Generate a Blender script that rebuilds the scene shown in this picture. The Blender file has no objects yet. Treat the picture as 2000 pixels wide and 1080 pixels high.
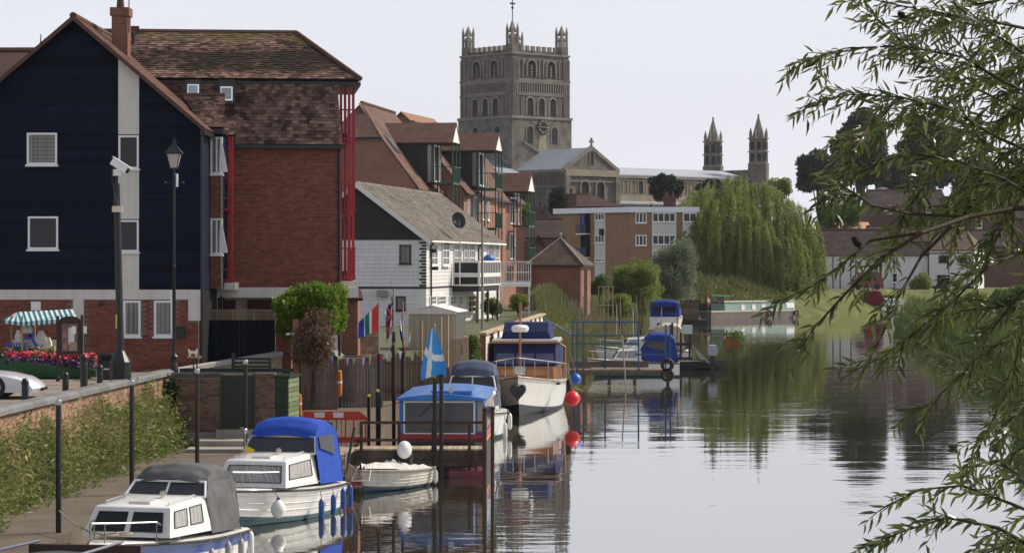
import bpy, math, random
import numpy as np
from mathutils import Matrix, Vector, noise as mnoise
R = math.radians
scene = bpy.context.scene
# ---------------------------------------------------------------- camera, sky, sun, exposure
FP, HY, CH = 5000.0, 510.0, 6.2          # focal length in photo pixels, horizon row, camera height over the water
cam_data = bpy.data.cameras.new('camera')
cam = bpy.data.objects.new('camera', cam_data)
scene.collection.objects.link(cam)
cam.location = (0, 0, CH)
cam.rotation_euler = (R(90), 0, 0)
cam_data.sensor_width = 36
cam_data.lens = FP / 2000 * 36
cam_data.shift_y = -(540 - HY) / 2000
cam_data.clip_start, cam_data.clip_end = 0.5, 12000
scene.camera = cam
SUN_EL, SUN_AZ = 42.0, 66.0              # azimuth clockwise from +Y (the view direction)
sdir = Vector((math.sin(R(SUN_AZ)) * math.cos(R(SUN_EL)), math.cos(R(SUN_AZ)) * math.cos(R(SUN_EL)), math.sin(R(SUN_EL))))
world = bpy.data.worlds.new('World')
scene.world = world
world.use_nodes = True
wn, wl = world.node_tree.nodes, world.node_tree.links
bg = wn['Background']
sky = wn.new('ShaderNodeTexSky')
sky.sky_type = 'NISHITA'
sky.sun_disc = False
sky.sun_elevation, sky.sun_rotation = R(SUN_EL), R(SUN_AZ)
sky.air_density, sky.dust_density, sky.ozone_density = 1.0, 2.5, 1.5
veil = wn.new('ShaderNodeMixRGB')        # thin high cloud over the whole sky
veil.inputs['Color2'].default_value = (9.1, 9.15, 10.0, 1)
wtc = wn.new('ShaderNodeTexCoord')
wmp = wn.new('ShaderNodeMapping'); wmp.inputs['Scale'].default_value = (1.2, 1.2, 5.0)
wnz = wn.new('ShaderNodeTexNoise'); wnz.inputs['Scale'].default_value = 2.2; wnz.inputs['Detail'].default_value = 5
wmr = wn.new('ShaderNodeMapRange')
wmr.inputs[1].default_value, wmr.inputs[2].default_value, wmr.inputs[3].default_value, wmr.inputs[4].default_value = .3, .7, .80, .95
wl.new(wtc.outputs['Generated'], wmp.inputs[0]); wl.new(wmp.outputs[0], wnz.inputs['Vector']); wl.new(wnz.outputs[0], wmr.inputs[0])
wsz = wn.new('ShaderNodeSeparateXYZ'); wl.new(wtc.outputs['Generated'], wsz.inputs[0])
wel = wn.new('ShaderNodeMapRange')       # the veil thins from the horizon to overhead, where the path through it is shorter
wel.inputs[1].default_value, wel.inputs[2].default_value, wel.inputs[3].default_value, wel.inputs[4].default_value = .05, .75, 1.0, .30
wl.new(wsz.outputs[2], wel.inputs[0])
wmu = wn.new('ShaderNodeMath'); wmu.operation = 'MULTIPLY'; wl.new(wmr.outputs[0], wmu.inputs[0]); wl.new(wel.outputs[0], wmu.inputs[1])
wl.new(wmu.outputs[0], veil.inputs['Fac']); wl.new(sky.outputs[0], veil.inputs['Color1'])
wl.new(veil.outputs[0], bg.inputs['Color'])
bg.inputs['Strength'].default_value = 0.1
sun_data = bpy.data.lights.new('sun', 'SUN')
sun_data.energy, sun_data.angle, sun_data.color = 4.9, R(0.7), (1.0, .91, .77)
sun = bpy.data.objects.new('sun', sun_data)
scene.collection.objects.link(sun)
sun.location = (40, 30, 80)
sun.rotation_euler = (-sdir).to_track_quat('-Z', 'Y').to_euler()
vs = scene.view_settings
vs.view_transform, vs.look, vs.exposure, vs.gamma = 'Standard', 'None', 0.0, 1.0
vs.use_curve_mapping = False
scene.cycles.max_bounces, scene.cycles.diffuse_bounces, scene.cycles.glossy_bounces = 7, 3, 4
scene.cycles.transparent_max_bounces = 12
scene.cycles.use_denoising = True
# ---------------------------------------------------------------- helpers
rng = random.Random(7)
COL = scene.collection
def SX(px, D): return (px - 1000) * D / FP
def SZ(py, D): return CH - (py - HY) * D / FP
def WD(py): return FP * CH / (py - HY)          # depth of a water row
def RZ(a): return Matrix.Rotation(R(a), 4, 'Z')
def TR(x, y, z): return Matrix.Translation((x, y, z))
class MB:
    def __init__(s, T=None): s.v, s.f, s.T, s.fm, s.mi = [], [], T, [], 0
    def add(s, vs, fs):
        n = len(s.v)
        if s.T is not None: vs = [tuple(s.T @ Vector(p)) for p in vs]
        s.v += [tuple(p) for p in vs]
        s.f += [tuple(i + n for i in f) for f in fs]
        s.fm += [s.mi] * len(fs)
        return s
    def box(s, x0, y0, z0, x1, y1, z1):
        return s.add([(x0,y0,z0),(x1,y0,z0),(x1,y1,z0),(x0,y1,z0),(x0,y0,z1),(x1,y0,z1),(x1,y1,z1),(x0,y1,z1)],
                     [(3,2,1,0),(4,5,6,7),(0,1,5,4),(1,2,6,5),(2,3,7,6),(3,0,4,7)])
    def prism(s, pts, a, b, ax='y'):
        n = len(pts)
        g = {'y': lambda p, t: (p[0], t, p[1]), 'x': lambda p, t: (t, p[0], p[1]), 'z': lambda p, t: (p[0], p[1], t)}[ax]
        return s.add([g(p, a) for p in pts] + [g(p, b) for p in pts],
                     [tuple(range(n)), tuple(range(2*n-1, n-1, -1))] + [((i+1) % n, i, n+i, n+(i+1) % n) for i in range(n)])
    def poly(s, *pts): return s.add(pts, [tuple(range(len(pts)))])
    def slab(s, a, b, c, d, t):                # a quad given thickness t against its normal
        a, b, c, d = map(Vector, (a, b, c, d)); n = (b-a).cross(d-a).normalized() * t
        return s.add([a, b, c, d, a-n, b-n, c-n, d-n], [(0,1,2,3),(7,6,5,4),(0,4,5,1),(1,5,6,2),(2,6,7,3),(3,7,4,0)])
    def loft(s, rings, closed=True, caps=True):
        n, m = len(rings[0]), len(rings)
        vs = [p for r in rings for p in r]; fs = []
        for j in range(m-1):
            for i in range(n if closed else n-1):
                fs.append((j*n+i, j*n+(i+1) % n, (j+1)*n+(i+1) % n, (j+1)*n+i))
        if caps and closed: fs += [tuple(range(n-1, -1, -1)), tuple(range((m-1)*n, m*n))]
        return s.add(vs, fs)
    def tube(s, pts, r, n=6, r1=None):
        pts = [Vector(p) for p in pts]; rings = []
        for i, p in enumerate(pts):
            d = (pts[min(i+1, len(pts)-1)] - pts[max(i-1, 0)])
            d = d.normalized() if d.length > 1e-9 else Vector((0,0,1))
            u = d.cross(Vector((0,0,1)) if abs(d.z) < .9 else Vector((0,1,0))).normalized(); w = d.cross(u)
            rr = r if r1 is None else r + (r1-r) * i / (len(pts)-1)
            rings.append([p + (u*math.cos(6.28319*k/n) + w*math.sin(6.28319*k/n)) * rr for k in range(n)])
        return s.loft(rings)
    def bar(s, a, b, w, h=None):               # square bar from a to b
        h = h or w; a, b = Vector(a), Vector(b); d = (b-a).normalized()
        u = d.cross(Vector((0,0,1)) if abs(d.z) < .95 else Vector((0,1,0))).normalized(); q = u.cross(d)
        return s.loft([[p + u*w/2*i + q*h/2*j for i, j in ((-1,-1),(1,-1),(1,1),(-1,1))] for p in (a, b)])
    def lathe(s, prof, n=12, c=(0,0,0), ax='z'):
        g = {'z': lambda r, t, a: (c[0]+r*math.cos(a), c[1]+r*math.sin(a), c[2]+t),
             'y': lambda r, t, a: (c[0]+r*math.cos(a), c[1]+t, c[2]+r*math.sin(a)),
             'x': lambda r, t, a: (c[0]+t, c[1]+r*math.cos(a), c[2]+r*math.sin(a))}[ax]
        return s.loft([[g(max(r, 1e-4), t, 6.28319*k/n) for k in range(n)] for r, t in prof])
    def ball(s, c, rx, ry=None, rz=None, n=12, m=8):
        ry, rz = ry or rx, rz or rx
        return s.loft([[(c[0]+rx*math.sin(math.pi*max(j,.02)/m)*math.cos(6.28319*k/n), c[1]+ry*math.sin(math.pi*max(j,.02)/m)*math.sin(6.28319*k/n),
                         c[2]-rz*math.cos(math.pi*j/m)) for k in range(n)] for j in [0]+list(range(1, m))+[m-.02]])
    def torus(s, c, Rr, r, ax='y', n=16, m=6):
        rings = []
        for k in range(n+1):
            a = 6.28319*k/n; ring = []
            for j in range(m):
                b = 6.28319*j/m; q = Rr + r*math.cos(b); t = r*math.sin(b)
                p = {'y': (q*math.cos(a), t, q*math.sin(a)), 'x': (t, q*math.cos(a), q*math.sin(a)), 'z': (q*math.cos(a), q*math.sin(a), t)}[ax]
                ring.append((c[0]+p[0], c[1]+p[1], c[2]+p[2]))
            rings.append(ring)
        return s.loft(rings, caps=False)
    def mesh(s, name, mats, smooth=False):
        me = bpy.data.meshes.new(name)
        me.from_pydata([tuple(v) for v in s.v], [], s.f)
        for m in (mats if isinstance(mats, (list, tuple)) else [mats]): me.materials.append(m)
        if any(s.fm): me.polygons.foreach_set('material_index', s.fm)
        if smooth: me.polygons.foreach_set('use_smooth', [True]*len(me.polygons))
        me.update()
        return me
    def build(s, name, mats, parent=None, smooth=False, label=None, kind=None, fix=True):
        if not s.v: return None
        me = s.mesh(name, mats, smooth)
        if fix:
            import bmesh
            bm = bmesh.new(); bm.from_mesh(me); bmesh.ops.recalc_face_normals(bm, faces=bm.faces); bm.to_mesh(me); bm.free()
        o = bpy.data.objects.new(name, me); COL.objects.link(o); o.parent = parent
        if smooth:
            try: me.set_sharp_from_angle(angle=R(38))
            except Exception: pass
        if label: o['label'] = label
        if kind: o['kind'] = kind
        return o
def tag(o, label, cat, group=None, kind=None):
    o['label'], o['category'] = label, cat
    if group: o['group'] = group
    if kind: o['kind'] = kind
    return o
def thing(name, label, cat, loc=(0,0,0), rz=0, group=None):
    o = bpy.data.objects.new(name, None); COL.objects.link(o)
    o.location, o.rotation_euler = loc, (0, 0, R(rz)); o.empty_display_size = .2
    return tag(o, label, cat, group, 'thing')
def struct(name, mb, m, label=None, kind='structure', smooth=False):
    o = mb.build(name, m, smooth=smooth); o['kind'] = kind
    if label: o['label'] = label
    return o
def copy_tree(o, parent=None, label=None):
    c = o.copy(); COL.objects.link(c); c.parent = parent
    if label: c['label'] = label
    for ch in list(o.children): copy_tree(ch, c)
    return c
def pieces(parent, name, base, mats, m, limit=300, rest=None, first=None):
    """alike pieces: the first `limit` as objects of shared mesh data, the rest joined into one stuff part"""
    bv, bf = base
    one = MB(); one.add(bv, bf); me = one.mesh(name, m)
    for T in mats[:limit]:
        o = bpy.data.objects.new(name, me); COL.objects.link(o); o.parent = parent; o.matrix_local = T
    if len(mats) > limit:
        V = np.array([list(p)+[1] for p in bv]); nf = len(bv)
        A = np.concatenate([(V @ np.array(T).T)[:, :3] for T in mats[limit:]])
        F = [tuple(i + k*nf for i in f) for k in range(len(mats)-limit) for f in bf]
        raw(rest or name + '_field', A, F, m, parent, kind='stuff')
def raw(name, V, F, m, parent=None, kind=None, smooth=False):
    me = bpy.data.meshes.new(name)
    if isinstance(F, np.ndarray):
        k = F.shape[1]
        me.vertices.add(len(V)); me.vertices.foreach_set('co', np.ascontiguousarray(V, dtype=np.float32).ravel())
        me.loops.add(F.size); me.loops.foreach_set('vertex_index', F.astype(np.int32).ravel())
        me.polygons.add(len(F)); me.polygons.foreach_set('loop_start', np.arange(0, F.size, k, dtype=np.int32))
        me.polygons.foreach_set('loop_total', np.full(len(F), k, dtype=np.int32))
        me.update(calc_edges=True); me.validate()
    else: me.from_pydata([tuple(p) for p in V], [], F)
    for q in (m if isinstance(m, (list, tuple)) else [m]): me.materials.append(q)
    if smooth: me.polygons.foreach_set('use_smooth', [True]*len(me.polygons))
    o = bpy.data.objects.new(name, me); COL.objects.link(o); o.parent = parent
    if kind: o['kind'] = kind
    return o
# ---------------------------------------------------------------- materials
MATS = {}
def nodes_of(name):
    m = bpy.data.materials.new(name); m.use_nodes = True; MATS[name] = m
    return m, m.node_tree.nodes, m.node_tree.links, m.node_tree.nodes['Principled BSDF']
def N(nt, typ, **kw):
    n = nt.new(typ)
    for k, v in kw.items():
        if k.startswith('i_'): n.inputs[int(k[2:]) if k[2:].isdigit() else k[2:]].default_value = v
        else: setattr(n, k, v)
    return n
def c4(c, k=1): return (min(c[0]*k, 1), min(c[1]*k, 1), min(c[2]*k, 1), 1)
def mat(name, col, rough=.7, var=.15, sc=2.5, bump=0, bsc=25, metal=0, spec=.5, isl=0, col2=None, streak=0, coat=0):
    """procedural paint, stone, cloth ...: two scales of noise tint, optional per-piece tint, vertical streaks and relief"""
    if name in MATS: return MATS[name]
    if rough >= .75: spec = min(spec, .18)
    m, nt, ln, b = nodes_of(name)
    b.inputs['Roughness'].default_value = rough; b.inputs['Metallic'].default_value = metal
    b.inputs['Specular IOR Level'].default_value = spec; b.inputs['Coat Weight'].default_value = coat
    tc = N(nt, 'ShaderNodeTexCoord')
    nz = N(nt, 'ShaderNodeTexNoise', i_Scale=sc, i_Detail=6, i_Roughness=.65); ln.new(tc.outputs['Object'], nz.inputs['Vector'])
    mp = N(nt, 'ShaderNodeMapRange', i_1=.28, i_2=.72); ln.new(nz.outputs[0], mp.inputs[0])
    mx = N(nt, 'ShaderNodeMixRGB'); ln.new(mp.outputs[0], mx.inputs[0])
    mx.inputs[1].default_value = c4(col, 1-var); mx.inputs[2].default_value = c4(col2 or col, 1+var*.8)
    out = mx.outputs[0]
    if streak:
        m2 = N(nt, 'ShaderNodeMapping'); m2.inputs['Scale'].default_value = (9, 9, .7); ln.new(tc.outputs['Object'], m2.inputs[0])
        n2 = N(nt, 'ShaderNodeTexNoise', i_Scale=1.0, i_Detail=4); ln.new(m2.outputs[0], n2.inputs['Vector'])
        r2 = N(nt, 'ShaderNodeMapRange', i_1=.35, i_2=.75, i_3=1.0, i_4=1-streak); ln.new(n2.outputs[0], r2.inputs[0])
        x2 = N(nt, 'ShaderNodeMixRGB', blend_type='MULTIPLY', i_0=1.0); ln.new(out, x2.inputs[1]); ln.new(r2.outputs[0], x2.inputs[2]); out = x2.outputs[0]
    if isl:
        oi = N(nt, 'ShaderNodeObjectInfo'); ge = N(nt, 'ShaderNodeNewGeometry')
        ad = N(nt, 'ShaderNodeMath', operation='ADD'); ln.new(oi.outputs['Random'], ad.inputs[0]); ln.new(ge.outputs['Random Per Island'], ad.inputs[1])
        fr = N(nt, 'ShaderNodeMath', operation='FRACT'); ln.new(ad.outputs[0], fr.inputs[0])
        hv = N(nt, 'ShaderNodeMapRange', i_3=1-isl, i_4=1+isl*.8); ln.new(fr.outputs[0], hv.inputs[0])
        x3 = N(nt, 'ShaderNodeMixRGB', blend_type='MULTIPLY', i_0=1.0); ln.new(out, x3.inputs[1]); ln.new(hv.outputs[0], x3.inputs[2]); out = x3.outputs[0]
    ln.new(out, b.inputs['Base Color'])
    if bump:
        n3 = N(nt, 'ShaderNodeTexNoise', i_Scale=bsc, i_Detail=5); ln.new(tc.outputs['Object'], n3.inputs['Vector'])
        bp = N(nt, 'ShaderNodeBump', i_Strength=bump, i_Distance=.02); ln.new(n3.outputs[0], bp.inputs['Height']); ln.new(bp.outputs[0], b.inputs['Normal'])
    return m
def brickmat(name, c1, c2, mortar, bw=.225, bh=.075, ms=.012, flip=False, rough=.85, bump=.4, var=.25):
    """coursed masonry or tiles too far off to tell apart: u = x + y, v = z"""
    if name in MATS: return MATS[name]
    m, nt, ln, b = nodes_of(name); b.inputs['Roughness'].default_value = rough; b.inputs['Specular IOR Level'].default_value = .12
    tc = N(nt, 'ShaderNodeTexCoord'); sp = N(nt, 'ShaderNodeSeparateXYZ'); ln.new(tc.outputs['Object'], sp.inputs[0])
    ad = N(nt, 'ShaderNodeMath', operation='ADD'); ln.new(sp.outputs[0], ad.inputs[0]); ln.new(sp.outputs[1], ad.inputs[1])
    cb = N(nt, 'ShaderNodeCombineXYZ'); ln.new(ad.outputs[0], cb.inputs[0]); ln.new(sp.outputs[2], cb.inputs[1])
    bt = N(nt, 'ShaderNodeTexBrick', i_Scale=1.0); ln.new(cb.outputs[0], bt.inputs['Vector'])
    bt.inputs['Color1'].default_value, bt.inputs['Color2'].default_value, bt.inputs['Mortar'].default_value = c4(c1), c4(c2), c4(mortar)
    bt.inputs['Brick Width'].default_value, bt.inputs['Row Height'].default_value, bt.inputs['Mortar Size'].default_value = bw, bh, ms
    nz = N(nt, 'ShaderNodeTexNoise', i_Scale=.6, i_Detail=7, i_Roughness=.7); ln.new(tc.outputs['Object'], nz.inputs['Vector'])
    mr = N(nt, 'ShaderNodeMapRange', i_1=.3, i_2=.7, i_3=1-var, i_4=1+var*.7); ln.new(nz.outputs[0], mr.inputs[0])
    mx = N(nt, 'ShaderNodeMixRGB', blend_type='MULTIPLY', i_0=1.0); ln.new(bt.outputs[0], mx.inputs[1]); ln.new(mr.outputs[0], mx.inputs[2])
    ln.new(mx.outputs[0], b.inputs['Base Color'])
    bp = N(nt, 'ShaderNodeBump', i_Strength=bump, i_Distance=.02, invert=True); ln.new(bt.outputs['Fac'], bp.inputs['Height']); ln.new(bp.outputs[0], b.inputs['Normal'])
    return m
def leafmat(name, c1, c2, tr=.35, sc=.35, rough=.5):
    if name in MATS: return MATS[name]
    m, nt, ln, b = nodes_of(name); b.inputs['Roughness'].default_value = rough; b.inputs['Specular IOR Level'].default_value = .35
    ge = N(nt, 'ShaderNodeNewGeometry'); oi = N(nt, 'ShaderNodeObjectInfo'); tc = N(nt, 'ShaderNodeTexCoord')
    nz = N(nt, 'ShaderNodeTexNoise', i_Scale=sc, i_Detail=3); ln.new(tc.outputs['Object'], nz.inputs['Vector'])
    ad = N(nt, 'ShaderNodeMath', operation='ADD'); ln.new(oi.outputs['Random'], ad.inputs[0]); ln.new(ge.outputs['Random Per Island'], ad.inputs[1])
    fr = N(nt, 'ShaderNodeMath', operation='FRACT'); ln.new(ad.outputs[0], fr.inputs[0])
    av = N(nt, 'ShaderNodeMath', operation='MULTIPLY_ADD', i_1=.6); ln.new(fr.outputs[0], av.inputs[0])
    n2 = N(nt, 'ShaderNodeMapRange', i_1=.3, i_2=.7, i_3=-.1, i_4=.5); ln.new(nz.outputs[0], n2.inputs[0]); ln.new(n2.outputs[0], av.inputs[2])
    mx = N(nt, 'ShaderNodeMixRGB', i_1=c4(c1), i_2=c4(c2), use_clamp=True); ln.new(av.outputs[0], mx.inputs[0])
    ln.new(mx.outputs[0], b.inputs['Base Color'])
    t = N(nt, 'ShaderNodeBsdfTranslucent'); ln.new(mx.outputs[0], t.inputs[0])
    ms = N(nt, 'ShaderNodeMixShader', i_0=tr); ln.new(b.outputs[0], ms.inputs[1]); ln.new(t.outputs[0], ms.inputs[2])
    ln.new(ms.outputs[0], nt['Material Output'].inputs[0])
    return m
def glassmat(name, tint, rough=.06, see=0.0, fold=0):
    """a pane: dark room behind it and a sharp reflection; `see` lets that share of light straight through"""
    if name in MATS: return MATS[name]
    m, nt, ln, b = nodes_of(name)
    b.inputs['Roughness'].default_value = rough; b.inputs['Specular IOR Level'].default_value = .6
    tc = N(nt, 'ShaderNodeTexCoord'); nz = N(nt, 'ShaderNodeTexNoise', i_Scale=1.3, i_Detail=2); ln.new(tc.outputs['Object'], nz.inputs['Vector'])
    mx = N(nt, 'ShaderNodeMixRGB', i_1=c4(tint, .7), i_2=c4(tint, 1.3)); ln.new(nz.outputs[0], mx.inputs[0]); ln.new(mx.outputs[0], b.inputs['Base Color'])
    if fold:                              # net curtain hanging in folds behind the pane
        sp = N(nt, 'ShaderNodeSeparateXYZ'); ln.new(tc.outputs['Object'], sp.inputs[0]); ad = N(nt, 'ShaderNodeMath', operation='ADD'); ln.new(sp.outputs[0], ad.inputs[0]); ln.new(sp.outputs[1], ad.inputs[1])
        cb = N(nt, 'ShaderNodeCombineXYZ'); ln.new(ad.outputs[0], cb.inputs[0]); wv = N(nt, 'ShaderNodeTexNoise', i_Scale=fold, i_Detail=2); ln.new(cb.outputs[0], wv.inputs['Vector'])
        mw = N(nt, 'ShaderNodeMapRange', i_1=.35, i_2=.65, i_3=.45, i_4=1.35); ln.new(wv.outputs[0], mw.inputs[0]); m2 = N(nt, 'ShaderNodeMixRGB', blend_type='MULTIPLY', i_0=1.0); ln.new(mx.outputs[0], m2.inputs[1]); ln.new(mw.outputs[0], m2.inputs[2]); ln.new(m2.outputs[0], b.inputs['Base Color'])
    bp = N(nt, 'ShaderNodeBump', i_Strength=.05, i_Distance=.02); ln.new(nz.outputs[0], bp.inputs['Height']); ln.new(bp.outputs[0], b.inputs['Normal'])
    if see:
        t = N(nt, 'ShaderNodeBsdfTransparent', i_0=(.85, .87, .88, 1)); ms = N(nt, 'ShaderNodeMixShader', i_0=see)
        ln.new(b.outputs[0], ms.inputs[1]); ln.new(t.outputs[0], ms.inputs[2]); ln.new(ms.outputs[0], nt['Material Output'].inputs[0])
    return m
M_white = mat('white_paint', (.74, .73, .70), .5, .08, 1.5, streak=.12)
M_upvc = mat('window_frame_white', (.78, .78, .77), .35, .05)
M_cream = mat('cream_render', (.66, .63, .57), .85, .08, .8, bump=.15, bsc=60, streak=.12)
M_black = mat('black_iron', (.012, .012, .014), .42, .3, 6, bump=.1)
M_red = mat('red_steel', (.36, .012, .03), .4, .15, 4)
M_green = mat('green_steel', (.018, .065, .04), .45, .2, 4)
M_mortar = mat('mortar', (.20, .165, .135), .95, .2, 6, bump=.3)
M_brick = mat('red_brick', (.225, .072, .048), .88, .22, 3, bump=.25, bsc=40, isl=.3)
M_oldbrick = mat('old_brick', (.25, .13, .085), .9, .35, 1.2, bump=.5, bsc=30, isl=.4, col2=(.30, .205, .135))
M_darkbrick = mat('stained_brick', (.17, .10, .075), .9, .35, 1.5, bump=.4, bsc=30, isl=.4)
M_tile = mat('clay_tile', (.155, .085, .068), .85, .2, 1.0, bump=.3, bsc=30, isl=.42)
M_ridge = mat('ridge_tile', (.105, .06, .048), .85, .25, 3, bump=.3)
M_navy = mat('navy_board', (.0045, .0085, .024), .6, .2, 1.0, bump=.3, bsc=20, isl=.55, spec=.12, streak=.3)
M_timber = mat('weathered_timber', (.17, .13, .095), .9, .3, 4, bump=.5, bsc=12, isl=.25, streak=.3)
M_palewood = mat('pale_timber', (.36, .28, .19), .85, .25, 4, bump=.3, bsc=14, isl=.2)
M_varnish = mat('varnished_wood', (.30, .115, .035), .28, .3, 5, coat=.4)
M_steel = mat('stainless_steel', (.55, .55, .56), .25, .08, 5, metal=.9)
M_glass = glassmat('window_glass', (.022, .025, .028)); M_glass.node_tree.nodes['Principled BSDF'].inputs['Specular IOR Level'].default_value = .35
M_curtain = glassmat('curtained_glass', (.22, .215, .21), .12, fold=14)
M_concrete = mat('concrete', (.30, .27, .235), .9, .25, 1.2, bump=.3, bsc=30)
M_lead = mat('lead_sheet', (.30, .33, .37), .5, .15, .6, streak=.25)
M_gel = mat('white_gelcoat', (.73, .725, .69), .25, .07, 1.4, streak=.10, coat=.2)
M_rubber = mat('black_rubber', (.012, .012, .012), .7, .3)
M_rope = mat('rope', (.33, .29, .22), .9, .2, 20)
M_dark = mat('dark_interior', (.012, .012, .013), .9, .2)
# ---------------------------------------------------------------- water and land
def water_mat():
    m, nt, ln, b = nodes_of('river_water')
    b.inputs['Base Color'].default_value = (.034, .03, .018, 1); b.inputs['Roughness'].default_value = .02; b.inputs['IOR'].default_value = 1.5
    tc = N(nt, 'ShaderNodeTexCoord')
    def layer(scl, rot, det, dist):
        mp = N(nt, 'ShaderNodeMapping'); mp.inputs['Scale'].default_value = scl; mp.inputs['Rotation'].default_value = (0, 0, R(rot))
        ln.new(tc.outputs['Object'], mp.inputs[0])
        nz = N(nt, 'ShaderNodeTexNoise', i_Scale=1.0, i_Detail=det, i_Roughness=.5, i_Distortion=dist); ln.new(mp.outputs[0], nz.inputs['Vector'])
        return nz.outputs[0]
    a = layer((.8, 2.0, 1), 6, 3, .3); c = layer((.16, .42, 1), -8, 2, .2); calm = layer((.03, .06, 1), 20, 2, .5)
    mr = N(nt, 'ShaderNodeMapRange', i_1=.38, i_2=.62, i_3=.12, i_4=1.0); ln.new(calm, mr.inputs[0])
    h = N(nt, 'ShaderNodeMath', operation='MULTIPLY'); ln.new(a, h.inputs[0]); ln.new(mr.outputs[0], h.inputs[1])
    s = N(nt, 'ShaderNodeMath', operation='MULTIPLY_ADD', i_1=1.6); ln.new(c, s.inputs[0]); ln.new(h.outputs[0], s.inputs[2])
    bp = N(nt, 'ShaderNodeBump', i_Strength=1.0, i_Distance=.006); ln.new(s.outputs[0], bp.inputs['Height']); ln.new(bp.outputs[0], b.inputs['Normal'])
    gl = N(nt, 'ShaderNodeBsdfGlossy', i_Roughness=.02); gl.inputs['Color'].default_value = (.93,.93,.92,1); ln.new(bp.outputs[0], gl.inputs['Normal'])
    ms = N(nt, 'ShaderNodeMixShader', i_0=.45); ln.new(b.outputs[0], ms.inputs[1]); ln.new(gl.outputs[0], ms.inputs[2]); ln.new(ms.outputs[0], nt['Material Output'].inputs[0])
    return m
w = MB(); w.poly((-400,-60,0),(900,-60,0),(900,1500,0),(-400,1500,0))
struct('river_water', w, water_mat(), 'calm brown river mirroring the pale sky')
GZ, QZ = 2.76, .64
M_ground = mat('garden_ground', (.12, .105, .08), .95, .3, .4, bump=.4, col2=(.095, .11, .05))
M_street = mat('paved_street', (.23, .19, .155), .9, .2, .7, bump=.3, bsc=15)
M_quay = mat('quay_flags', (.135, .108, .086), .9, .3, .9, bump=.35, bsc=12)
upper = [(-2500,-60),(-12.1,-60),(-12.0,40),(-11.55,58),(-10.45,78.4),(-7.85,82.6),(-5.4,92),(-1.4,105),(1.6,143),(4,172),(6.5,205),(9.5,238),(15,262),(18,278),(31,291),(45,306),(90,338),(2500,700),(2500,5000),(-2500,5000)]
g = MB(); g.prism(upper, -1, GZ, 'z'); struct('upper_ground', g, M_ground, 'ground of the town behind the river walls')
g = MB(); g.prism([(-60,15),(-12.3,15),(-12.25,40),(-11.8,58),(-10.7,78.9),(-8.2,83),(-8.2,95),(-60,95)], GZ, GZ+.004, 'z'); struct('street_paving', g, M_street, 'buff paved street in front of the houses')
quay = [(-12.2,-60),(-9.2,-60),(-9.0,40),(-9.1,52),(-8.75,61),(-8.0,67.5),(-7.4,73.5),(-5.7,77.5),(-4.6,85),(-2.9,95),(-1.9,104),(-.2,122),(1.4,142),(1.7,143.5),(-1.3,105.3),(-5.3,92.3),(-7.8,83),(-10.4,78.7),(-11.5,58)]
g = MB(); g.prism(quay, -1.2, QZ, 'z'); struct('quay_walk', g, M_quay, 'flagged walk along the foot of the river wall')
# sloping river banks
M_bank = mat('grass_bank', (.075, .105, .03), .95, .4, .5, bump=.6, bsc=8, col2=(.13, .13, .045))
lb_top = [(1.6,143),(4,172),(6.5,205),(9.5,238),(15,262),(18,278),(31,291),(45,306),(90,338),(400,420)]
lb_bot = [(2.6,141.5),(7,171),(9,204),(12.2,237),(18.2,260),(20.5,274),(32,285),(46,300),(92,331),(402,413)]
g = MB()
for i in range(len(lb_top)-1):
    (a, b_), (c, d) = lb_top[i], lb_top[i+1]; (e, f_), (h_, k) = lb_bot[i], lb_bot[i+1]
    g.poly((a,b_,GZ+.01),(c,d,GZ+.01),((c+h_)/2,(d+k)/2,1.2),((a+e)/2,(b_+f_)/2,1.2)); g.poly(((a+e)/2,(b_+f_)/2,1.2),((c+h_)/2,(d+k)/2,1.2),(h_,k,-.3),(e,f_,-.3))
struct('grass_bank_left', g, M_bank, 'rough grass bank on the town side')
rb = [(8.6,-60),(8.8,0),(12.5,54),(17.2,85),(24.6,124),(29,170),(33,215),(36,238),(46,250),(80,262),(300,300)]
prof = [(-.6,-.5),(.4,.25),(2,.9),(6,1.7),(14,2.3),(60,2.6),(600,2.8)]
def bank_pt(i, j):
    x, y = rb[i]; o, z = prof[j]
    t = max(0, (i-6)/4); return (x + o*(1-t) , y - o*t*.9 if o < 60 else y - 60*t - 0*o, z + .25*mnoise.noise(Vector((x*.3, y*.2, o))) * (o > 0))
g = MB(); g.loft([[bank_pt(i, j) for j in range(len(prof))] for i in range(len(rb))], closed=False, caps=False)
struct('grass_bank_right', g, M_bank, 'overgrown grass bank at the right', smooth=True)
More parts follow.
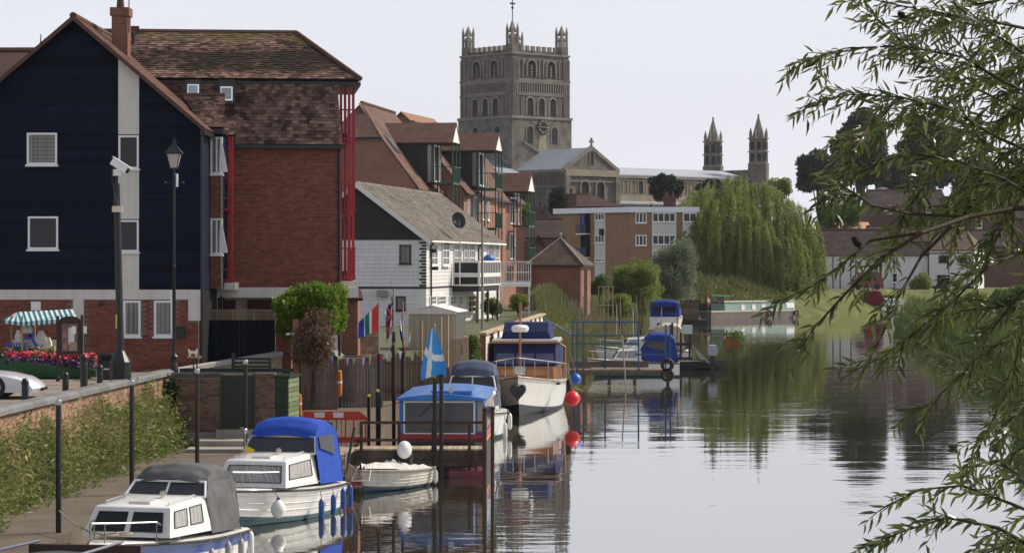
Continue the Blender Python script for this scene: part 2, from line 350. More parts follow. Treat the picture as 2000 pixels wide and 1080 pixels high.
# ---------------------------------------------------------------- masonry, boards, windows
def brick_wall(parent, x0, x1, z0, z1, y, m, T=None, holes=(), bw=.215, bh=.065, j=.011, limit=300, back=.12, top=None, mort=None, name='brick', rng_=None):
    """mortar slab + separate bricks 9 mm proud, facing -y; holes = (xa, xb, za, zb); top(x) trims a sloping top"""
    rg = rng_ or rng; T = T or Matrix(); full, half = [], []
    w = MB(T)
    xs = sorted({x0, x1} | {q for h in holes for q in h[:2] if x0 < q < x1}); zs = sorted({z0, z1} | {q for h in holes for q in h[2:] if z0 < q < z1})
    if top: w.prism([(x0,z0),(x1,z0),(x1,top(x1)),(x0,top(x0))], y, y+back)
    else:
        for a, b_ in zip(xs, xs[1:]):
            for c, d in zip(zs, zs[1:]):
                if not any(h[0] <= (a+b_)/2 <= h[1] and h[2] <= (c+d)/2 <= h[3] for h in holes): w.box(a, y, c, b_, y+back, d)
    w.build('wall_core', mort or M_mortar, parent)
    r = 0; z = z0 + j/2
    while z + bh <= z1 + .001:
        x = x0 + (0 if r % 2 else -(bw+j)/2)
        while x < x1 - .03:
            a, b_ = max(x, x0), min(x+bw, x1)
            if b_-a > .04 and not any(a < h[1]-.005 and b_ > h[0]+.005 and z < h[3]-.005 and z+bh > h[2]+.005 for h in holes) and (not top or z+bh <= min(top(a), top(b_))):
                Mx = T @ TR(a, y-.009+rg.uniform(-.004,.004), z) @ Matrix.Diagonal(((b_-a)/bw, 1, 1, 1))
                full.append(Mx)
            x += bw + j
        z += bh + j; r += 1
    base = ([(0,0,0),(bw,0,0),(bw,0,bh),(0,0,bh),(0,.02,0),(bw,.02,0),(bw,.02,bh),(0,.02,bh)], [(0,1,2,3),(1,5,6,2),(4,0,3,7),(3,2,6,7),(4,5,1,0)])
    rg.shuffle(full)
    pieces(parent, name, base, full, m, limit, 'brickwork')
def boards(parent, x0, x1, z0, z1, y, m, step=.13, T=None, clip=None, name='weatherboard', limit=300, t=.03):
    """lapped boards facing -y; clip(z) gives (xa, xb) lists"""
    z = z0
    while z < z1 - .02:
        h = min(step, z1-z)
        for q in (clip(z, z+h) if clip else [(x0, x1, x0, x1)]):
            a, b_, c, d = q
            if b_-a < .02: continue
            mb = MB(T); mb.add([(a,y-t,z),(b_,y-t,z),(d,y-.004,z+h+.01),(c,y-.004,z+h+.01),(a,y+.01,z),(b_,y+.01,z),(d,y+.01,z+h+.01),(c,y+.01,z+h+.01)],
                               [(0,1,2,3),(7,6,5,4),(0,4,5,1),(1,5,6,2),(2,6,7,3),(3,7,4,0)])
            mb.build(name, m, parent, fix=False)
        z += step
def window(parent, x0, x1, z0, z1, y, T=None, fw=.06, nx=1, nz=1, frame=None, glass=None, sill=True, dep=.05, bw=.025, lead=0, lab=None, name='window'):
    """a window facing -y: pane, frame, glazing bars, sill"""
    p = MB(T); p.box(x0+.01, y+.012, z0+.01, x1-.01, y+.03, z1-.01)
    o = p.build(name, glass or M_glass, parent, label=lab)
    f = MB(T)
    for a, b_, c, d in ((x0,x1,z0,z0+fw),(x0,x1,z1-fw,z1),(x0,x0+fw,z0+fw,z1-fw),(x1-fw,x1,z0+fw,z1-fw)): f.box(a, y-dep, c, b_, y+.035, d)
    for i in range(1, nx): q = x0+(x1-x0)*i/nx; f.box(q-bw, y-dep*.7, z0+fw, q+bw, y+.02, z1-fw)
    for i in range(1, nz): q = z0+(z1-z0)*i/nz; f.box(x0+fw, y-dep*.55, q-bw*.8, x1-fw, y+.019, q+bw*.8)
    f.build('frame', frame or M_upvc, o)
    if lead:
        l = MB(T); n = int((x1-x0-2*fw)/lead); k = int((z1-z0-2*fw)/lead)
        for i in range(1, n): q = x0+fw+(x1-x0-2*fw)*i/n; l.box(q-.006, y+.004, z0+fw, q+.006, y+.0115, z1-fw)
        for i in range(1, k): q = z0+fw+(z1-z0-2*fw)*i/k; l.box(x0+fw, y+.002, q-.006, x1-fw, y+.0115, q+.006)
        l.build('lead_came', M_leadc, o)
    if sill: s = MB(T); s.box(x0-.04, y-dep-.06, z0-.06, x1+.04, y+.03, z0-.003); s.build('sill', frame or M_upvc, o)
    return o
M_leadc = mat('lead_came', (.035, .035, .035), .6)
def tiles(parent, a, b_, c, d, m, tw=.165, g=.10, limit=300, name='roof_tile', th=.014, jit=.006, clip=None, rest='roof_tiling', under=True):
    """plain tiles laid on the quad a (eave left), b (eave right), c (ridge right), d (ridge left)"""
    a, b_, c, d = map(Vector, (a, b_, c, d)); rows = max(1, int(round((d-a).length/g))); Ms = []
    nrm = (b_-a).cross(d-a).normalized(); up = (d-a).normalized()
    if under: s = MB(); s.slab(a-nrm*.01, b_-nrm*.01, c-nrm*.01, d-nrm*.01, .06); s.build('roof_deck', M_dark, parent)
    for r in range(rows):
        l, q = a.lerp(d, r/rows), b_.lerp(c, r/rows); L = (q-l).length; ux = (q-l).normalized(); uz = ux.cross(nrm) * -1
        if uz.dot(up) < 0: uz = -uz
        n = max(1, int(L/tw)); off = .5*tw if r % 2 else 0
        for k in range(n+1):
            s0, s1 = k*tw-off, (k+1)*tw-off-.006
            s0, s1 = max(s0, 0), min(s1, L)
            if s1-s0 < .03: continue
            p = l + ux*s0 + nrm*(.006+rng.uniform(0, jit))
            ti = rng.uniform(-.01, .01); hh = g*1.5; lift = th
            X = ux*(s1-s0); Y = (uz - nrm*(lift/hh) + ux*ti).normalized()*hh; Zv = nrm
            Ms.append(Matrix(((X.x,Y.x,Zv.x,p.x+nrm.x*lift),(X.y,Y.y,Zv.y,p.y+nrm.y*lift),(X.z,Y.z,Zv.z,p.z+nrm.z*lift),(0,0,0,1))))
    base = ([(0,0,0),(1,0,0),(1,1,0),(0,1,0),(0,0,-th),(1,0,-th),(1,1,-th),(0,1,-th)], [(0,1,2,3),(4,5,1,0),(5,6,2,1),(7,4,0,3)])
    rng.shuffle(Ms)
    pieces(parent, name, base, Ms, m, limit, rest)
def mosstile():
    m, nt, ln, b = nodes_of('mossy_clay_tile'); b.inputs['Roughness'].default_value = .9; b.inputs['Specular IOR Level'].default_value = .12
    tc = N(nt, 'ShaderNodeNewGeometry'); oi = N(nt, 'ShaderNodeObjectInfo')
    ad = N(nt, 'ShaderNodeMath', operation='ADD'); ln.new(oi.outputs['Random'], ad.inputs[0]); ln.new(tc.outputs['Random Per Island'], ad.inputs[1])
    fr = N(nt, 'ShaderNodeMath', operation='FRACT'); ln.new(ad.outputs[0], fr.inputs[0])
    cr = N(nt, 'ShaderNodeValToRGB'); ln.new(fr.outputs[0], cr.inputs[0])
    e = cr.color_ramp.elements; e[0].color = (.05, .034, .029, 1); e[1].color = (.27, .172, .135, 1); e[0].position = .05
    x = cr.color_ramp.elements.new(.22); x.color = (.10, .06, .053, 1); x = cr.color_ramp.elements.new(.65); x.color = (.165, .102, .082, 1)
    nz = N(nt, 'ShaderNodeTexNoise', i_Scale=.55, i_Detail=5, i_Roughness=.65); ln.new(tc.outputs['Position'], nz.inputs['Vector'])
    sz = N(nt, 'ShaderNodeSeparateXYZ'); ln.new(tc.outputs['Position'], sz.inputs[0])
    zr = N(nt, 'ShaderNodeValToRGB'); zm = N(nt, 'ShaderNodeMapRange', i_1=10.0, i_2=14.2); ln.new(sz.outputs[2], zm.inputs[0]); ln.new(zm.outputs[0], zr.inputs[0])
    ze = zr.color_ramp.elements; ze[0].color = (.02,.02,.02,1); ze[1].color = (.0,.0,.0,1)      # moss sits thick on the lower half of the upper slope
    for pp, vv in ((.58,.02),(.62,.24),(.74,.27),(.83,.10)): el = zr.color_ramp.elements.new(pp); el.color = (vv,vv,vv,1)
    a0 = N(nt, 'ShaderNodeMath', operation='ADD'); ln.new(nz.outputs[0], a0.inputs[0]); ln.new(zr.outputs[0], a0.inputs[1])
    a2 = N(nt, 'ShaderNodeMath', operation='MULTIPLY_ADD', i_1=.3); ln.new(fr.outputs[0], a2.inputs[0]); ln.new(a0.outputs[0], a2.inputs[2])
    st = N(nt, 'ShaderNodeMapRange', i_1=.80, i_2=.88); ln.new(a2.outputs[0], st.inputs[0])
    mx = N(nt, 'ShaderNodeMixRGB', i_2=(.032, .024, .019, 1)); ln.new(st.outputs[0], mx.inputs[0]); ln.new(cr.outputs[0], mx.inputs[1])
    n2 = N(nt, 'ShaderNodeTexNoise', i_Scale=.4, i_Detail=3); 
    mp = N(nt, 'ShaderNodeMapping'); mp.inputs['Location'].default_value = (5, 3, 9); ln.new(tc.outputs['Position'], mp.inputs[0]); ln.new(mp.outputs[0], n2.inputs['Vector'])
    z2 = N(nt, 'ShaderNodeMapRange', i_1=13.2, i_2=13.8, i_3=-.25, i_4=.14); ln.new(sz.outputs[2], z2.inputs[0]); a3 = N(nt, 'ShaderNodeMath', operation='ADD'); ln.new(n2.outputs[0], a3.inputs[0]); ln.new(z2.outputs[0], a3.inputs[1])
    s2 = N(nt, 'ShaderNodeMapRange', i_1=.5, i_2=.66, i_4=.72); ln.new(a3.outputs[0], s2.inputs[0])
    m2 = N(nt, 'ShaderNodeMixRGB', i_2=(.115, .095, .035, 1)); ln.new(s2.outputs[0], m2.inputs[0]); ln.new(mx.outputs[0], m2.inputs[1])
    ln.new(m2.outputs[0], b.inputs['Base Color'])
    n3 = N(nt, 'ShaderNodeTexNoise', i_Scale=30); ln.new(tc.outputs['Position'], n3.inputs['Vector'])
    bp = N(nt, 'ShaderNodeBump', i_Strength=.4, i_Distance=.01); ln.new(n3.outputs[0], bp.inputs['Height']); ln.new(bp.outputs[0], b.inputs['Normal'])
    return m
M_moss = mosstile()
# ---------------------------------------------------------------- navy boarded gable house
D0 = 80.0; k0 = 62.5
B = thing('boarded_house', 'navy weatherboarded gable house with white corner strip above a brick ground floor', 'house', (SX(0, D0), D0, GZ))
def bx(px): return px/k0
def bz(py): return (725-py)/k0
rx, rz_, ex, ez = bx(146), bz(34), bx(396), bz(247)
lx = 2*rx-ex
def slope_x(z): t = (rz_-z)/(rz_-ez); return rx + (ex-rx)*min(max(t, 0), 1.0)
Wr = bx(391)
core = MB(); core.prism([(lx+.1, bz(567)), (Wr, bz(567)), (Wr, ez-.05), (rx, rz_-.12), (lx+.1, ez-.05)], .012, 8); core.build('wall', M_navy, B)
wins = [(bx(53), bx(112), bz(322), bz(260)), (bx(55), bx(114), bz(487), bz(423))]
sa, sb = bx(231), bx(272)
def clip_l(z, z2):
    a, a2 = max(lx+.1, 2*rx-slope_x(z)), max(lx+.1, 2*rx-slope_x(z2)); b1, b2 = min(sa, slope_x(z)), min(sa, slope_x(z2)); out = []
    segs = [(a, b1, a2, b2)]
    for w_ in wins:
        if z < w_[3]-.02 and z2 > w_[2]+.02: segs = [(a, w_[0], a2, w_[0]), (w_[1], b1, w_[1], b2)]
    return segs
boards(B, 0, 0, bz(567), rz_-.1, 0, M_navy, .115, clip=lambda z, z2: clip_l(z, z2) if 2*rx-slope_x(z) < min(sa, slope_x(z)) else [])
boards(B, 0, 0, bz(567), ez+2.2, 0, M_navy, .115, clip=lambda z, z2: [(sb, min(Wr, slope_x(z)), sb, max(sb, min(Wr, slope_x(z2))))] if slope_x(z) > sb else [])
for a, b_ in ((bz(567), bz(494)), (bz(428), bz(332)),):
    p = MB(); p.box(sa+.003, -.03, a, sb-.003, .011, b_); p.build('render_strip', M_cream, B)
p = MB(); p.prism([(sa+.003, bz(263)), (sb-.003, bz(263)), (sb-.003, rz_-(sb-rx)*(rz_-ez)/(ex-rx)-.1), (sa+.003, rz_-(sa-rx)*(rz_-ez)/(ex-rx)-.1)], -.03, .011)
p.build('render_strip', M_cream, B)
for w_ in wins: window(B, *w_, -.012, lead=.12, glass=M_curtain if w_[3] > 6 else M_glass)
window(B, sa+.01, sb-.01, bz(330), bz(265), -.005, lead=.13); window(B, sa+.01, sb-.01, bz(492), bz(430), -.005, lead=.13)
gf = MB(); gf.box(-2.2, -.06, bz(585), Wr+.04, 0, bz(567)+.02); gf.box(bx(143), -.055, 0, bx(164), .0, bz(585)-.002); gf.box(bx(368), -.055, bz(626), Wr+.03, .0, bz(585)-.002)
gf.build('render_band', M_cream, B)
gh = [(bx(241), bx(275), bz(657), bz(587)), (bx(301), bx(338), bz(657), bz(587)), (bx(143), bx(164), 0, 3)]
brick_wall(B, -2.2, bx(368)-.002, 0, bz(585)-.004, 0, M_brick, holes=gh, limit=260)
brick_wall(B, bx(368), bx(388), 0, bz(626)-.004, 0, M_brick, limit=40)
for h in gh[:2]: window(B, *h, .0, glass=M_curtain, fw=.07)
v = MB(); v.box(bx(61), -.05, bz(606), bx(80), -.012, bz(589)); v.build('meter_box', M_upvc, B)
v = MB(); v.lathe([(.085,0),(.085,-.05),(.05,-.06),(.001,-.06)], 12, (bx(197), -.01, bz(593)), 'y'); v.build('round_vent', M_black, B)
v = MB(); v.box(bx(345), -.14, bz(660), bx(362), -.012, bz(637)); v.build('letter_box', M_black, B)
bk = MB(); bk.box(-2.2, .13, 0, Wr, 8, bz(567)-.01); bk.build('ground_floor_mass', M_dark, B)
# roof
for sgn in (-1, 1):
    e = rx + sgn*(ex+.12-rx); ze = ez-.1
    A, Bq, Cq, Dq = ((e,-.3,ze),(e,8.2,ze),(rx,8.2,rz_),(rx,-.3,rz_)) if sgn > 0 else ((e,8.2,ze),(e,-.3,ze),(rx,-.3,rz_),(rx,8.2,rz_))
    tiles(B, A, Bq, Cq, Dq, M_tile, .19, .14, limit=0)
    b2 = MB(); b2.slab((rx,-.33,rz_+.03),(rx+sgn*(ex+.12-rx),-.33,ze+.03),(rx+sgn*(ex+.12-rx),-.33,ze-.12),(rx,-.33,rz_-.13), .04 if sgn > 0 else -.04); b2.build('bargeboard', M_ridge, B)
r_ = MB(); r_.tube([(rx,-.34,rz_+.02),(rx,8.2,rz_+.02)], .11, 8); r_.build('ridge', M_ridge, B)
ch = MB(); cx_ = bx(203); ch.box(cx_-.26, 3.2, rz_-1.4, cx_+.26, 3.9, rz_+.35); ch.box(cx_-.31, 3.14, rz_+.35, cx_+.31, 3.96, rz_+.62)
o = ch.build('chimney', brickmat('chimney_brick', (.22,.075,.05), (.16,.055,.04), (.2,.17,.14)), B)
c2 = MB(); c2.lathe([(.13,0),(.11,.3),(.13,.33),(.09,.33)], 10, (cx_-.02, 3.5, rz_+.62)); c2.build('chimney_pot', M_ridge, o)
ae = MB(); ae.tube([(cx_+.29,3.3,rz_-.2),(cx_+.29,3.3,rz_+2.2)], .018, 5); ae.build('aerial_mast', M_black, B)
ae = MB(); a0 = bx(50); ae.tube([(bx(86),2.5,bz(60)),(bx(86),2.5,bz(78)-.3)], .015, 4); ae.bar((a0,2.5,bz(69)),(bx(98),2.4,bz(66)), .035); 
for q in (50, 58, 68, 80): ae.bar((bx(q),2.5-.02,bz(69)-.22 if q == 50 else bz(68)-.1),(bx(q)+.02,2.5,bz(69)+.24 if q == 50 else bz(68)+.1), .03)
ae.build('television_aerial', M_black, B)
dp = MB(); dp.tube([(Wr+.06,-.02,ez-.25),(Wr+.06,-.06,ez-.4),(Wr+.06,-.06,.1)], .045, 8); dp.build('downpipe', M_black, B)
gt = MB(); gt.box(ex-.05, -.3, ez-.26, ex+.1, 8, ez-.13); gt.build('gutter', M_black, B)
# river-side bay with its own small roofs and red balcony frame
byy = 2.6; T2 = TR(0, byy, 0)
def sx2(px): return (px-1000)*(D0+byy)/FP - SX(0, D0)
def sz2(py): return SZ(py, D0+byy) - GZ
bb0, bb1 = Wr+.01, sx2(433)
brick_wall(B, bb0, bb1, sz2(563), sz2(250), 0, M_brick, T=T2, holes=[(bb0, bb1, sz2(340), sz2(268)), (bb0, bb1, sz2(497), sz2(427))], limit=60)
for za, zb in ((340,268),(497,427)):
    window(B, bb0+.01, bb1+.03, sz2(za), sz2(zb), 0, T=T2, nx=2, glass=M_curtain, fw=.055)
    s_ = MB(T2); s_.prism([(bb1-.06, sz2(za)+.03), (bb1+.22, sz2(za)+.06), (bb1+.02, sz2(zb)-.05), (bb1-.02, sz2(zb)-.05)], -.25, -.22); s_.build('open_casement', M_upvc, B)
q = MB(T2); q.box(bb0, .12, sz2(563), bb1-.002, 1.6, sz2(255)); q.box(bb0, -.06, sz2(268)+.003, bb1+.03, .3, sz2(250)); q.build('bay_core', M_navy, B)
for p0, p1, yt, yb, yy in ((345, 437, 190, 249, 2.25), (428, 461, 206, 264, 4.2)):
    Dq = D0+yy; f = lambda px: (px-1000)*Dq/FP - SX(0, D0); h = lambda py: SZ(py, Dq)-GZ
    tiles(B, (f(p0+ (52 if p0 < 400 else 0)), yy-.1, h(yb)), (f(p1), yy-.1, h(yb)), (f(p1-4), yy+.95, h(yt)+.12), (f(p0), yy+.95, h(yt)+.12), M_moss, .165, .1, limit=90)
    u = MB(); u.box(f(p0)+(.75 if p0 < 400 else 0), yy-.05, h(yb)-.2, f(p1)-.03, yy+1.6, h(yb)-.035); u.build('eaves_box', M_black, B)
    r2 = MB(); r2.tube([(f(p0),yy+.97,h(yt)+.13),(f(p1-4),yy+.97,h(yt)+.13)], .07, 6); r2.build('ridge', M_ridge, B)
def red_frame(parent, xs, yy, fx, fz, ztop, zbot, floors, corbel=True):
    fr = MB()
    for i, px in enumerate(xs): fr.box(fx(px)-.032, yy+.3*(i % 2), fz(zbot), fx(px)+.032, yy+.08+.3*(i % 2), fz(ztop))
    fr.build('balcony_frame', M_red, parent)
    for zf in floors:
        b1 = MB(); b1.box(fx(xs[0]), yy+.09, fz(zf)-.09, fx(xs[-1])-.05, yy+1.2, fz(zf)); b1.build('balcony_floor', M_red, parent)
        r1 = MB(); x = fx(xs[0])+.05
        r1.box(fx(xs[0])-.04, yy+.1, fz(zf)+1.0, fx(xs[-1])+.04, yy+.16, fz(zf)+1.05); r1.box(fx(xs[0])-.04, yy-.05, fz(zf)+.3, fx(xs[-1])+.04, yy-.005, fz(zf)+.34)
        r1.build('railing', M_red, parent)
yy = 3.4; f3 = lambda px: (px-1000)*(D0+yy)/FP - SX(0, D0); h3 = lambda py: SZ(py, D0+yy)-GZ
red_frame(B, (435, 445, 453), yy, f3, h3, 266, 553, (407, 545))
cb = MB(); cb.box(f3(432), yy-.02, h3(566), f3(459), yy+1.2, h3(552)); cb.build('balcony_corbel', M_cream, B)
# ---------------------------------------------------------------- brick apartment block with mossy tiled roof
D1 = 84.6; AY = 6.0
A = thing('brick_apartments', 'tall red brick apartment block with mossy tiled mansard roof and red balconies', 'apartment block', (SX(455, D1), D1, GZ), AY)
ca, sn = math.cos(R(AY)), math.sin(R(AY))
def ap(px, py, ly):            # local x, z of a photo point on the local plane y = ly
    # world: X = x0 + lx*ca - ly*sn ; Y = D1 + lx*sn + ly*ca ; X = (px-1000)/FP*Y
    t = (px-1000)/FP; x0 = SX(455, D1)
    lx_ = (t*(D1+ly*ca) - x0 + ly*sn) / (ca - t*sn)
    Y = D1 + lx_*sn + ly*ca
    return lx_, SZ(py, Y) - GZ
xr = ap(664, 400, 0)[0]; zt = ap(560, 281, 0)[1]; zb = ap(560, 561, 0)[1]
brick_wall(A, -3.2, xr, zb, zt, 0, M_brick, limit=300)
q = MB(); q.box(-3.2, .13, zb, xr-.01, 8.5, zt); q.build('wall', brickmat('apartment_brick', (.235,.075,.05), (.19,.06,.042), (.24,.2,.165)), A)
q = MB(); q.box(-3.2, -.03, ap(560, 581, 0)[1], ap(700,560,0)[0], .6, zb-.004); q.build('concrete_beam', M_cream, A)
q = MB(); q.box(-3.2, 2.2, 0, xr, 2.4, ap(560,581,0)[1]-.01); q.build('undercroft_wall', M_cream, A)
for p0, p1 in ((414, 460), (484, 545)):
    q = MB(); q.box(ap(p0,600,2)[0], 2.14, .3, ap(p1,600,2)[0], 2.19, ap(p0,586,2)[1]); q.build('garage_door', mat('maroon_door', (.09,.012,.015), .5), A)
q = MB(); q.box(-.75, .02, 0, -.5, .25, ap(560,581,0)[1]-.005); q.build('column', M_cream, A)
q = MB(); q.tube([(-.38,-.0,.2),(-.38,.0,2.3)], .05, 8); q.build('downpipe', M_black, A)
q = MB(); q.tube([(xr-.02,-.06,.3),(xr-.02,-.06,zt-.3),(xr+.04,-.2,zt-.08)], .045, 8); q.build('downpipe', M_black, A)
# roofs: steep lower slope, shallower upper slope with a hip to the right
e0, e1 = ap(300, 280, -.28), ap(668, 283, -.28); t0, t1 = ap(300, 156, .62), ap(658, 158, .62)
tiles(A, (e0[0],-.28,e1[1]), (e1[0],-.28,e1[1]), (t1[0],.62,t1[1]), (t0[0],.62,t1[1]), M_moss, .19, .125, limit=300, th=.026, jit=.014)
g_ = MB(); g_.box(e0[0], -.36, e1[1]-.12, e1[0]+.05, -.26, e1[1]-.015); g_.build('gutter', M_black, A)
u0, u1 = ap(190, 154, .45), ap(703, 156, .45); v0, v1 = ap(190, 60, 2.9), ap(578, 66, 2.9)
tiles(A, (u0[0],.45,u1[1]), (u1[0],.45,u1[1]), (v1[0],2.9,v1[1]), (u0[0],2.9,v1[1]), M_moss, .19, .125, limit=300, name='upper_roof_tile', th=.026, jit=.014)
hp = MB(); hp.slab((u1[0],.45,u1[1]),(u1[0],5.4,u1[1]),(v1[0],2.95,v1[1]),(v1[0],2.9,v1[1]), .05); hp.build('hip_slope', M_tile, A)
hp = MB(); hp.slab((u0[0],5.4,u1[1]),(u0[0],2.95,v1[1]),(v1[0],2.95,v1[1]),(u1[0],5.4,u1[1]), .05); hp.build('rear_slope', M_tile, A)
hr = MB(); hr.tube([(u1[0]+.02,.43,u1[1]+.02),(v1[0],2.9,v1[1]+.03)], .09, 6); hr.tube([(v1[0],2.92,v1[1]+.03),(u0[0],2.92,v1[1]+.03)], .09, 6); hr.build('ridge', M_ridge, A)
hs = MB(); hs.box(t1[0]-.1, .5, u1[1]-.2, u1[0]+.03, 5.3, u1[1]-.075); hs.box(u0[0], .5, u1[1]-.16, t1[0]-.11, .64, u1[1]-.075); hs.build('soffit', M_black, A)
vp = MB(); vx, vz = ap(260, 84, 2.2); vp.tube([(vx,2.2,vz-.5),(vx,2.2,vz+.25)], .05, 8); vp.lathe([(.05,0),(.09,.02),(.09,.1),(.02,.14)], 8, (vx,2.2,vz+.24)); vp.build('vent_pipe', M_black, A)
vp = MB(); vx, vz = ap(262, 55, 2.9); vp.box(vx-.17, 2.75, vz-.15, vx+.17, 3.05, vz+.05); vp.build('ridge_vent', M_ridge, A)
for p0, p1, y0, y1 in ((362, 393, 156, 190), (426, 459, 156, 204)):
    yl = .2; a_, zt_ = ap(p0, y0, .5); b__, zb_ = ap(p1, y1, .1)
    Tn = TR(0, 0, 0)
    f = MB(); f.add([(a_,-.12,zb_),(b__,-.12,zb_),(b__,.42,zt_),(a_,.42,zt_),(a_,.2,zb_),(b__,.2,zb_),(b__,.7,zt_),(a_,.7,zt_)], [(0,1,2,3),(7,6,5,4),(0,4,5,1),(1,5,6,2),(2,6,7,3),(3,7,4,0)])
    o = f.build('roof_window', M_black, A)
    n_ = Vector((0, -(zt_-zb_), .54)).normalized()
    def on(u, v_, lift): return Vector((a_+(b__-a_)*u, -.12+.54*v_, zb_+(zt_-zb_)*v_)) + n_*lift
    f = MB(); f.slab(on(.14,.12,.012), on(.86,.12,.012), on(.86,.7,.012), on(.14,.7,.012), .01); f.build('white_sash', M_upvc, o)
    f = MB(); f.slab(on(.22,.2,.02), on(.78,.2,.02), on(.78,.64,.02), on(.22,.64,.02), .006); f.build('pane', glassmat('sky_glass', (.2,.25,.3)), o)
for i, px in enumerate((666, 674, 682, 690)):
    x, zz = ap(px, 165, .9+.5*(i % 2)); f = MB(); f.box(x-.045, .9+.5*(i % 2), ap(px,548,.9)[1], x+.045, .99+.5*(i % 2), u1[1]-.21); f.build('balcony_post', M_red, A)
for zf in (276, 415, 546):
    xa, z_ = ap(663, zf, 1.0); xb = ap(692, zf, 1.0)[0]
    f = MB(); f.box(xa-.1, 1.0, z_-.1, xb-.05, 4.2, z_); f.build('balcony_floor', M_red, A)
    f = MB(); x = xa
    while x < xb+.02: f.box(x-.011, .86, z_, x+.011, .885, z_+1.02); x += .085
    f.box(xa-.05, .84, z_+1.02, xb+.05, .895, z_+1.07); f.box(xa-.05, .84, z_+.05, xb+.05, .855, z_+.1)
    y = 1.1
    while y < 4: f.box(xb-.02, y, z_, xb, y+.02, z_+1.02); y += .1
    f.build('railing', M_red, A)
    w_ = MB(); w_.lathe([(.13,0),(.17,.28),(.12,.28)], 10, (xa+.2, 1.3, z_+.003)); w_.build('flower_pot', M_ridge, A)
f = MB(); xa, z_ = ap(664, 562, 1.0); f.box(xa, .95, z_-.05, ap(694,560,1)[0], 4, ap(664,549,1)[1]); f.build('balcony_corbel', M_cream, A)
sw = MB(); x = xr+.005
sw.box(xr-.009, 1.6, 2.9, xr+.02, 3.6, 5.0); sw.box(xr-.009, 1.6, 5.5, xr+.02, 3.6, 7.5); sw.build('balcony_doors', M_glass, A)
# ---------------------------------------------------------------- white boarded house with slate roof
M_wboard = mat('white_boarding', (.70, .69, .68), .55, .1, 1.0, isl=.06, streak=.15)
M_slate = mat('brown_slate', (.132, .117, .105), .85, .28, .5, bump=.3, isl=.28, col2=(.16, .138, .117))
M_blackboard = mat('black_boarding', (.014, .013, .014), .6, .2, isl=.2)
DW_, WR = 135.0, -9.0
W = thing('white_house', 'long white boarded riverside house with slate roof and a balcony', 'house', (SX(832, DW_), DW_, GZ), WR)
cw, sw_ = math.cos(R(WR)), math.sin(R(WR))
def loc_y(px, lx, x0, D, rot):        # local y of photo column px on the local plane x = lx
    c_, s_ = math.cos(R(rot)), math.sin(R(rot)); t = (px-1000)/FP
    return (t*(D+lx*s_) - x0 - lx*c_) / (-s_ - t*c_)
def wy(px, lx=0): return loc_y(px, lx, SX(832, DW_), DW_, WR)
def wzf(py, px, lx=0):
    y = wy(px, lx); return SZ(py, DW_ + lx*sw_ + y*cw) - GZ
k = DW_/FP
def gx(px): return (px-832)*k/cw
def gz(py): return SZ(py, DW_)-GZ
hw, ze, zr, L = 3.7, gz(463), gz(362)+.1, 24.0
q = MB(); q.prism([(-2*hw,0),(0,0),(0,ze),(-hw,zr-.12),(-2*hw,ze)], .012, L); q.build('wall', M_wboard, W)
zb1, zw = gz(562), gz(469)
hs = [(gx(780), gx(803), gz(515), gz(478)), (gx(773), gx(792), gz(606), gz(579))]
def cl(z, z2):
    for h in hs:
        if z < h[3] and z2 > h[2]: return [(-2*hw, h[0], -2*hw, h[0]), (h[1], gx(819), h[1], gx(819))]
    return [(-2*hw, gx(819), -2*hw, gx(819))]
boards(W, 0, 0, 0, zb1-.05, 0, M_wboard, .2, clip=cl); boards(W, 0, 0, zb1+.06, zw, 0, M_wboard, .2, clip=cl)
q = MB(); q.box(-2*hw, -.05, zb1-.05, .04, .01, zb1+.05); q.build('floor_band', M_blackboard, W)
zz = zw
while zz < zr-.3:
    h = min(.2, zr-.25-zz); f = lambda z: -hw*(zr-.1-z)/(zr-ze)
    q = MB(); xa, xb = hw*(zr-.08-zz)/(zr-ze), hw*(zr-.08-zz-h)/(zr-ze)
    q.prism([(-hw-min(xa,hw), zz), (-hw+min(xa,hw), zz), (-hw+min(xb,hw), zz+h+.006), (-hw-min(xb,hw), zz+h+.006)], -.02, .01); q.build('gable_board', M_blackboard, W); zz += .2
for i in range(15):
    z0 = zb1+.07+i*(zw-zb1-.1)/15; q = MB(); q.box(gx(819)+.005+(.11 if i % 2 else 0), -.035, z0, .03, .0, z0+.1); q.build('quoin_block', M_blackboard, W)
q = MB(); q.box(gx(819)+.003, -.018, 0, .012, .011, zb1-.052); q.box(gx(819)+.003, -.018, zb1+.052, .012, .011, zw); q.build('corner_board', M_white, W)
for h in hs: window(W, *h, -.012, frame=M_black, fw=.05, glass=M_curtain)
q = MB(); q.box(gx(737), -.3, gz(579), gx(757), -.03, gz(567)); q.build('meter_box', M_concrete, W)
for sg in (-1, 1):
    q = MB(); e = -hw+sg*(hw+.3); q.slab((-hw,-.42,zr+.06),(e,-.42,ze-.16),(e,-.42,ze-.42),(-hw,-.42,zr-.22), .05*sg); q.build('bargeboard', M_white, W)
tiles(W, (.32,-.4,ze-.17), (.32,L+.3,ze-.17), (-hw,L+.3,zr+.05), (-hw,-.4,zr+.05), M_slate, .30, .19, limit=300, name='slate', rest='slating', th=.02, jit=.015)
q = MB(); q.slab((-hw,-.4,zr+.05),(-hw,L+.3,zr+.05),(-2*hw-.3,L+.3,ze-.17),(-2*hw-.3,-.4,ze-.17), .06); q.build('rear_slope', M_slate, W)
for i in range(52):
    q = MB(); y0 = -.4+i*.475; q.prism([(-hw-.14,zr-.03),(-hw,zr+.13),(-hw+.14,zr-.03)], y0+.01, y0+.455); q.build('ridge_tile', M_slate, W)
TF = Matrix(((0,-1,0,0),(1,0,0,0),(0,0,1,0),(0,0,0,1)))      # local -y face turned to +x : (u, v, z) -> (-v, u, z)
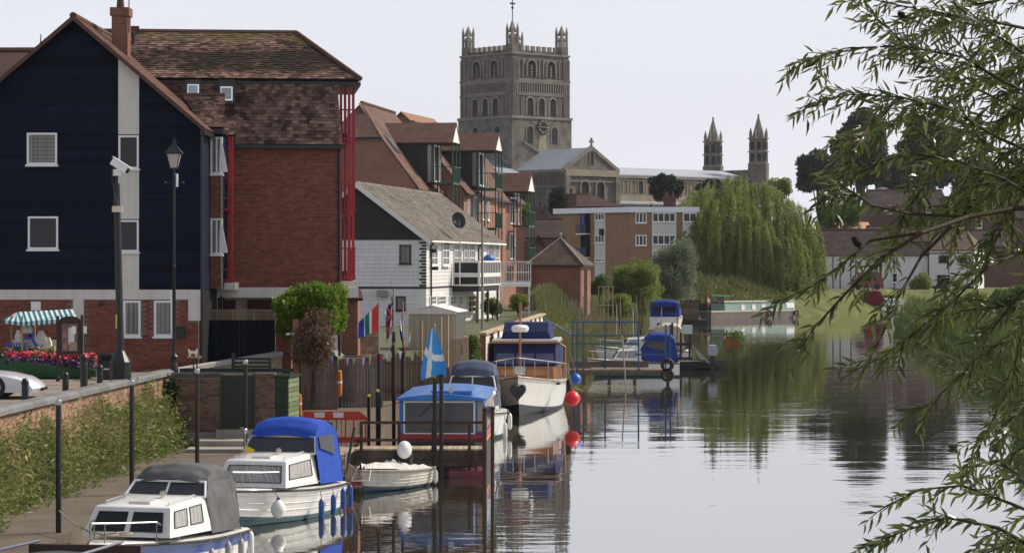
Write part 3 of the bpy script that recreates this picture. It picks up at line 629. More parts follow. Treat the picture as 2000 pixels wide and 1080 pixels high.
def wf(p0, p1, y0, y1, **kw):
    a, b_ = wy(p0), wy(p1); pm = (p0+p1)/2
    return window(W, a, b_, wzf(y1, pm), wzf(y0, pm), -.045, T=TF, **kw)
for p0, p1, nx in ((840,852,2),(862,875,2),(885,899,3),(904,911,2),(914,926,3),(934,939,1),(951,962,2),(965,972,2)): wf(p0, p1, 474, 519, nx=nx, nz=3, fw=.09, bw=.035, glass=M_curtain)
for p0, p1, nx in ((838,849,3),(854,868,4),(876,889,3),(896,901,1)): wf(p0, p1, 577, 596, nx=nx, nz=2, fw=.08, bw=.03)
wf(912, 928, 574, 612, nx=2, nz=3, fw=.12, sill=False, name='french_door'); wf(944, 953, 570, 606, nx=1, nz=3, sill=False, name='french_door')
z = .05
while z < ze-.1:
    if abs(z-zb1) > .12:
        q = MB(TF); q.add([(0.02,-.02,z),(L,-.02,z),(L,-.003,z+.2),(.02,-.003,z+.2),(0.02,.0,z),(L,.0,z),(L,.0,z+.2),(.02,.0,z+.2)], [(0,1,2,3),(0,4,5,1),(1,5,6,2),(3,7,4,0)]); q.build('weatherboard', M_wboard, W, fix=False)
    z += .2
q = MB(TF); q.box(0, -.045, zb1-.04, L, .0, zb1+.04); q.build('floor_band', M_blackboard, W)
for px in (839, 932):
    q = MB(TF); y = wy(px); q.tube([(y,-.3,ze-.2),(y,-.09,ze-.45),(y,-.09,.2 if px < 900 else zb1+.9)], .05, 8); q.build('downpipe', M_black, W)
q = MB(); q.box(.3, -.35, ze-.28, .42, L+.2, ze-.18); q.build('gutter', M_white, W)
for px, py in ((840, 490), (843, 524), (866, 474)):
    q = MB(TF); y = wy(px); q.box(y-.1, -.35, wzf(py,px)-.1, y+.1, -.02, wzf(py,px)+.1); q.build('wall_lamp', M_black, W)
# balcony
bo, ya = 1.5, wy(883); yb = wy(975, bo); zf_, zt_ = wzf(557, 883), wzf(511, 883)
q = MB(); q.box(.02, ya, zf_-.35, bo, yb, zf_-.02); q.build('balcony_deck', M_blackboard, W)
def panel_rail(p0, p1, n, fill):
    for zz0, zz1 in ((zf_+.05, zf_+.45), (zf_+.68, zt_-.06)):
        if fill: q = MB(); q.bar((p0[0],p0[1],(zz0+zz1)/2),(p1[0],p1[1],(zz0+zz1)/2), .03, zz1-zz0); q.build('balcony_panel', M_blackboard, W)
    q = MB()
    for zz0, h in ((zt_, .09), (zf_+.56, .22), (zf_, .1)): q.bar((p0[0],p0[1],zz0),(p1[0],p1[1],zz0), .07, h)
    for i in range(n+1):
        x, y = p0[0]+(p1[0]-p0[0])*i/n, p0[1]+(p1[1]-p0[1])*i/n; q.bar((x,y,zf_-.05),(x,y,zt_), .08)
    q.build('balcony_rail', M_white, W)
panel_rail((.1,ya), (bo,ya), 1, True); panel_rail((bo+.04,ya+.05), (bo+.04,yb), 12, True); 
for y in (ya+.1, (ya+yb)/2, yb-.1): q = MB(); q.box(bo-.14, y-.07, 0, bo-.02, y+.07, zf_-.36); q.build('balcony_post', M_timber, W)
q = MB(); yq = wy(955, .8); q.ball((.8, yq, zt_+.12), .36, .36, .3); q.build('blue_cover', mat('blue_cover', (.03,.13,.42), .5), W)
q = MB(); x0, y0 = .55, wy(898, .55); z0 = wzf(430, 898, .55)
q.tube([(x0,y0,zf_),(x0,y0,z0)], .035, 6); q.build('dish_mast', M_steel, W)
q = MB(TR(x0, y0-.1, z0) @ Matrix.Rotation(R(-28), 4, 'Z') @ Matrix.Rotation(R(14), 4, 'X')); q.lathe([(.001,.12),(.2,.10),(.36,.03),(.46,-.06),(.47,-.06),(.36,.05),(.2,.12),(.001,.14)], 20, ax='y'); o = q.build('satellite_dish', mat('dish_grey', (.06,.065,.07), .5), W, smooth=True)
q = MB(TR(x0, y0-.1, z0) @ Matrix.Rotation(R(-28), 4, 'Z') @ Matrix.Rotation(R(14), 4, 'X')); q.bar((0,.05,-.4),(0,-.4,-.05), .03); q.ball((0,-.42,0), .06); q.build('dish_arm', M_steel, o)
fp = thing('flag_pole', 'tall pale bare pole in front of the white house balcony', 'pole', (SX(942,130), 130, QZ+1))
q = MB(); zq = SZ(437,130)-QZ-1; q.tube([(0,0,-2),(0,0,zq)], .085, 8, .055); q.ball((0,0,zq), .08); q.build('pole', M_concrete, fp)
# raised deck beside it
DD = 160.0; kd = DD/FP; RD = thing('raised_deck', 'small white railed deck on tall legs beside the white house', 'deck', (SX(980,DD), DD, GZ))
dx1 = (1037-980)*kd; dzf, dzt = SZ(553,DD)-GZ, SZ(511,DD)-GZ
q = MB(); q.box(-.1, 0, dzf-.22, dx1, 2.5, dzf); q.build('deck_floor', M_white, RD)
for x in (0.05, dx1-.1):
    for y in (.05, 2.4): q = MB(); q.box(x-.06, y-.06, -1.2, x+.06, y+.06, dzf-.22); q.build('leg', M_white, RD)
q = MB()
for y in (.0, 2.45):
    for i in range(13): q.box(dx1*i/12-.015, y, dzf, dx1*i/12+.015, y+.03, dzt)
    for z in (dzt, (dzf+dzt)/2, dzf+.08): q.box(-.05, y-.02, z-.03, dx1, y+.05, z+.03)
for y in (.6, 1.2, 1.8): q.box(dx1-.04, y, dzf, dx1-.01, y+.03, dzt)
q.build('railing', M_steel, RD)
# ---------------------------------------------------------------- terrace of brick houses with green balcony towers
M_fbrick = brickmat('terrace_brick', (.30,.115,.07), (.24,.085,.055), (.28,.23,.19), bump=.3)
M_ftile = brickmat('terrace_tile', (.20,.125,.095), (.14,.085,.07), (.08,.05,.045), .2, .13, .02, var=.3)
def row_house(D, pxe, rot, zE, zR, hw, L, dy, dL, dE, dR, dout, label, hip=True, wins=True, low=2.9):
    H_ = thing('terrace_house', label, 'house', (SX(pxe, D), D, GZ), rot, 'brick terrace houses with green balconies')
    zh = zE + (zR-zE)*.58 if hip else zR; xh = hw*(zR-zh)/(zR-zE)
    q = MB(); q.prism([(-2*hw,0),(0,0),(0,zE),(-hw+xh,zh),(-hw-xh,zh),(-2*hw,zE)], 0, L); q.build('wall', M_fbrick, H_)
    q = MB(); q.slab((.3,-.2,zE-.28),(.3,L,zE-.28),(-hw,L,zR+.05),(-hw,1.6 if hip else -.2,zR+.05), .12); 
    if hip: q.v[3] = (-hw, 2.2, zR+.05); q.add([(.3,-.2,zE-.28),(-hw,2.2,zR+.05),(-hw+xh+.03,-.2,zh+.05)], [(0,1,2)])
    q.build('river_slope', M_ftile, H_)
    q = MB(); q.slab((-hw,L,zR+.04),(-hw,2.2 if hip else -.2,zR+.04),(-2*hw-.3,-.2,zE-.28),(-2*hw-.3,L,zE-.28), -.12); q.build('rear_slope', M_ftile, H_)
    if hip:
        q = MB(); q.poly((-hw-xh-.1,-.25,zh-.05),(-hw+xh+.1,-.25,zh-.05),(-hw,2.2,zR+.08)); q.build('half_hip', M_ftile, H_)
        q = MB(); q.box(-hw-xh-.1, -.3, zh-.17, -hw+xh+.1, -.19, zh-.06); q.build('gutter', M_black, H_)
    q = MB(); q.tube([(-hw,2.2 if hip else -.2,zR+.08),(-hw,L,zR+.08)], .11, 6); q.build('ridge', M_ridge, H_)
    q = MB(); q.box(.26, -.2, zE-.42, .4, L, zE-.29); q.build('gutter', M_black, H_)
    # dormer and balcony tower
    yc = dy + dL/2
    q = MB(); q.prism([(-hw,zE+.2),(.35,zE+.2),(.35,dE),(-hw,dE)], dy, dy+dL); q.build('dormer_wall', M_blackboard, H_)
    for sg in (-1, 1):
        q = MB(); q.slab((-hw*.98,yc+sg*(dL/2+.25),dE-.08),(dout,yc+sg*(dL/2+.25),dE-.08),(dout,yc,dR),(-hw*.98,yc,dR), -.12*sg); q.build('dormer_roof', mat('terrace_clay', (.115,.065,.053), .85, .3, 1.5, bump=.3), H_)
    q = MB(TF); q.prism([(dy+.1,dE-.05),(dy+dL-.1,dE-.05),(yc,dR-.2)], -dout+.03, -dout+.12); q.build('dormer_gable', M_white, H_)
    window(H_, dy+.5, dy+dL-.3, zE+.3, dE-.2, -.38, T=TF, nx=2, fw=.12, sill=False, name='glazed_door')
    w_ = MB(); w_.box(.05, dy-.02, zE+.3, .3, dy-.004, dE-.25); o = w_.build('side_pane', M_curtain, H_)
    q = MB(); 
    for x in (.1, dout-.08):
        for y in (dy, yc, dy+dL-.1): q.box(x+.3 if x < .2 else x, y, low, x+.38 if x < .2 else x+.08, y+.08, dE-.1)
    q.build('balcony_frame', M_green, H_)
    zf = dE-2.7
    while zf > low+.3:
        q = MB(); q.box(.36, dy, zf-.15, dout, dy+dL, zf); q.build('balcony_floor', M_green, H_)
        q = MB(); 
        for i in range(8): x = .4+(dout-.45)*i/7; q.box(x-.014, dy-.05, zf, x+.014, dy-.02, zf+1.0)
        for i in range(int(dL/.16)): y = dy+i*.16; q.box(dout+.01, y-.014, zf, dout+.035, y+.014, zf+1.0)
        q.box(.36, dy-.06, zf+1.0, dout+.05, dy-.01, zf+1.05); q.box(dout, dy-.05, zf+1.0, dout+.06, dy+dL, zf+1.05); q.build('railing', M_green, H_)
        if zf < zE: window(H_, dy+.5, dy+dL-.3, zf+.1, zf+2.2, -.02, T=TF, nx=2, fw=.12, sill=False, name='glazed_door')
        zf -= 2.75
    if wins:
        for y in (dy+dL+1.3, dy+dL+3.4, 1.2):
            for z in (zE-2.0, zE-4.7):
                if y < L-.8 and (y > dy+dL or y+.9 < dy): window(H_, y, y+.9, z, z+1.35, -.02, T=TF, fw=.1, nx=2)
    return H_
H1 = row_house(165, 812, -8, 8.35, 13.75, 4.0, 14, 4.2, 3.0, 11.35, 12.65, 1.75, 'red brick terrace house behind the white house, leftmost and nearest, with half-hipped roof')
q = MB(); n_ = Vector((13.75-8.35, 0, 4.0)).normalized()
for v_, lift, m_, nm in (((.42,.62,1.3,2.9), .05, M_black, 'roof_window'), ((.45,.59,1.45,2.75), .09, glassmat('sky_glass2', (.16,.19,.22)), 'pane')):
    def rp(t, y): return Vector((.3-4.3*t, y, 8.07+5.73*t)) + n_*lift
    q = MB(); q.slab(rp(v_[0],v_[2]), rp(v_[0],v_[3]), rp(v_[1],v_[3]), rp(v_[1],v_[2]), .06); o = q.build(nm, m_, H1 if nm == 'roof_window' else o)
H2 = row_house(174.5, 906, -9, 8.35, 13.0, 4.0, 14, 3.2, 2.8, 11.2, 12.4, 1.7, 'red brick terrace house, middle one of the three with green balconies')
H3 = row_house(189, 951, -10, 8.3, 12.2, 3.4, 15, 9.0, 3.0, 8.9, 10.3, 1.6, 'red brick terrace house with windows above the slate roof, farthest of the three', hip=False)
wp = thing('garden_wall_pier', 'sunlit tall brick pier at the end of the terrace', 'pier', (SX(1008,176), 176, GZ))
q = MB(); q.box(0, 0, -.5, .55, 3.0, SZ(443,176)-GZ); q.build('shaft', M_fbrick, wp); q = MB(); q.box(-.04, -.04, SZ(443,176)-GZ, .59, 3.04, SZ(440,176)-GZ); q.build('coping', M_ridge, wp)
def gable_house(name, label, px0, px1, py_e, py_r, D, m_w, m_r, rot=0, dep=9, base=0, hipR=False, hipL=False, cat='house', front='eave', wins=()):
    """plain house: ridge along x (front='eave') or along y (front='gable')"""
    o = thing(name, label, cat, (SX(px0, D), D, GZ), rot); w_ = (px1-px0)*D/FP; ze, zr = SZ(py_e, D)-GZ, SZ(py_r, D + (dep/2 if front == 'eave' else 0))-GZ
    q = MB()
    if front == 'eave':
        a = 0 if not hipL else dep*.45; b_ = w_ if not hipR else w_-dep*.45
        q.box(0, 0, -base, w_, dep, ze); q.build('wall', m_w, o)
        q = MB(); q.slab((-.2,-.3,ze-.1),(w_+.2,-.3,ze-.1),(b_,dep/2,zr),(a,dep/2,zr), .1); q.build('front_slope', m_r, o)
        q = MB(); q.slab((w_+.2,dep+.3,ze-.1),(-.2,dep+.3,ze-.1),(a,dep/2,zr),(b_,dep/2,zr), .1); q.build('rear_slope', m_r, o)
        q = MB()
        if hipR: q.slab((w_+.2,-.3,ze-.1),(w_+.2,dep+.3,ze-.1),(b_,dep/2+.02,zr),(b_,dep/2-.02,zr), .1)
        else: q.poly((w_,0,ze),(w_,dep,ze),(w_,dep/2,zr-.08))
        q.build('right_end', m_r if hipR else m_w, o)
        q = MB()
        if hipL: q.slab((-.2,dep+.3,ze-.1),(-.2,-.3,ze-.1),(a,dep/2-.02,zr),(a,dep/2+.02,zr), .1)
        else: q.poly((0,0,ze),(0,dep/2,zr-.08),(0,dep,ze))
        q.build('left_end', m_r if hipL else m_w, o)
        q = MB(); q.tube([(a,dep/2,zr+.03),(b_,dep/2,zr+.03)], .14, 6); q.build('ridge', M_ridge, o)
    else:
        q.prism([(0,-base),(w_,-base),(w_,ze),(w_/2,zr),(0,ze)], 0, dep); q.build('wall', m_w, o)
        for sg in (0, 1):
            q = MB(); e = -.3 if not sg else w_+.3; q.slab((e,-.3,ze-.2),(e,dep,ze-.2),(w_/2,dep,zr+.1),(w_/2,-.3,zr+.1), .1*(1 if sg else -1)); q.build('right_slope' if sg else 'left_slope', m_r, o)
    for p0, p1, y0, y1, nx in wins:
        window(o, (p0-px0)*D/FP, (p1-px0)*D/FP, SZ(y1, D)-GZ, SZ(y0, D)-GZ, -.02, nx=nx, nz=2, fw=.1)
    return o
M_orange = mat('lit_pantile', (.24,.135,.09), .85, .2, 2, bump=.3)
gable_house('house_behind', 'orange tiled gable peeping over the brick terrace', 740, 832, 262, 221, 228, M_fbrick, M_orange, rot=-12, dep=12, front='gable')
# ---------------------------------------------------------------- square brick hut with pyramid roof
DH = 178.0; HU = thing('pyramid_hut', 'small square brick hut with pyramid tiled roof and ball finial', 'hut', (SX(1134,DH), DH, GZ), -13)
hk = DH/FP; hwid = 99*hk/math.cos(R(13)); hz = SZ(516,DH)-GZ; hap = SZ(464,DH+2)-GZ
q = MB(); q.box(-hwid, 0, -.6, 0, hwid, hz); q.build('wall', brickmat('hut_brick', (.235,.075,.05), (.185,.058,.04), (.25,.2,.17)), HU)
for a, b_ in (((-hwid-.25,-.25),(.25,-.25)), ((.25,-.25),(.25,hwid+.25)), ((.25,hwid+.25),(-hwid-.25,hwid+.25)), ((-hwid-.25,hwid+.25),(-hwid-.25,-.25))):
    q = MB(); q.poly((a[0],a[1],hz-.05),(b_[0],b_[1],hz-.05),(-hwid/2,hwid/2,hap)); q.build('roof_slope', brickmat('hut_tile', (.135,.11,.092), (.10,.082,.07), (.08,.06,.05), .28, .11, .02, var=.35), HU)
q = MB(); q.box(-hwid-.26, -.26, hz-.16, .26, hwid+.26, hz-.055); q.build('eaves', M_black, HU)
for sx_, sy_ in ((1,-1),(-1,-1)): q = MB(); q.tube([(-hwid/2+sx_*(hwid/2+.22),hwid/2+sy_*(hwid/2+.22),hz),(-hwid/2,hwid/2,hap)], .06, 6); q.build('hip_ridge', M_concrete, HU)
q = MB(); q.lathe([(.09,0),(.06,.12),(.14,.25),(.001,.4)], 8, (-hwid/2,hwid/2,hap-.02)); q.build('finial', M_concrete, HU)
q = MB(TF); q.box(1.3, -.03, -.3, 2.2, .01, hz-.4); q.build('door', M_dark, HU)
# ---------------------------------------------------------------- flats
M_flat = brickmat('flats_brick', (.33,.175,.10), (.27,.14,.08), (.30,.23,.17), var=.15, bump=.2)
FLX, FLD = SX(1232, 294), 294.0
Lx, Ld = SX(1087, 304), 304.0
ang = math.degrees(math.atan2(Ld-FLD, Lx-FLX))       # direction of the left front seen from the corner
FT = thing('flats', 'flat roofed brown brick flats with pale fascia and white panels', 'apartment block', (FLX, FLD, GZ))
zfl = SZ(404.5, 294)-GZ; zfb = SZ(415, 294)-GZ
lv = Vector((Lx-FLX, Ld-FLD)); Llen = lv.length; Rw = SX(1366,294)-FLX
q = MB(); q.prism([(0,0),(Rw,0),(Rw,14),(lv.x+3,lv.y+10),(lv.x,lv.y)], -.5, zfb, 'z'); q.build('wall', M_flat, FT)
n2 = Vector((-lv.y, lv.x)).normalized(); n2 = n2 if n2.y < 0 else -n2
q = MB(); q.prism([(n2.x*.3,n2.y*.3-.2),(Rw,-.3),(Rw,14),(lv.x+3,lv.y+10),(lv.x+n2.x*.3-.2,lv.y+n2.y*.3)], zfb+.003, zfl, 'z'); q.build('fascia', mat('grey_fascia', (.76,.77,.80), .6, .08), FT)
# left front: local u along corner -> left ; transform with -y facing n2
ux = lv.normalized()*-1
TL = Matrix(((ux.x, -n2.x, 0, lv.x),(ux.y, -n2.y, 0, lv.y),(0,0,1,0),(0,0,0,1)))
def fu(px):                                     # distance along the left front from its left end
    t = (px-1000)/FP; s_ = (t*FLD - FLX) / (lv.x - t*lv.y); return (1-s_)*Llen
def fz(py, px):
    s_ = 1-fu(px)/Llen; return SZ(py, FLD+lv.y*s_)-GZ
q = MB(TL); a, b_ = fu(1162), fu(1183); q.box(a, -.06, 0, b_, -.002, zfb-.01); q.build('white_panel', M_cream, FT)
for y0, y1 in ((417,431),(459,475),(505,512)): window(FT, a+.1, b_-.1, fz(y1,1172), fz(y0,1172), -.09, T=TL, nx=3, fw=.12, bw=.06)
for y0, y1 in ((418,456),(458,502)):
    q = MB(TL); q.box(fu(1134), -.03, fz(y1,1143), fu(1153), -.002, fz(y0,1143)); o = q.build('recess_shade_panel', M_dark, FT)  # flat near-black panel on the wall paints the shade of a recess
    q = MB(TL); q.box(fu(1134), -.8, fz(y1,1143)-.15, fu(1153), -.04, fz(y1,1143)); q.build('balcony_slab', M_white, o)
    q = MB(TL)
    for i in range(12): x = fu(1134)+(fu(1153)-fu(1134))*i/11; q.box(x-.03, -.78, fz(y1,1143), x+.03, -.74, fz(y1,1143)+1.0)
    q.box(fu(1134), -.8, fz(y1,1143)+1, fu(1153), -.72, fz(y1,1143)+1.08); q.build('railing', mat('slate_blue_rail', (.06,.09,.14), .5), o)
q = MB(TL); q.box(fu(1142), -.5, fz(440,1143), fu(1146), -.35, fz(420,1143)); q.build('hanging_towel', mat('blue_towel', (.08,.13,.5), .8), FT)
rk = 294/FP
for p0, p1, y0, y1, nx in ((1241,1263,415,436,3),(1241,1263,459,480,3)): window(FT, (p0-1232)*rk, (p1-1232)*rk, SZ(y1,294)-GZ, SZ(y0,294)-GZ, -.03, nx=nx, fw=.12, bw=.06)
for p0, p1 in ((1273,1321),(1333,1362)):
    q = MB(); q.box((p0-1232)*rk, -.2, 0, (p1-1232)*rk, -.002, zfb-.01); q.build('white_panel', M_cream, FT)
    for y0, y1 in ((416,434),(459,478),(502,520)): window(FT, (p0-1232+1)*rk, (p1-1232-2)*rk, SZ(y1,294)-GZ, SZ(y0,294)-GZ, -.24, nx=4 if p1 < 1330 else 2, fw=.1, bw=.05)
q = MB(TL); x, z = fu(1178), fz(452,1178); q.box(x-.2, -.5, z-.5, x+.2, -.1, z+.3); q.build('wall_lamp', M_black, FT)
# ---------------------------------------------------------------- abbey
M_st = brickmat('abbey_stone', (.205,.182,.16), (.16,.142,.126), (.135,.12,.108), .9, .42, .03, var=.5, bump=.5)
M_st2 = mat('abbey_dressed_stone', (.225,.2,.178), .9, .3, .3, bump=.4, bsc=4)
M_gold = mat('honey_stone', (.29,.25,.19), .9, .25, .4, bump=.3, bsc=4)
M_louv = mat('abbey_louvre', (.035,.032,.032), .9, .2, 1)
TH = 42.0
AB = thing('abbey', 'great stone abbey church with square Norman crossing tower, long nave and two west turrets', 'church', (SX(1000,459), 459, GZ), TH)
def az(py, D=459): return SZ(py, D)-GZ
ct, st_ = math.cos(R(TH)), math.sin(R(TH))
S = 14.0
zP, zU, zA, zM, zL, z0_ = az(96), az(115), az(155), az(184), az(231), 0
TE = Matrix(((0,1,0,0),(-1,0,0,S),(0,0,1,0),(0,0,0,1)))     # -y face turned to -x, u runs from the far end to the near corner
q = MB(); q.box(-.35, -.35, z0_, S+.35, S+.35, zL); o = q.build('tower_base_stage', M_st, AB)
q = MB(); q.box(0, 0, zL+.005, S, S, zU+1.2); T_ = q.build('tower_shaft', M_st, AB)
q = MB(); q.box(.55, .55, zU+1.21, S-.55, S-.55, zP); q.build('parapet', M_st, AB)
for z, h, e in ((zL,.5,.5),(zM-.1,.35,.18),(zA-.15,.4,.2),(zU+.9,.35,.2)):
    q = MB(); q.box(-e, -e, z+.006, S+e, S+e, z+h); q.build('string_course', M_st2, AB)
def arch_pts(x, z, w, h, n=7):
    return [(x-w/2,z),(x+w/2,z)] + [(x+w/2*math.cos(math.pi*i/n), z+h-w/2+w/2*math.sin(math.pi*i/n)) for i in range(n+1)]
def arch(parent, x, z, w, h, T, y=0, ring=.28, out=.3, m=None, mr=None, slat=0, name='arched_window', dark=True):
    q = MB(T); q.prism(arch_pts(x, z, w, h), y-.06, y+.05); o = q.build(name, m or M_louv, parent)
    a, b_ = arch_pts(x, z, w, h), arch_pts(x, z, w+2*ring, h+ring); q = MB(T); n = len(a)
    for i in range(1, n):
        j = (i+1) % n
        if j == 0 or i == 0: continue
        q.prism([a[i], b_[i], b_[j], a[j]], y-out, y+.02)
    q.prism([a[-1], b_[-1], b_[0], a[0]], y-out, y+.02)
    q.build('arch_moulding', mr or M_st2, o)
    if slat:
        q = MB(T)
        for i in range(slat): zz = z+(h-w*.3)*(i+.5)/slat; q.box(x-w*.45, y-.16, zz-.1, x+w*.45, y-.062, zz+.05)
        q.build('louvre', mat('louvre_slat', (.11,.095,.08), .9), o)
    return o
for T in (Matrix(), TE):
    for cx in (4.6, 9.4):
        arch(AB, cx, zA+.7, 2.0, 2.9, T, slat=4); q = MB(T); q.box(cx-.12, -.2, zA+.7, cx+.12, -.05, zA+2.6); q.build('mullion', M_st2, AB)
    for i in range(14):
        if 3.2 < .5+i*1.0 < 6.0 or 8.0 < .5+i < 10.8: continue
        q = MB(T); q.box(.42+i*1.0, -.22, zA+.42, .62+i*1.0, .01, zU+.2); q.build('shaft', M_st2, AB)
    q = MB(T); q.box(.2, -.2, zM+.26, S-.2, .01, zM+.55); q.build('arcade_sill', M_st2, AB)
    for i in range(21):
        q = MB(T); x = 1.2+i*.58; q.box(x-.1, -.26, zM+.56, x+.1, .01, zA-.5); q.build('arcade_shaft', M_st2, AB)
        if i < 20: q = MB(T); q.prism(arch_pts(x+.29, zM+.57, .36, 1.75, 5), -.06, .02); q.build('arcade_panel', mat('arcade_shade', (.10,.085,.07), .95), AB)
    q = MB(T); q.box(.2, -.27, zA-.5, S-.2, .01, zA-.2); q.build('arcade_head', M_st2, AB)
    for cx in (4.2, 7.0, 9.8): arch(AB, cx, zL+.7, 1.5, 3.1, T, slat=6, ring=.34)
    for i in (1.3, 2.2, 2.7, 5.4, 5.85, 8.15, 8.6, 11.3, 11.8, 12.7): q = MB(T); q.box(i-.12, -.24, zL+.56, i+.12, .01, zM-.4); q.build('shaft', M_st2, AB)
    for a in (0, S-1.5):
        q = MB(T); q.box(a-.02, -.16, zL+.51, a+1.52, .012, zU+.4); q.build('corner_buttress', M_st, AB)
        for i in range(4): q = MB(T); q.box(a+.12+i*.4, -.3, zL+.6, a+.26+i*.4, -.15, zU+.2); q.build('buttress_shaft', M_st2, AB)
    for i in range(9):
        q = MB(T); x = 1.3+i*1.36; q.box(x, .5, zP+.004, x+.75, .95, zP+.85); q.build('merlon', M_st2, AB)
    for cx in (4.6, 9.6): q = MB(T); q.prism([(cx-.7,zU+.95),(cx+.7,zU+1.25),(cx+.7,zU+1.6),(cx-.7,zU+1.3)], .2, .56); q.build('gargoyle', M_louv, AB)
arch(AB, 4.0, az(278), 1.5, 3.0, Matrix(), y=-.35, ring=.2, out=.12); arch(AB, 10.0, az(278), 1.5, 3.0, Matrix(), y=-.35, ring=.2, out=.12)
arch(AB, 4.5, az(278), 1.5, 3.0, TE, y=-.35, ring=.2, out=.12); arch(AB, 10.5, az(278), 1.5, 3.0, TE, y=-.35, ring=.2, out=.12)
q = MB(); q.lathe([(.001,-.62),(1.15,-.62),(1.35,-.55),(1.35,-.36)], 24, (7.1, 0, az(246)), 'y'); c_ = q.build('clock', M_louv, AB)
for i in range(12): a = i*math.pi/6; q = MB(Matrix.Translation((7.1,-.66,az(246))) @ Matrix.Rotation(a, 4, 'Y')); q.box(-.1, -.04, .8, .1, .02, 1.28); q.build('numeral', mat('gilt', (.30,.26,.17), .4), c_)
for a, l in ((95, .95), (268, .7)): q = MB(Matrix.Translation((7.1,-.68,az(246))) @ Matrix.Rotation(R(a), 4, 'Y')); q.box(-.07, -.05, -.1, .07, .0, l); q.build('clock_hand', MATS['gilt'], c_)
q = MB(); q.prism([(5.9,az(300)),(8.3,az(300)),(7.9,az(262)),(6.3,az(262))], -.42, -.34); q.build('pale_patch', M_gold, AB)
def pinnacle(x, y, tall):
    b = MB(); b.box(x-.85, y-.85, zU+1.22, x+.85, y+.85, zP+1.0); o = b.build('pinnacle', M_st, AB)
    for i in (-1, 0, 1):
        for j in (-1, 0, 1):
            if i == 0 and j == 0: continue
            big = i and j; q = MB(); h = zP+1.0+(2.6 if big else 2.4); cx_, cy_ = x+i*.66, y+j*.66; s_ = .17 if big else .10
            q.box(cx_-s_, cy_-s_, zP+1.0, cx_+s_, cy_+s_, h-.6*(not big))
            if big: q.loft([[(cx_+a*.2,cy_+c*.2,h) for a, c in ((-1,-1),(1,-1),(1,1),(-1,1))], [(cx_+a*.02,cy_+c*.02,h+1.2) for a, c in ((-1,-1),(1,-1),(1,1),(-1,1))]])
            q.build('pinnacle_shaft', M_st2, o)
    for z in (zP+2.1, zP+3.1): q = MB(); q.box(x-.76, y-.76, z, x+.76, y+.76, z+.28); q.build('pinnacle_band', M_st2, o)
    q = MB(); q.loft([[(x+a*.48,y+c*.48,zP+3.39) for a, c in ((-1,-1),(1,-1),(1,1),(-1,1))], [(x+a*.03,y+c*.03,zP+5.0+tall) for a, c in ((-1,-1),(1,-1),(1,1),(-1,1))]]); q.build('spirelet', M_st2, o)
    return o
for x, y, t in ((.95,.95,.5),(S-.95,.95,0),(.95,S-.95,0),(S-.95,S-.95,-.4)): pn = pinnacle(x, y, t)
q = MB(); q.tube([(1.1,1.1,zP+4),(1.1,1.1,az(-20))], .09, 5); q.bar((.5,1.1,az(6)),(1.7,1.1,az(6)), .15, .3); q.ball((1.1,1.1,az(14)), .25); q.build('weathervane', M_black, AB)
# north transept with lead roof and gable
tl, tw = 13.3, 6.2; zg, ze_ = az(289,455), az(331,455)
q = MB(); q.prism([(7-tw,0),(7+tw,0),(7+tw,ze_),(7,zg-.25),(7-tw,ze_)], -tl, -.36); q.build('transept_wall', M_st, AB)
for sg in (-1, 1): q = MB(); q.slab((7+sg*(tw+.3),-tl+.5,ze_-.1),(7+sg*(tw+.3),-.37,ze_-.1),(7,-.37,zg),(7,-tl+.5,zg), .2*sg); q.build('transept_roof', M_lead, AB)
q = MB()
for sg in (-1, 1): q.slab((7,-tl-.2,zg+.3),(7+sg*(tw+.6),-tl-.2,ze_+.1),(7+sg*(tw+.6),-tl-.2,ze_-.6),(7,-tl-.2,zg-.4), -.65*sg)
q.build('gable_coping', M_st2, AB)
q = MB(); q.box(6.85, -tl-.1, zg+.3, 7.15, -tl+.2, zg+1.7); q.box(6.5, -tl-.08, zg+.9, 7.5, -tl+.18, zg+1.2); q.build('gable_cross', M_st2, AB)
TN = TR(0, -tl, 0)
q = MB(TN); q.box(7-tw-.3, -.35, ze_-1.3, 7+tw+.3, -.01, ze_-.15); q.build('gold_cornice', M_gold, AB)
arch(AB, 7, ze_+.9, .8, 2.2, TN, ring=.2, out=.15); arch(AB, 5.2, az(390,447), 1.9, 3.4, TN, ring=.3); arch(AB, 9.0, az(390,447), 1.9, 3.4, TN, ring=.3)
q = MB(TN); q.box(7-tw-.2, -.25, az(343,447)-1.0, 7+tw+.2, -.01, az(343,447)-.7); q.build('string_course', M_st2, AB)
for a in (-tw-.4, tw-.6): q = MB(TN); q.box(7+a, -.5, 0, 7+a+1.0, -.012, ze_-1.31); q.build('buttress', M_st, AB)
TEt = Matrix(((0,1,0,7-tw),(-1,0,0,0),(0,0,1,0),(0,0,0,1)))
q = MB(TEt); q.box(.6, -.3, ze_-.6, tl-.2, -.004, ze_-.15); q.build('corbel_table', M_st2, AB)
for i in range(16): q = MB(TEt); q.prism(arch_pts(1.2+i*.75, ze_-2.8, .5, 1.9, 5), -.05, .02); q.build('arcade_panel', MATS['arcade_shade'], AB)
q = MB(TEt); q.box(.6, -.25, ze_-3.3, tl-.2, -.004, ze_-2.95); q.build('string_course', M_st2, AB)
# scars of an older steep roof on the tower
for p0, p1, T in (((2.4,az(277)),(7.6,az(303)), Matrix()), ((5.5,az(258)),(13.6,az(322)), Matrix(((0,1,0,0),(-1,0,0,S),(0,0,1,0),(0,0,0,1))))):
    q = MB(T); q.bar((p0[0],-.42,p0[1]),(p1[0],-.42,p1[1]), .3, .35); q.build('roof_scar', M_st2, AB)
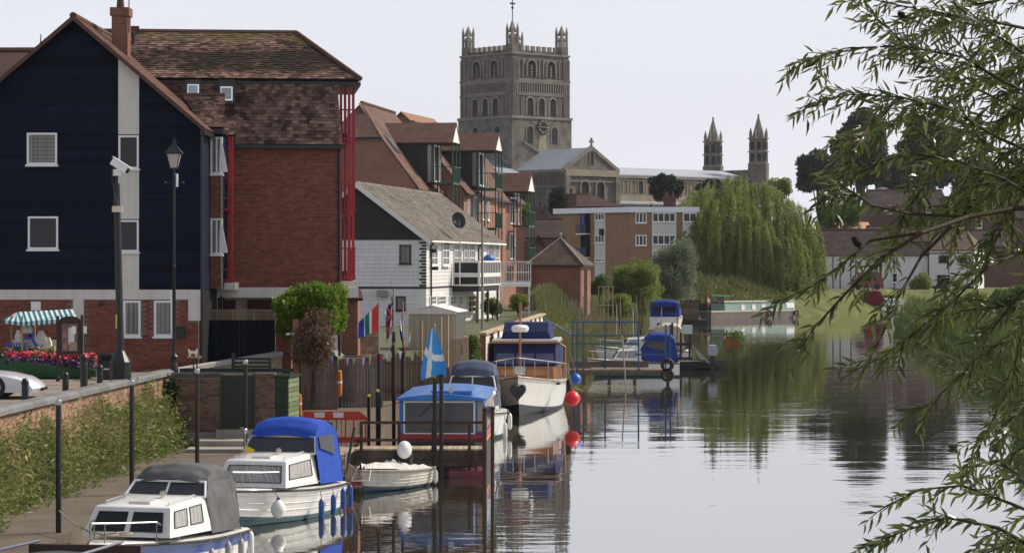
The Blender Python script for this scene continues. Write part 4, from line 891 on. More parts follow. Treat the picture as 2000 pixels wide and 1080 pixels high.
# chancel (left) and nave (right)
q = MB(); q.box(-26, -3, 0, -.36, 17, az(333,440)); q.build('chancel_wall', M_st, AB)
q = MB(); q.slab((-26,-3.3,az(334,440)),(-.4,-3.3,az(334,440)),(-.4,7,az(302,455)),(-26,7,az(302,455)), .2); q.build('chancel_roof', M_lead, AB)
nl = 62
q = MB(); q.box(S+.36, -.4, 0, nl, 14, az(343,484)); q.build('nave_wall', M_gold, AB)
q = MB(); q.slab((S+.3,-.8,az(343,480)),(nl,-.8,az(343,480)),(nl,7,az(324,478)),(S+.3,7,az(324,478)), .25); q.build('nave_roof', mat('pale_lead', (.36,.39,.43), .5, .12, .4, streak=.2), AB)
q = MB(); q.slab((S+.3,7,az(324,478)),(nl,7,az(324,478)),(nl,14.8,az(343,480)),(S+.3,14.8,az(343,480)), .25); q.build('nave_roof_south', M_lead, AB)
q = MB(); q.box(S+.37, -.75, az(349,480), nl, -.41, az(343,480)-.1); q.build('nave_cornice', M_st2, AB)
for i in range(23):
    x = S+2+i*2.0
    if i in (0, 4, 8, 12, 16, 20): arch(AB, x, az(378,480), 1.25, 2.9, TR(0,-.4,0), ring=.22, out=.18, mr=M_gold)
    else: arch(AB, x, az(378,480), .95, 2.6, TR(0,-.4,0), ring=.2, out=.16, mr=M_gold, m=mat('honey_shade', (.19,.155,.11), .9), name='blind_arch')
q = MB(); q.box(S+.37, -.62, az(352,480)-.2, nl, -.41, az(352,480)); q.build('string_course', M_st2, AB)
q = MB(); q.box(S+.4, -6, 0, nl, -.42, az(398,475)); q.build('aisle_wall', M_gold, AB)
q = MB(); q.slab((S+.4,-6.3,az(399,475)),(nl,-6.3,az(399,475)),(nl,-.43,az(393,478)),(S+.4,-.43,az(393,478)), .2); q.build('aisle_roof', M_lead, AB)
for x in range(5): arch(AB, S+6+x*9, az(418,475), 1.6, 1.8, TR(0,-6,0), ring=.25, mr=M_gold)
def turret(x, y, D, ytop, name):
    z = lambda py: SZ(py, D)-GZ; dy = ytop-222
    q = MB(); q.lathe([(2.05,0),(2.05,z(322+dy)),(1.85,z(319+dy)),(1.75,z(270+dy))], 8, (x,y,0)); o = q.build(name, M_st, AB)
    q = MB(); q.lathe([(1.3,z(270+dy)),(.15,z(228+dy)),(.25,z(226+dy)),(.03,z(ytop))], 8, (x,y,0)); q.build('spire', M_st2, o)
    for i in range(8):
        a = R(22.5+i*45); cx_, cy_ = x+1.65*math.cos(a), y+1.65*math.sin(a); q = MB(); q.box(cx_-.2, cy_-.2, z(274+dy), cx_+.2, cy_+.2, z(260+dy)); q.loft([[(cx_+u*.2,cy_+v*.2,z(260+dy)) for u, v in ((-1,-1),(1,-1),(1,1),(-1,1))],[(cx_+u*.02,cy_+v*.02,z(250+dy)) for u, v in ((-1,-1),(1,-1),(1,1),(-1,1))]]); q.build('corner_pinnacle', M_st2, o)
    for zz in (271, 297, 320): q = MB(); q.lathe([(1.75,z(zz+2+dy)),(2.1,z(zz+1+dy)),(2.1,z(zz-1+dy)),(1.75,z(zz-1.5+dy))], 8, (x,y,0)); q.build('band', M_st2, o)
    for i in range(8):
        a = i*45; Tq = TR(x, y, 0) @ RZ(a); 
        for zz in (293, 316): q = MB(Tq); q.prism(arch_pts(0, z(zz+dy), .7, 1.6, 5), -1.82, -1.6); q.build('lancet', M_louv, o)
turret(64, -1.0, 501, 222, 'west_turret'); turret(64, 11.2, 510, 228, 'west_turret')
q = MB(); q.prism([(0,0),(13,0),(13,az(333,505)),(0,az(333,505))], 63.2, 64.6, 'x'); q.build('west_front', M_st, AB)
# ---------------------------------------------------------------- houses around the abbey
M_droof = mat('dark_plain_tile', (.034,.025,.024), .9, .35, .8, bump=.5, bsc=6, col2=(.05,.036,.034))
M_rroof = mat('red_plain_tile', (.06,.034,.03), .85, .3, .6, bump=.3)
M_plum = brickmat('plum_brick', (.13,.06,.05), (.10,.048,.042), (.17,.14,.12), var=.2)
def chimney(px0, px1, py, D, label):
    o = thing('chimney_stack', label, 'chimney', (SX(px0,D), D, GZ)); w_ = (px1-px0)*D/FP; z = SZ(py,D)-GZ
    q = MB(); q.box(0,0,0,w_,1.2,z-.3); q.build('stack', M_plum, o); q = MB(); q.box(-.12,-.12,z-.298,w_+.12,1.32,z); q.build('cap', M_plum, o)
    n = max(1, int(w_/.7))
    for i in range(n): q = MB(); q.lathe([(.2,0),(.16,.5),(.2,.55)], 8, (w_*(i+.5)/n,.6,z)); q.build('pot', M_ridge, o)
gable_house('house_by_abbey', 'low brown roofed house behind the flats roof below the transept', 1128, 1215, 402, 379, 330, M_plum, M_rroof, hipR=True)
gable_house('tiled_cottage', 'dark tiled cottage roof left of the flats behind the pyramid hut', 1030, 1100, 462, 428, 250, M_plum, M_droof, dep=8)
gable_house('tiled_cottage', 'reddish mottled cottage roof just right of the green balconies', 1000, 1050, 470, 410, 268, M_plum, M_rroof, dep=9, hipR=True)
gable_house('tiled_cottage', 'small gabled brick cottage peeping above the pyramid hut roof', 1032, 1072, 500, 462, 232, M_plum, M_droof, dep=8, front='gable')
chimney(1106, 1126, 378, 326, 'red brick chimney stack left of the low brown roof')
chimney(1297, 1320, 384, 322, 'wide brick chimney stack above the flats under the cedar')
chimney(1345, 1363, 384, 324, 'narrow dark chimney stack above the flats beside the willow')
chimney(1049, 1064, 406, 262, 'brick chimney stack between the cottages and the conifer')
# ---------------------------------------------------------------- right bank houses
def wall_T0(p, q):
    u = (Vector(q)-Vector(p)).normalized(); return Matrix(((u.x,-u.y,0,p[0]),(u.y,u.x,0,p[1]),(0,0,1,0),(0,0,0,1)))
M_pw = mat('white_limewash', (.72,.71,.69), .8, .08, .5, streak=.12)
DP = 322.0; pk = DP/FP
PB = gable_house('riverside_inn', 'long white timber framed inn with dark tiled roof near the red van', 1570, 1815, 497, 449, DP, M_pw, M_droof, dep=9, hipR=True, base=1, wins=((1600,1609,498,524,1),(1690,1703,497,512,2),(1721,1735,499,515,2),(1742,1753,533,552,1),(1572,1582,498,520,1)))
for px in (1626, 1640, 1712, 1746, 1812, 1661): q = MB(); q.box((px-1570)*pk, -.05, 0, (px-1570)*pk+.12, -.003, SZ(500,DP)-GZ); q.build('timber_stud', M_blackboard, PB)
QI = thing('inn_quay_wall', 'old stone quay wall along the water in front of the inn', 'wall'); pq = [(SX(1588,296),296),(SX(1700,303),303),(SX(1840,318),318)]
for a, b_ in zip(pq, pq[1:]):
    Tq = wall_T0(a, b_); n = int((Vector(b_)-Vector(a)).length/1.1); Lq = (Vector(b_)-Vector(a)).length
    q = MB(Tq); q.box(0, 0, -.6, Lq, .5, 2.6); q.build('wall_core', mat('quay_rubble', (.15,.125,.10), .95, .4, 1.0, bump=.8, bsc=5), QI)
    for i in range(n): q = MB(Tq); q.box(Lq*i/n+.02, -.08, 2.605, Lq*(i+1)/n-.02, .6, 2.8); q.build('coping_stone', mat('quay_cope', (.22,.19,.16), .9, .25, 2, isl=.2), QI)
LQ = thing('low_brick_wall', 'low dark brick wall along the bank under the willow behind the narrowboat', 'wall'); a, b_ = (SX(1422,284.5),284.5), (SX(1575,294),294); Tq = wall_T0(a, b_); Lq = (Vector(b_)-Vector(a)).length
q = MB(Tq); q.box(0, 0, 0, Lq, .35, SZ(580,288)); q.build('wall_core', M_plum, LQ); q = MB(Tq); q.box(-.05, -.05, SZ(580,288)+.004, Lq+.05, .4, SZ(580,288)+.12); q.build('coping', M_ridge, LQ)
WG = thing('inn_wing', 'white rendered wing of the inn with black windows at its right end', 'house', (SX(1815,DP-1), DP-1, GZ), -20)
q = MB(); q.box(0, 0, -1, 5.5, 8, SZ(487,DP)-GZ); q.build('wall', M_pw, WG)
q = MB(); q.slab((-.2,-.3,SZ(488,DP)-GZ),(5.7,-.3,SZ(488,DP)-GZ),(4.2,4,SZ(452,DP)-GZ),(.4,4,SZ(452,DP)-GZ), .15); q.build('front_slope', mat('mottled_tile', (.12,.08,.065), .85, .35, 1.2, bump=.3), WG)
q = MB(); q.slab((5.7,-.3,SZ(488,DP)-GZ),(5.7,8.3,SZ(488,DP)-GZ),(4.2,4.1,SZ(452,DP)-GZ),(4.2,4,SZ(452,DP)-GZ), .15); q.build('right_slope', MATS['mottled_tile'], WG)
q = MB(); q.slab((-.2,8.3,SZ(488,DP)-GZ),(-.2,-.3,SZ(488,DP)-GZ),(.4,4,SZ(452,DP)-GZ),(.4,4.1,SZ(452,DP)-GZ), .15); q.build('left_slope', MATS['mottled_tile'], WG)
q = MB(); q.box(0, -.06, -1, 5.5, -.003, .35); q.build('black_plinth', M_blackboard, WG)
for x0, x1, y0, y1 in ((1.2,2.5,499,513),(1.0,2.6,537,558),(3.6,4.8,499,513)): window(WG, x0, x1, SZ(y1,DP)-GZ, SZ(y0,DP)-GZ, -.02, frame=M_blackboard, nx=2, fw=.1)
q = MB(); q.box(0, -.06, SZ(496,DP)-GZ, 5.5, -.004, SZ(494,DP)-GZ); q.build('timber_rail', M_blackboard, WG)
gable_house('brick_terrace', 'plum brick terrace with white sash windows and attic behind the inn', 1700, 1850, 402, 372, 390, M_plum, M_droof, dep=9, wins=((1733,1742,401,418,2),(1762,1770,401,418,2),(1780,1794,401,418,2),(1809,1824,401,416,2)))
gable_house('brick_terrace', 'red brick house with brown roof at the right behind the branches', 1850, 2060, 425, 385, 372, M_plum, M_droof, dep=9, wins=((1870,1882,428,446,2),(1905,1918,428,446,2)))
gable_house('tiled_house', 'low brown roofed range between the inn and the brick terrace', 1700, 1860, 470, 442, 345, M_plum, M_rroof, dep=8)
gable_house('tiled_house', 'small house with bright salmon tiled roof behind the inn ridge', 1636, 1702, 452, 433, 356, M_plum, mat('salmon_tile', (.52,.27,.19), .8, .15), dep=7)
gable_house('tiled_house', 'grey slate roofed house under the tall dark trees', 1612, 1700, 402, 378, 420, M_plum, M_lead, dep=9, hipL=True)
gable_house('tiled_house', 'house with pale hipped slate roof above the plum terrace', 1690, 1770, 388, 366, 430, M_plum, mat('pale_slate', (.22,.22,.24), .6, .2), dep=9, hipL=True, hipR=True)
gable_house('tiled_house', 'dark gabled house at the far right beyond the inn wing', 1862, 1990, 480, 450, 338, M_plum, M_droof, dep=9)
gable_house('house_behind', 'brown tiled roof just showing behind the navy gable at the left edge', -90, 70, 152, 101, 96, M_plum, M_rroof, dep=7)
chimney(1779, 1800, 383, 388, 'brick chimney stack with pots on the plum terrace')
chimney(1748, 1760, 408, 340, 'small red chimney stack on the low brown range')
# ---------------------------------------------------------------- river wall and cross wall
def wall_T(p, q):
    u = (Vector(q)-Vector(p)).normalized(); return Matrix(((u.x,-u.y,0,p[0]),(u.y,u.x,0,p[1]),(0,0,1,0),(0,0,0,1)))
M_coping = mat('grey_coping', (.17,.168,.17), .8, .2, 2, bump=.3, isl=.15)
QW = thing('river_wall', 'old sunlit brick river wall with grey coping and weeds growing over it', 'wall')
pts = [(-12.0,36.0),(-11.55,58.0),(-10.45,78.4)]
for i, (p, q_) in enumerate(zip(pts, pts[1:])):
    T = wall_T(p, q_); Lw = (Vector(q_)-Vector(p)).length
    brick_wall(QW, (Lw-4 if i == 0 else 0), Lw, QZ, 2.74, -.05, M_oldbrick, T=T, limit=150 if i == 0 else 300)
    n = int(Lw/1.15)
    for j in range(n):
        c = MB(T); a, b_ = Lw*j/n+.01, Lw*(j+1)/n-.01; c.prism([(-.16,2.742),(.34,2.742),(.34,2.83),(.24,2.9),(-.06,2.9),(-.16,2.84)], a, b_, 'x'); c.build('coping_stone', M_coping, QW)
CWX = lambda px, D=77.0: SX(px, D)
CW = thing('gate_wall', 'low stained brick wall with dark green plank gate above stone steps', 'wall', (CWX(335), 77, QZ))
def cx7(px): return (px-335)*77/FP
def cz7(py): return SZ(py, 77)-QZ
brick_wall(CW, 0, cx7(431), cz7(842)-.02, cz7(736), 0, M_darkbrick, limit=170, back=.3)
brick_wall(CW, cx7(498), cx7(537), cz7(842)-.02, cz7(728), 0, M_darkbrick, limit=130, back=.3)
q = MB(); q.box(0, -.03, 0, cx7(431), .32, cz7(842)-.025); q.build('plinth', M_concrete, CW)
for i in range(12): q = MB(); q.box(cx7(431)*i/12+.004, -.05, cz7(735), cx7(431)*(i+1)/12-.004, .35, cz7(728)); q.build('coping_brick', mat('blue_brick', (.09,.085,.095), .8, .2, 4, isl=.2), CW)
M_gate = mat('dark_green_paint', (.012,.022,.013), .5, .3, 3, isl=.25)
gt = MB(); gt.box(cx7(434), .03, cz7(833), cx7(494), .05, cz7(733)); g_ = gt.build('gate', M_gate, CW)
for i in range(6): q = MB(); w_ = cx7(494)-cx7(434); q.box(cx7(434)+w_*i/6+.004, .0, cz7(833), cx7(434)+w_*(i+1)/6-.004, .028, cz7(733)); q.build('plank', M_gate, g_)
for z in (740, 783, 826): q = MB(); q.box(cx7(436), -.03, cz7(z)-.05, cx7(492), -.001, cz7(z)+.05); q.build('rail', M_gate, g_)
for a, b_ in ((780,745),(822,788)): q = MB(); q.bar((cx7(440),-.017,cz7(a)),(cx7(488),-.017,cz7(b_)), .03, .09); q.build('brace', M_gate, g_)
for px in (431.5, 494.5): q = MB(); q.box(cx7(px), -.05, cz7(842), cx7(px)+.05, .1, cz7(730)); q.build('gate_post', M_gate, CW)
q = MB(); q.box(cx7(424), -.35, cz7(855), cx7(505), .02, cz7(838)); q.build('threshold', M_concrete, CW)
q = MB(); q.box(cx7(395), -1.6, .002, cx7(540), -.36, cz7(855)+.02); q.build('step', M_concrete, CW)
q = MB(); q.box(cx7(385), -2.7, .002, cx7(540), -1.61, cz7(855)-.14); q.build('step', M_concrete, CW)
GB = thing('green_timber_store', 'narrow green boarded store at the end of the gate wall', 'shed', (SX(538,77), 77, QZ), -9)
for i in range(14): q = MB(); q.box(0, -.015, .02+i*.145, .37, .02, .155+i*.145); q.build('board', M_gate, GB)
for i in range(14): q = MB(TR(.39,0,0) @ TF); q.box(.0, -.02, .02+i*.145, 1.3, .01, .15+i*.145); q.build('side_board', mat('sunlit_green_board', (.16,.20,.11), .8, .35, 5, isl=.25), GB)  # side boards coloured far paler than the front: sunlight painted in
q = MB(); q.box(.0, .021, 0, .375, 1.28, 2.05); q.build('store_core', M_dark, GB); q = MB(); q.box(-.05, -.06, 2.06, .45, 1.35, 2.13); q.build('lid', M_gate, GB)
# sloping street wall and navy fence behind it
SW = thing('ramp_wall', 'short stone wall with pale sloping coping in front of the navy fence', 'wall')
a_, b_ = Vector((SX(338,78.6), 78.6)), Vector((SX(551,81.6), 81.6)); T = wall_T(a_, b_); Lw = (b_-a_).length; zA_, zB_ = SZ(723,78.6), SZ(688,81.6)
q = MB(T); q.prism([(0,1.5),(Lw,1.5),(Lw,zB_-.1),(0,zA_-.1)], 0, .3); q.build('wall_core', mat('rubble_stone', (.36,.30,.21), .95, .35, 3, bump=.8, bsc=14), SW)
for i in range(7):
    z0, z1 = zA_+(zB_-zA_)*i/7, zA_+(zB_-zA_)*(i+1)/7; q = MB(T); q.prism([(Lw*i/7+.006,z0-.1),(Lw*(i+1)/7-.006,z1-.1),(Lw*(i+1)/7-.006,z1+.02),(Lw*i/7+.006,z0+.02)], -.05, .36); q.build('coping_stone', mat('pale_coping', (.42,.40,.37), .8, .15, 3), SW)
NF = thing('navy_fence', 'dark navy close-boarded fence beside the apartments', 'fence', (SX(389,82.4), 82.4, GZ)); kf = 82.4/FP
for i in range(15): q = MB(); a = (537-389)*kf*i/15; q.box(a+.003, -.01-.012*(i % 2), 0, a+(537-389)*kf/15-.003, .012, SZ(625,82.4)-GZ); q.build('fence_board', M_navy, NF)
for z in (.35, 1.2): q = MB(); q.box(0, .013, z, (537-389)*kf, .07, z+.09); q.build('rail', M_navy, NF)
PI = thing('brick_pier', 'slim brick pier at the right end of the navy fence', 'pier', (SX(538,82.2), 82.2, GZ-1))
brick_wall(PI, 0, .5, 0, SZ(622,82.2)-GZ+1, 0, M_brick, limit=60); q = MB(); q.box(-.04, -.05, SZ(622,82.2)-GZ+1, .54, .5, SZ(619,82.2)-GZ+1); q.build('cap', M_coping, PI); q = MB(); q.box(.004,.125,0,.496,.45,SZ(622,82.2)-GZ+.99); q.build('pier_core', M_brick, PI)
LT = thing('lattice_screen', 'pale diamond lattice screen over the navy fence', 'trellis', (SX(414,83.2), 83.2, GZ)); kl = 83.2/FP; lw = (536-414)*kl; z0, z1 = SZ(628,83.2)-GZ, SZ(606,83.2)-GZ
q = MB()
n = 24
for i in range(-4, n):
    for sg in (0, 1):
        xa = lw*i/n; xb = xa+(z1-z0); za, zb_ = (z0, z1) if sg else (z1, z0)
        if xb > lw: f = (lw-xa)/(xb-xa); xb = lw; zb_ = za+(zb_-za)*f
        if xa < 0: f = (0-xa)/(xb-xa); za = za+(zb_-za)*f; xa = 0
        if xb-xa > .02: q.bar((xa,.01*sg,za),(xb,.01*sg,zb_), .012, .02)
q.build('lattice_strips', M_palewood, LT, kind='stuff')
for x in (0, lw/3, 2*lw/3, lw): q = MB(); q.box(x-.03, -.02, 0, x+.03, .04, z1+.03); q.build('post', M_palewood, LT)
for z in (z0, z1): q = MB(); q.box(0, -.015, z-.02, lw, .035, z+.02); q.build('rail', M_palewood, LT)
TB = thing('green_bench', 'dark green slatted bench on the wall above the gate', 'bench', (SX(452,78), 78, SZ(726,78))); kb = 78/FP
for x0, x1, h in ((0,.09,.58),(1.13,1.21,.42)): q = MB(); q.box(x0, 0, 0, x1, .12, h); q.build('end_post', M_gate, TB)
for z in (.12, .24, .36): q = MB(); q.box(.09, .03, z, 1.13, .07, z+.07); q.build('slat', M_gate, TB)
q = MB(); q.box(-1.6, .13, -.02, 1.9, .22, .1); q.build('beam', M_gate, TB)
OR = thing('garden_sign', 'little white arrow sign with ornament on a post by the lamp', 'sign', (SX(378,77.3), 77.3, SZ(728,77.3)))
q = MB(); q.tube([(0,0,-.05),(0,0,.5)], .02, 6); q.tube([(.1,.05,-.05),(.1,.05,.45)], .02, 6); q.build('post', M_black, OR)
q = MB(); q.prism([(-.2,.45),(.18,.45),(.18,.41),(.26,.47),(.18,.53),(.18,.49),(-.2,.49)], -.02, .02); q.build('arrow', M_palewood, OR)
q = MB(); q.prism([(-.14,.5),(-.14,.62),(-.17,.66),(-.15,.72),(-.1,.66),(.06,.66),(.1,.74),(.12,.66),(.1,.5),(.06,.5),(.05,.58),(-.08,.58),(-.09,.5)], -.025, .025); q.build('ornament', M_white, OR)
# ---------------------------------------------------------------- posts along the quay
MPg = 'black mooring posts along the quay'
for (x, y), lab in zip(((-9.3,52.5),(-9.06,61),(-8.3,67.5),(-7.65,73.5)), ('tall black mooring post nearest the camera, left of the grey-covered cruiser', 'tall black mooring post behind the grey-covered cruiser', 'tall black mooring post in front of the brick gate wall', 'tall black mooring post crossing the green gate')):
    o = thing('mooring_post', lab, 'post', (x, y, QZ), 0, MPg)
    q = MB(); q.tube([(0,0,0),(0,0,2.62)], .057, 10); q.build('shaft', M_black, o)
    q = MB(); q.lathe([(.06,2.6),(.075,2.62),(.075,2.7),(.05,2.73),(.001,2.735)], 10); q.build('cap', M_steel, o)
def bollard(px, D, ytop, label, r=.085):
    o = thing('bollard', label, 'bollard', (SX(px,D), D, GZ+.005), 0, 'black street bollards'); h = SZ(ytop, D)-GZ
    q = MB(); q.lathe([(r,0),(r,h-.16),(r+.015,h-.15),(r+.015,h-.11),(r-.01,h-.1),(r,h-.07),(r*.7,h-.02),(.001,h)], 14); q.build('bollard_body', M_black, o, smooth=True)
    q = MB(); q.lathe([(r+.002,h-.3),(r+.006,h-.29),(r+.006,h-.26),(r+.002,h-.25)], 14); q.build('collar', M_black, o)
bollard(49, 62.3, 738, 'black bollard beside the silver car bonnet'); bollard(128, 66.5, 726, 'black bollard left of the notice board foot, second from the car')
bollard(195, 70.5, 712, 'black bollard beside the litter bin'); bollard(2, 75, 690, 'black bollard at the left edge by the flower trough')
bollard(164, 69, 692, 'tall black bollard with thick foot under the notice board', .1)
def lamp_post():
    o = thing('street_lamp', 'tall black Victorian style street lamp in front of the navy house', 'street lamp', (SX(340,78.2), 78.2, GZ)); h = SZ(330,78.2)-GZ
    q = MB(); q.lathe([(.13,0),(.13,.25),(.1,.3),(.1,.5),(.12,.53),(.07,.6),(.055,.7),(.05,3.2),(.065,3.22),(.065,3.28),(.045,3.3),(.04,h-.25),(.06,h-.23),(.06,h-.18),(.035,h-.15),(.035,h)], 12); q.build('column', M_black, o, smooth=True)
    q = MB(); q.bar((-.28,0,h-.42),(.28,0,h-.42), .03); q.ball((-.28,0,h-.42), .035); q.ball((.28,0,h-.42), .035)
    q.build('ladder_bar', M_black, o)
    q = MB(); q.loft([[(a*w_,c*w_,z) for a, c in ((-1,-1),(1,-1),(1,1),(-1,1))] for w_, z in ((.1,h+.03),(.2,h+.45))]); ln_ = q.build('lantern', glassmat('lamp_glass', (.42,.40,.38), .2), o)
    for a, c in ((-1,-1),(1,-1),(1,1),(-1,1)): q = MB(); q.bar((a*.1,c*.1,h),(a*.205,c*.205,h+.46), .022); q.build('lantern_bar', M_black, ln_)
    q = MB(); q.loft([[(a*w_,c*w_,z) for a, c in ((-1,-1),(1,-1),(1,1),(-1,1))] for w_, z in ((.25,h+.45),(.26,h+.49),(.13,h+.66),(.06,h+.72),(.06,h+.78),(.01,h+.98))]); q.build('roof', M_black, ln_)
    q = MB(); q.lathe([(.04,h-.02),(.11,h),(.11,h+.03)], 8); q.build('lantern_seat', M_black, ln_)
    q = MB(); q.box(.06, -.05, h-.55, .12, .05, h-.15); q.build('white_plate', M_upvc, o)
    q = MB(); q.box(-.1, -.06, 1.35, -.05, .0, 2.55); q.build('lower_plate', M_upvc, o)
lamp_post()
def cctv():
    D = 71.8; o = thing('camera_pole', 'thick black pole carrying a white security camera', 'camera pole', (SX(235,D), D, GZ)); s = FP/D; h = SZ(345,D)-GZ
    q = MB(); q.loft([[(a*w_,c*w_,z) for a, c in ((-1,-.6),(-.6,-1),(.6,-1),(1,-.6),(1,.6),(.6,1),(-.6,1),(-1,.6))] for w_, z in ((.28,0),(.28,.62),(.12,.92),(.11,.95))]); q.build('base_cabinet', M_black, o)
    q = MB(); q.tube([(0,0,.9),(-.1,0,h-.2)], .11, 12, .09); q.build('mast', M_black, o)
    q = MB(); q.tube([(-.1,0,h-.25),(-.1,0,h+.15)], .045, 8); q.build('neck', M_black, o)
    T = TR(-.02, 0, h+.3) @ Matrix.Rotation(R(32), 4, 'Y') @ RZ(-15)
    q = MB(T); q.box(-.24, -.11, -.1, .28, .11, .1); c_ = q.build('camera_housing', M_upvc, o)
    q = MB(T); q.box(-.28, -.13, .102, .34, .13, .13); q.build('sunshield', M_upvc, c_)
    q = MB(T); q.box(.281, -.08, -.07, .3, .08, .07); q.build('lens_window', M_glass, c_)
    q = MB(); q.box(-.2, -.08, h+.02, .0, .08, h+.2); q.build('pan_head', M_upvc, c_)
    q = MB(); q.tube([(-.2,-.1,h+.3),(-.22,-.1,h-.1),(-.1,-.1,h-.6),(-.02,-.13,h-1.0)], .018, 5); q.build('cable', M_black, o)
    q = MB(); q.box(-.21, -.16, h-1.0, .08, -.1, h-.83); q.build('sign_box', mat('cream_plastic', (.62,.56,.42), .5), o)
    q = MB(); q.box(-.12, -.125, 1.55, -.07, -.1, 1.95); q.build('yellow_notice', mat('yellow_plate', (.55,.42,.06), .5), o)
cctv()
def notice_board():
    D = 73.2; k = D/FP; o = thing('notice_board', 'dark framed notice board on two black posts beside the flowers', 'notice board', (SX(113,D), D, GZ)); z = lambda py: SZ(py, D)-GZ; x = lambda px: (px-113)*k
    for px, t in ((113,617),(160,615)): q = MB(); q.box(x(px)-.035, -.04, 0, x(px)+.035, .04, z(t)); q.lathe([(.06,0),(.06,.12),(.036,.16)], 8, (x(px),0,0)); q.build('post', M_black, o)
    n = 8; q = MB(); q.prism([(x(116),z(692)),(x(157),z(692)),(x(157),z(626))] + [(x(136.5)+(x(157)-x(136.5))*math.cos(math.pi*i/n), z(626)+(z(617)-z(626))*math.sin(math.pi*i/n)) for i in range(1, n)] + [(x(116),z(626))], -.03, .03); q.build('case', mat('dark_brown_case', (.02,.012,.01), .5), o)
    q = MB(); q.box(x(121), -.04, z(686), x(152), -.031, z(632)); p_ = q.build('display_pane', glassmat('notice_glass', (.13,.075,.065), .15), o)
    for a, b_, c, d, m_ in ((134,146,672,640,M_cream),(136,150,684,668,M_palewood),(123,132,660,648,mat('pink_paper', (.3,.16,.14), .7)),(124,131,682,670,mat('pink_paper', (0,0,0))),(140,149,652,637,M_upvc)): q = MB(); q.box(x(a), -.046-.0004*a/10, z(c), x(b_), -.0405, z(d)); q.build('paper', m_, p_)
    q = MB(); q.box(x(163), -.03, z(651), x(169), .0, z(637)); q.build('white_plate', M_upvc, o)
notice_board()
def litter_bin():
    D = 74.3; o = thing('litter_bin', 'black litter bin tucked behind the camera pole', 'bin', (SX(210,D), D, GZ)); h = SZ(690,D)-GZ
    q = MB(); q.box(-.22, -.2, .06, .22, .2, h-.25); q.build('body', M_black, o); q = MB(); q.prism([(-.24,h-.24),(.24,h-.24),(.24,h-.06),(.12,h),(-.12,h),(-.24,h-.06)], -.22, .22); q.build('hood', M_black, o)
    q = MB(); q.box(-.14, -.224, h-.2, .14, -.218, h-.08); q.build('opening', M_dark, o); q = MB(); q.box(-.225, -.212, .3, .225, -.203, .34); q.build('band', M_steel, o); q = MB(); q.box(-.24, -.22, 0, .24, .22, .055); q.build('foot', M_black, o)
litter_bin()
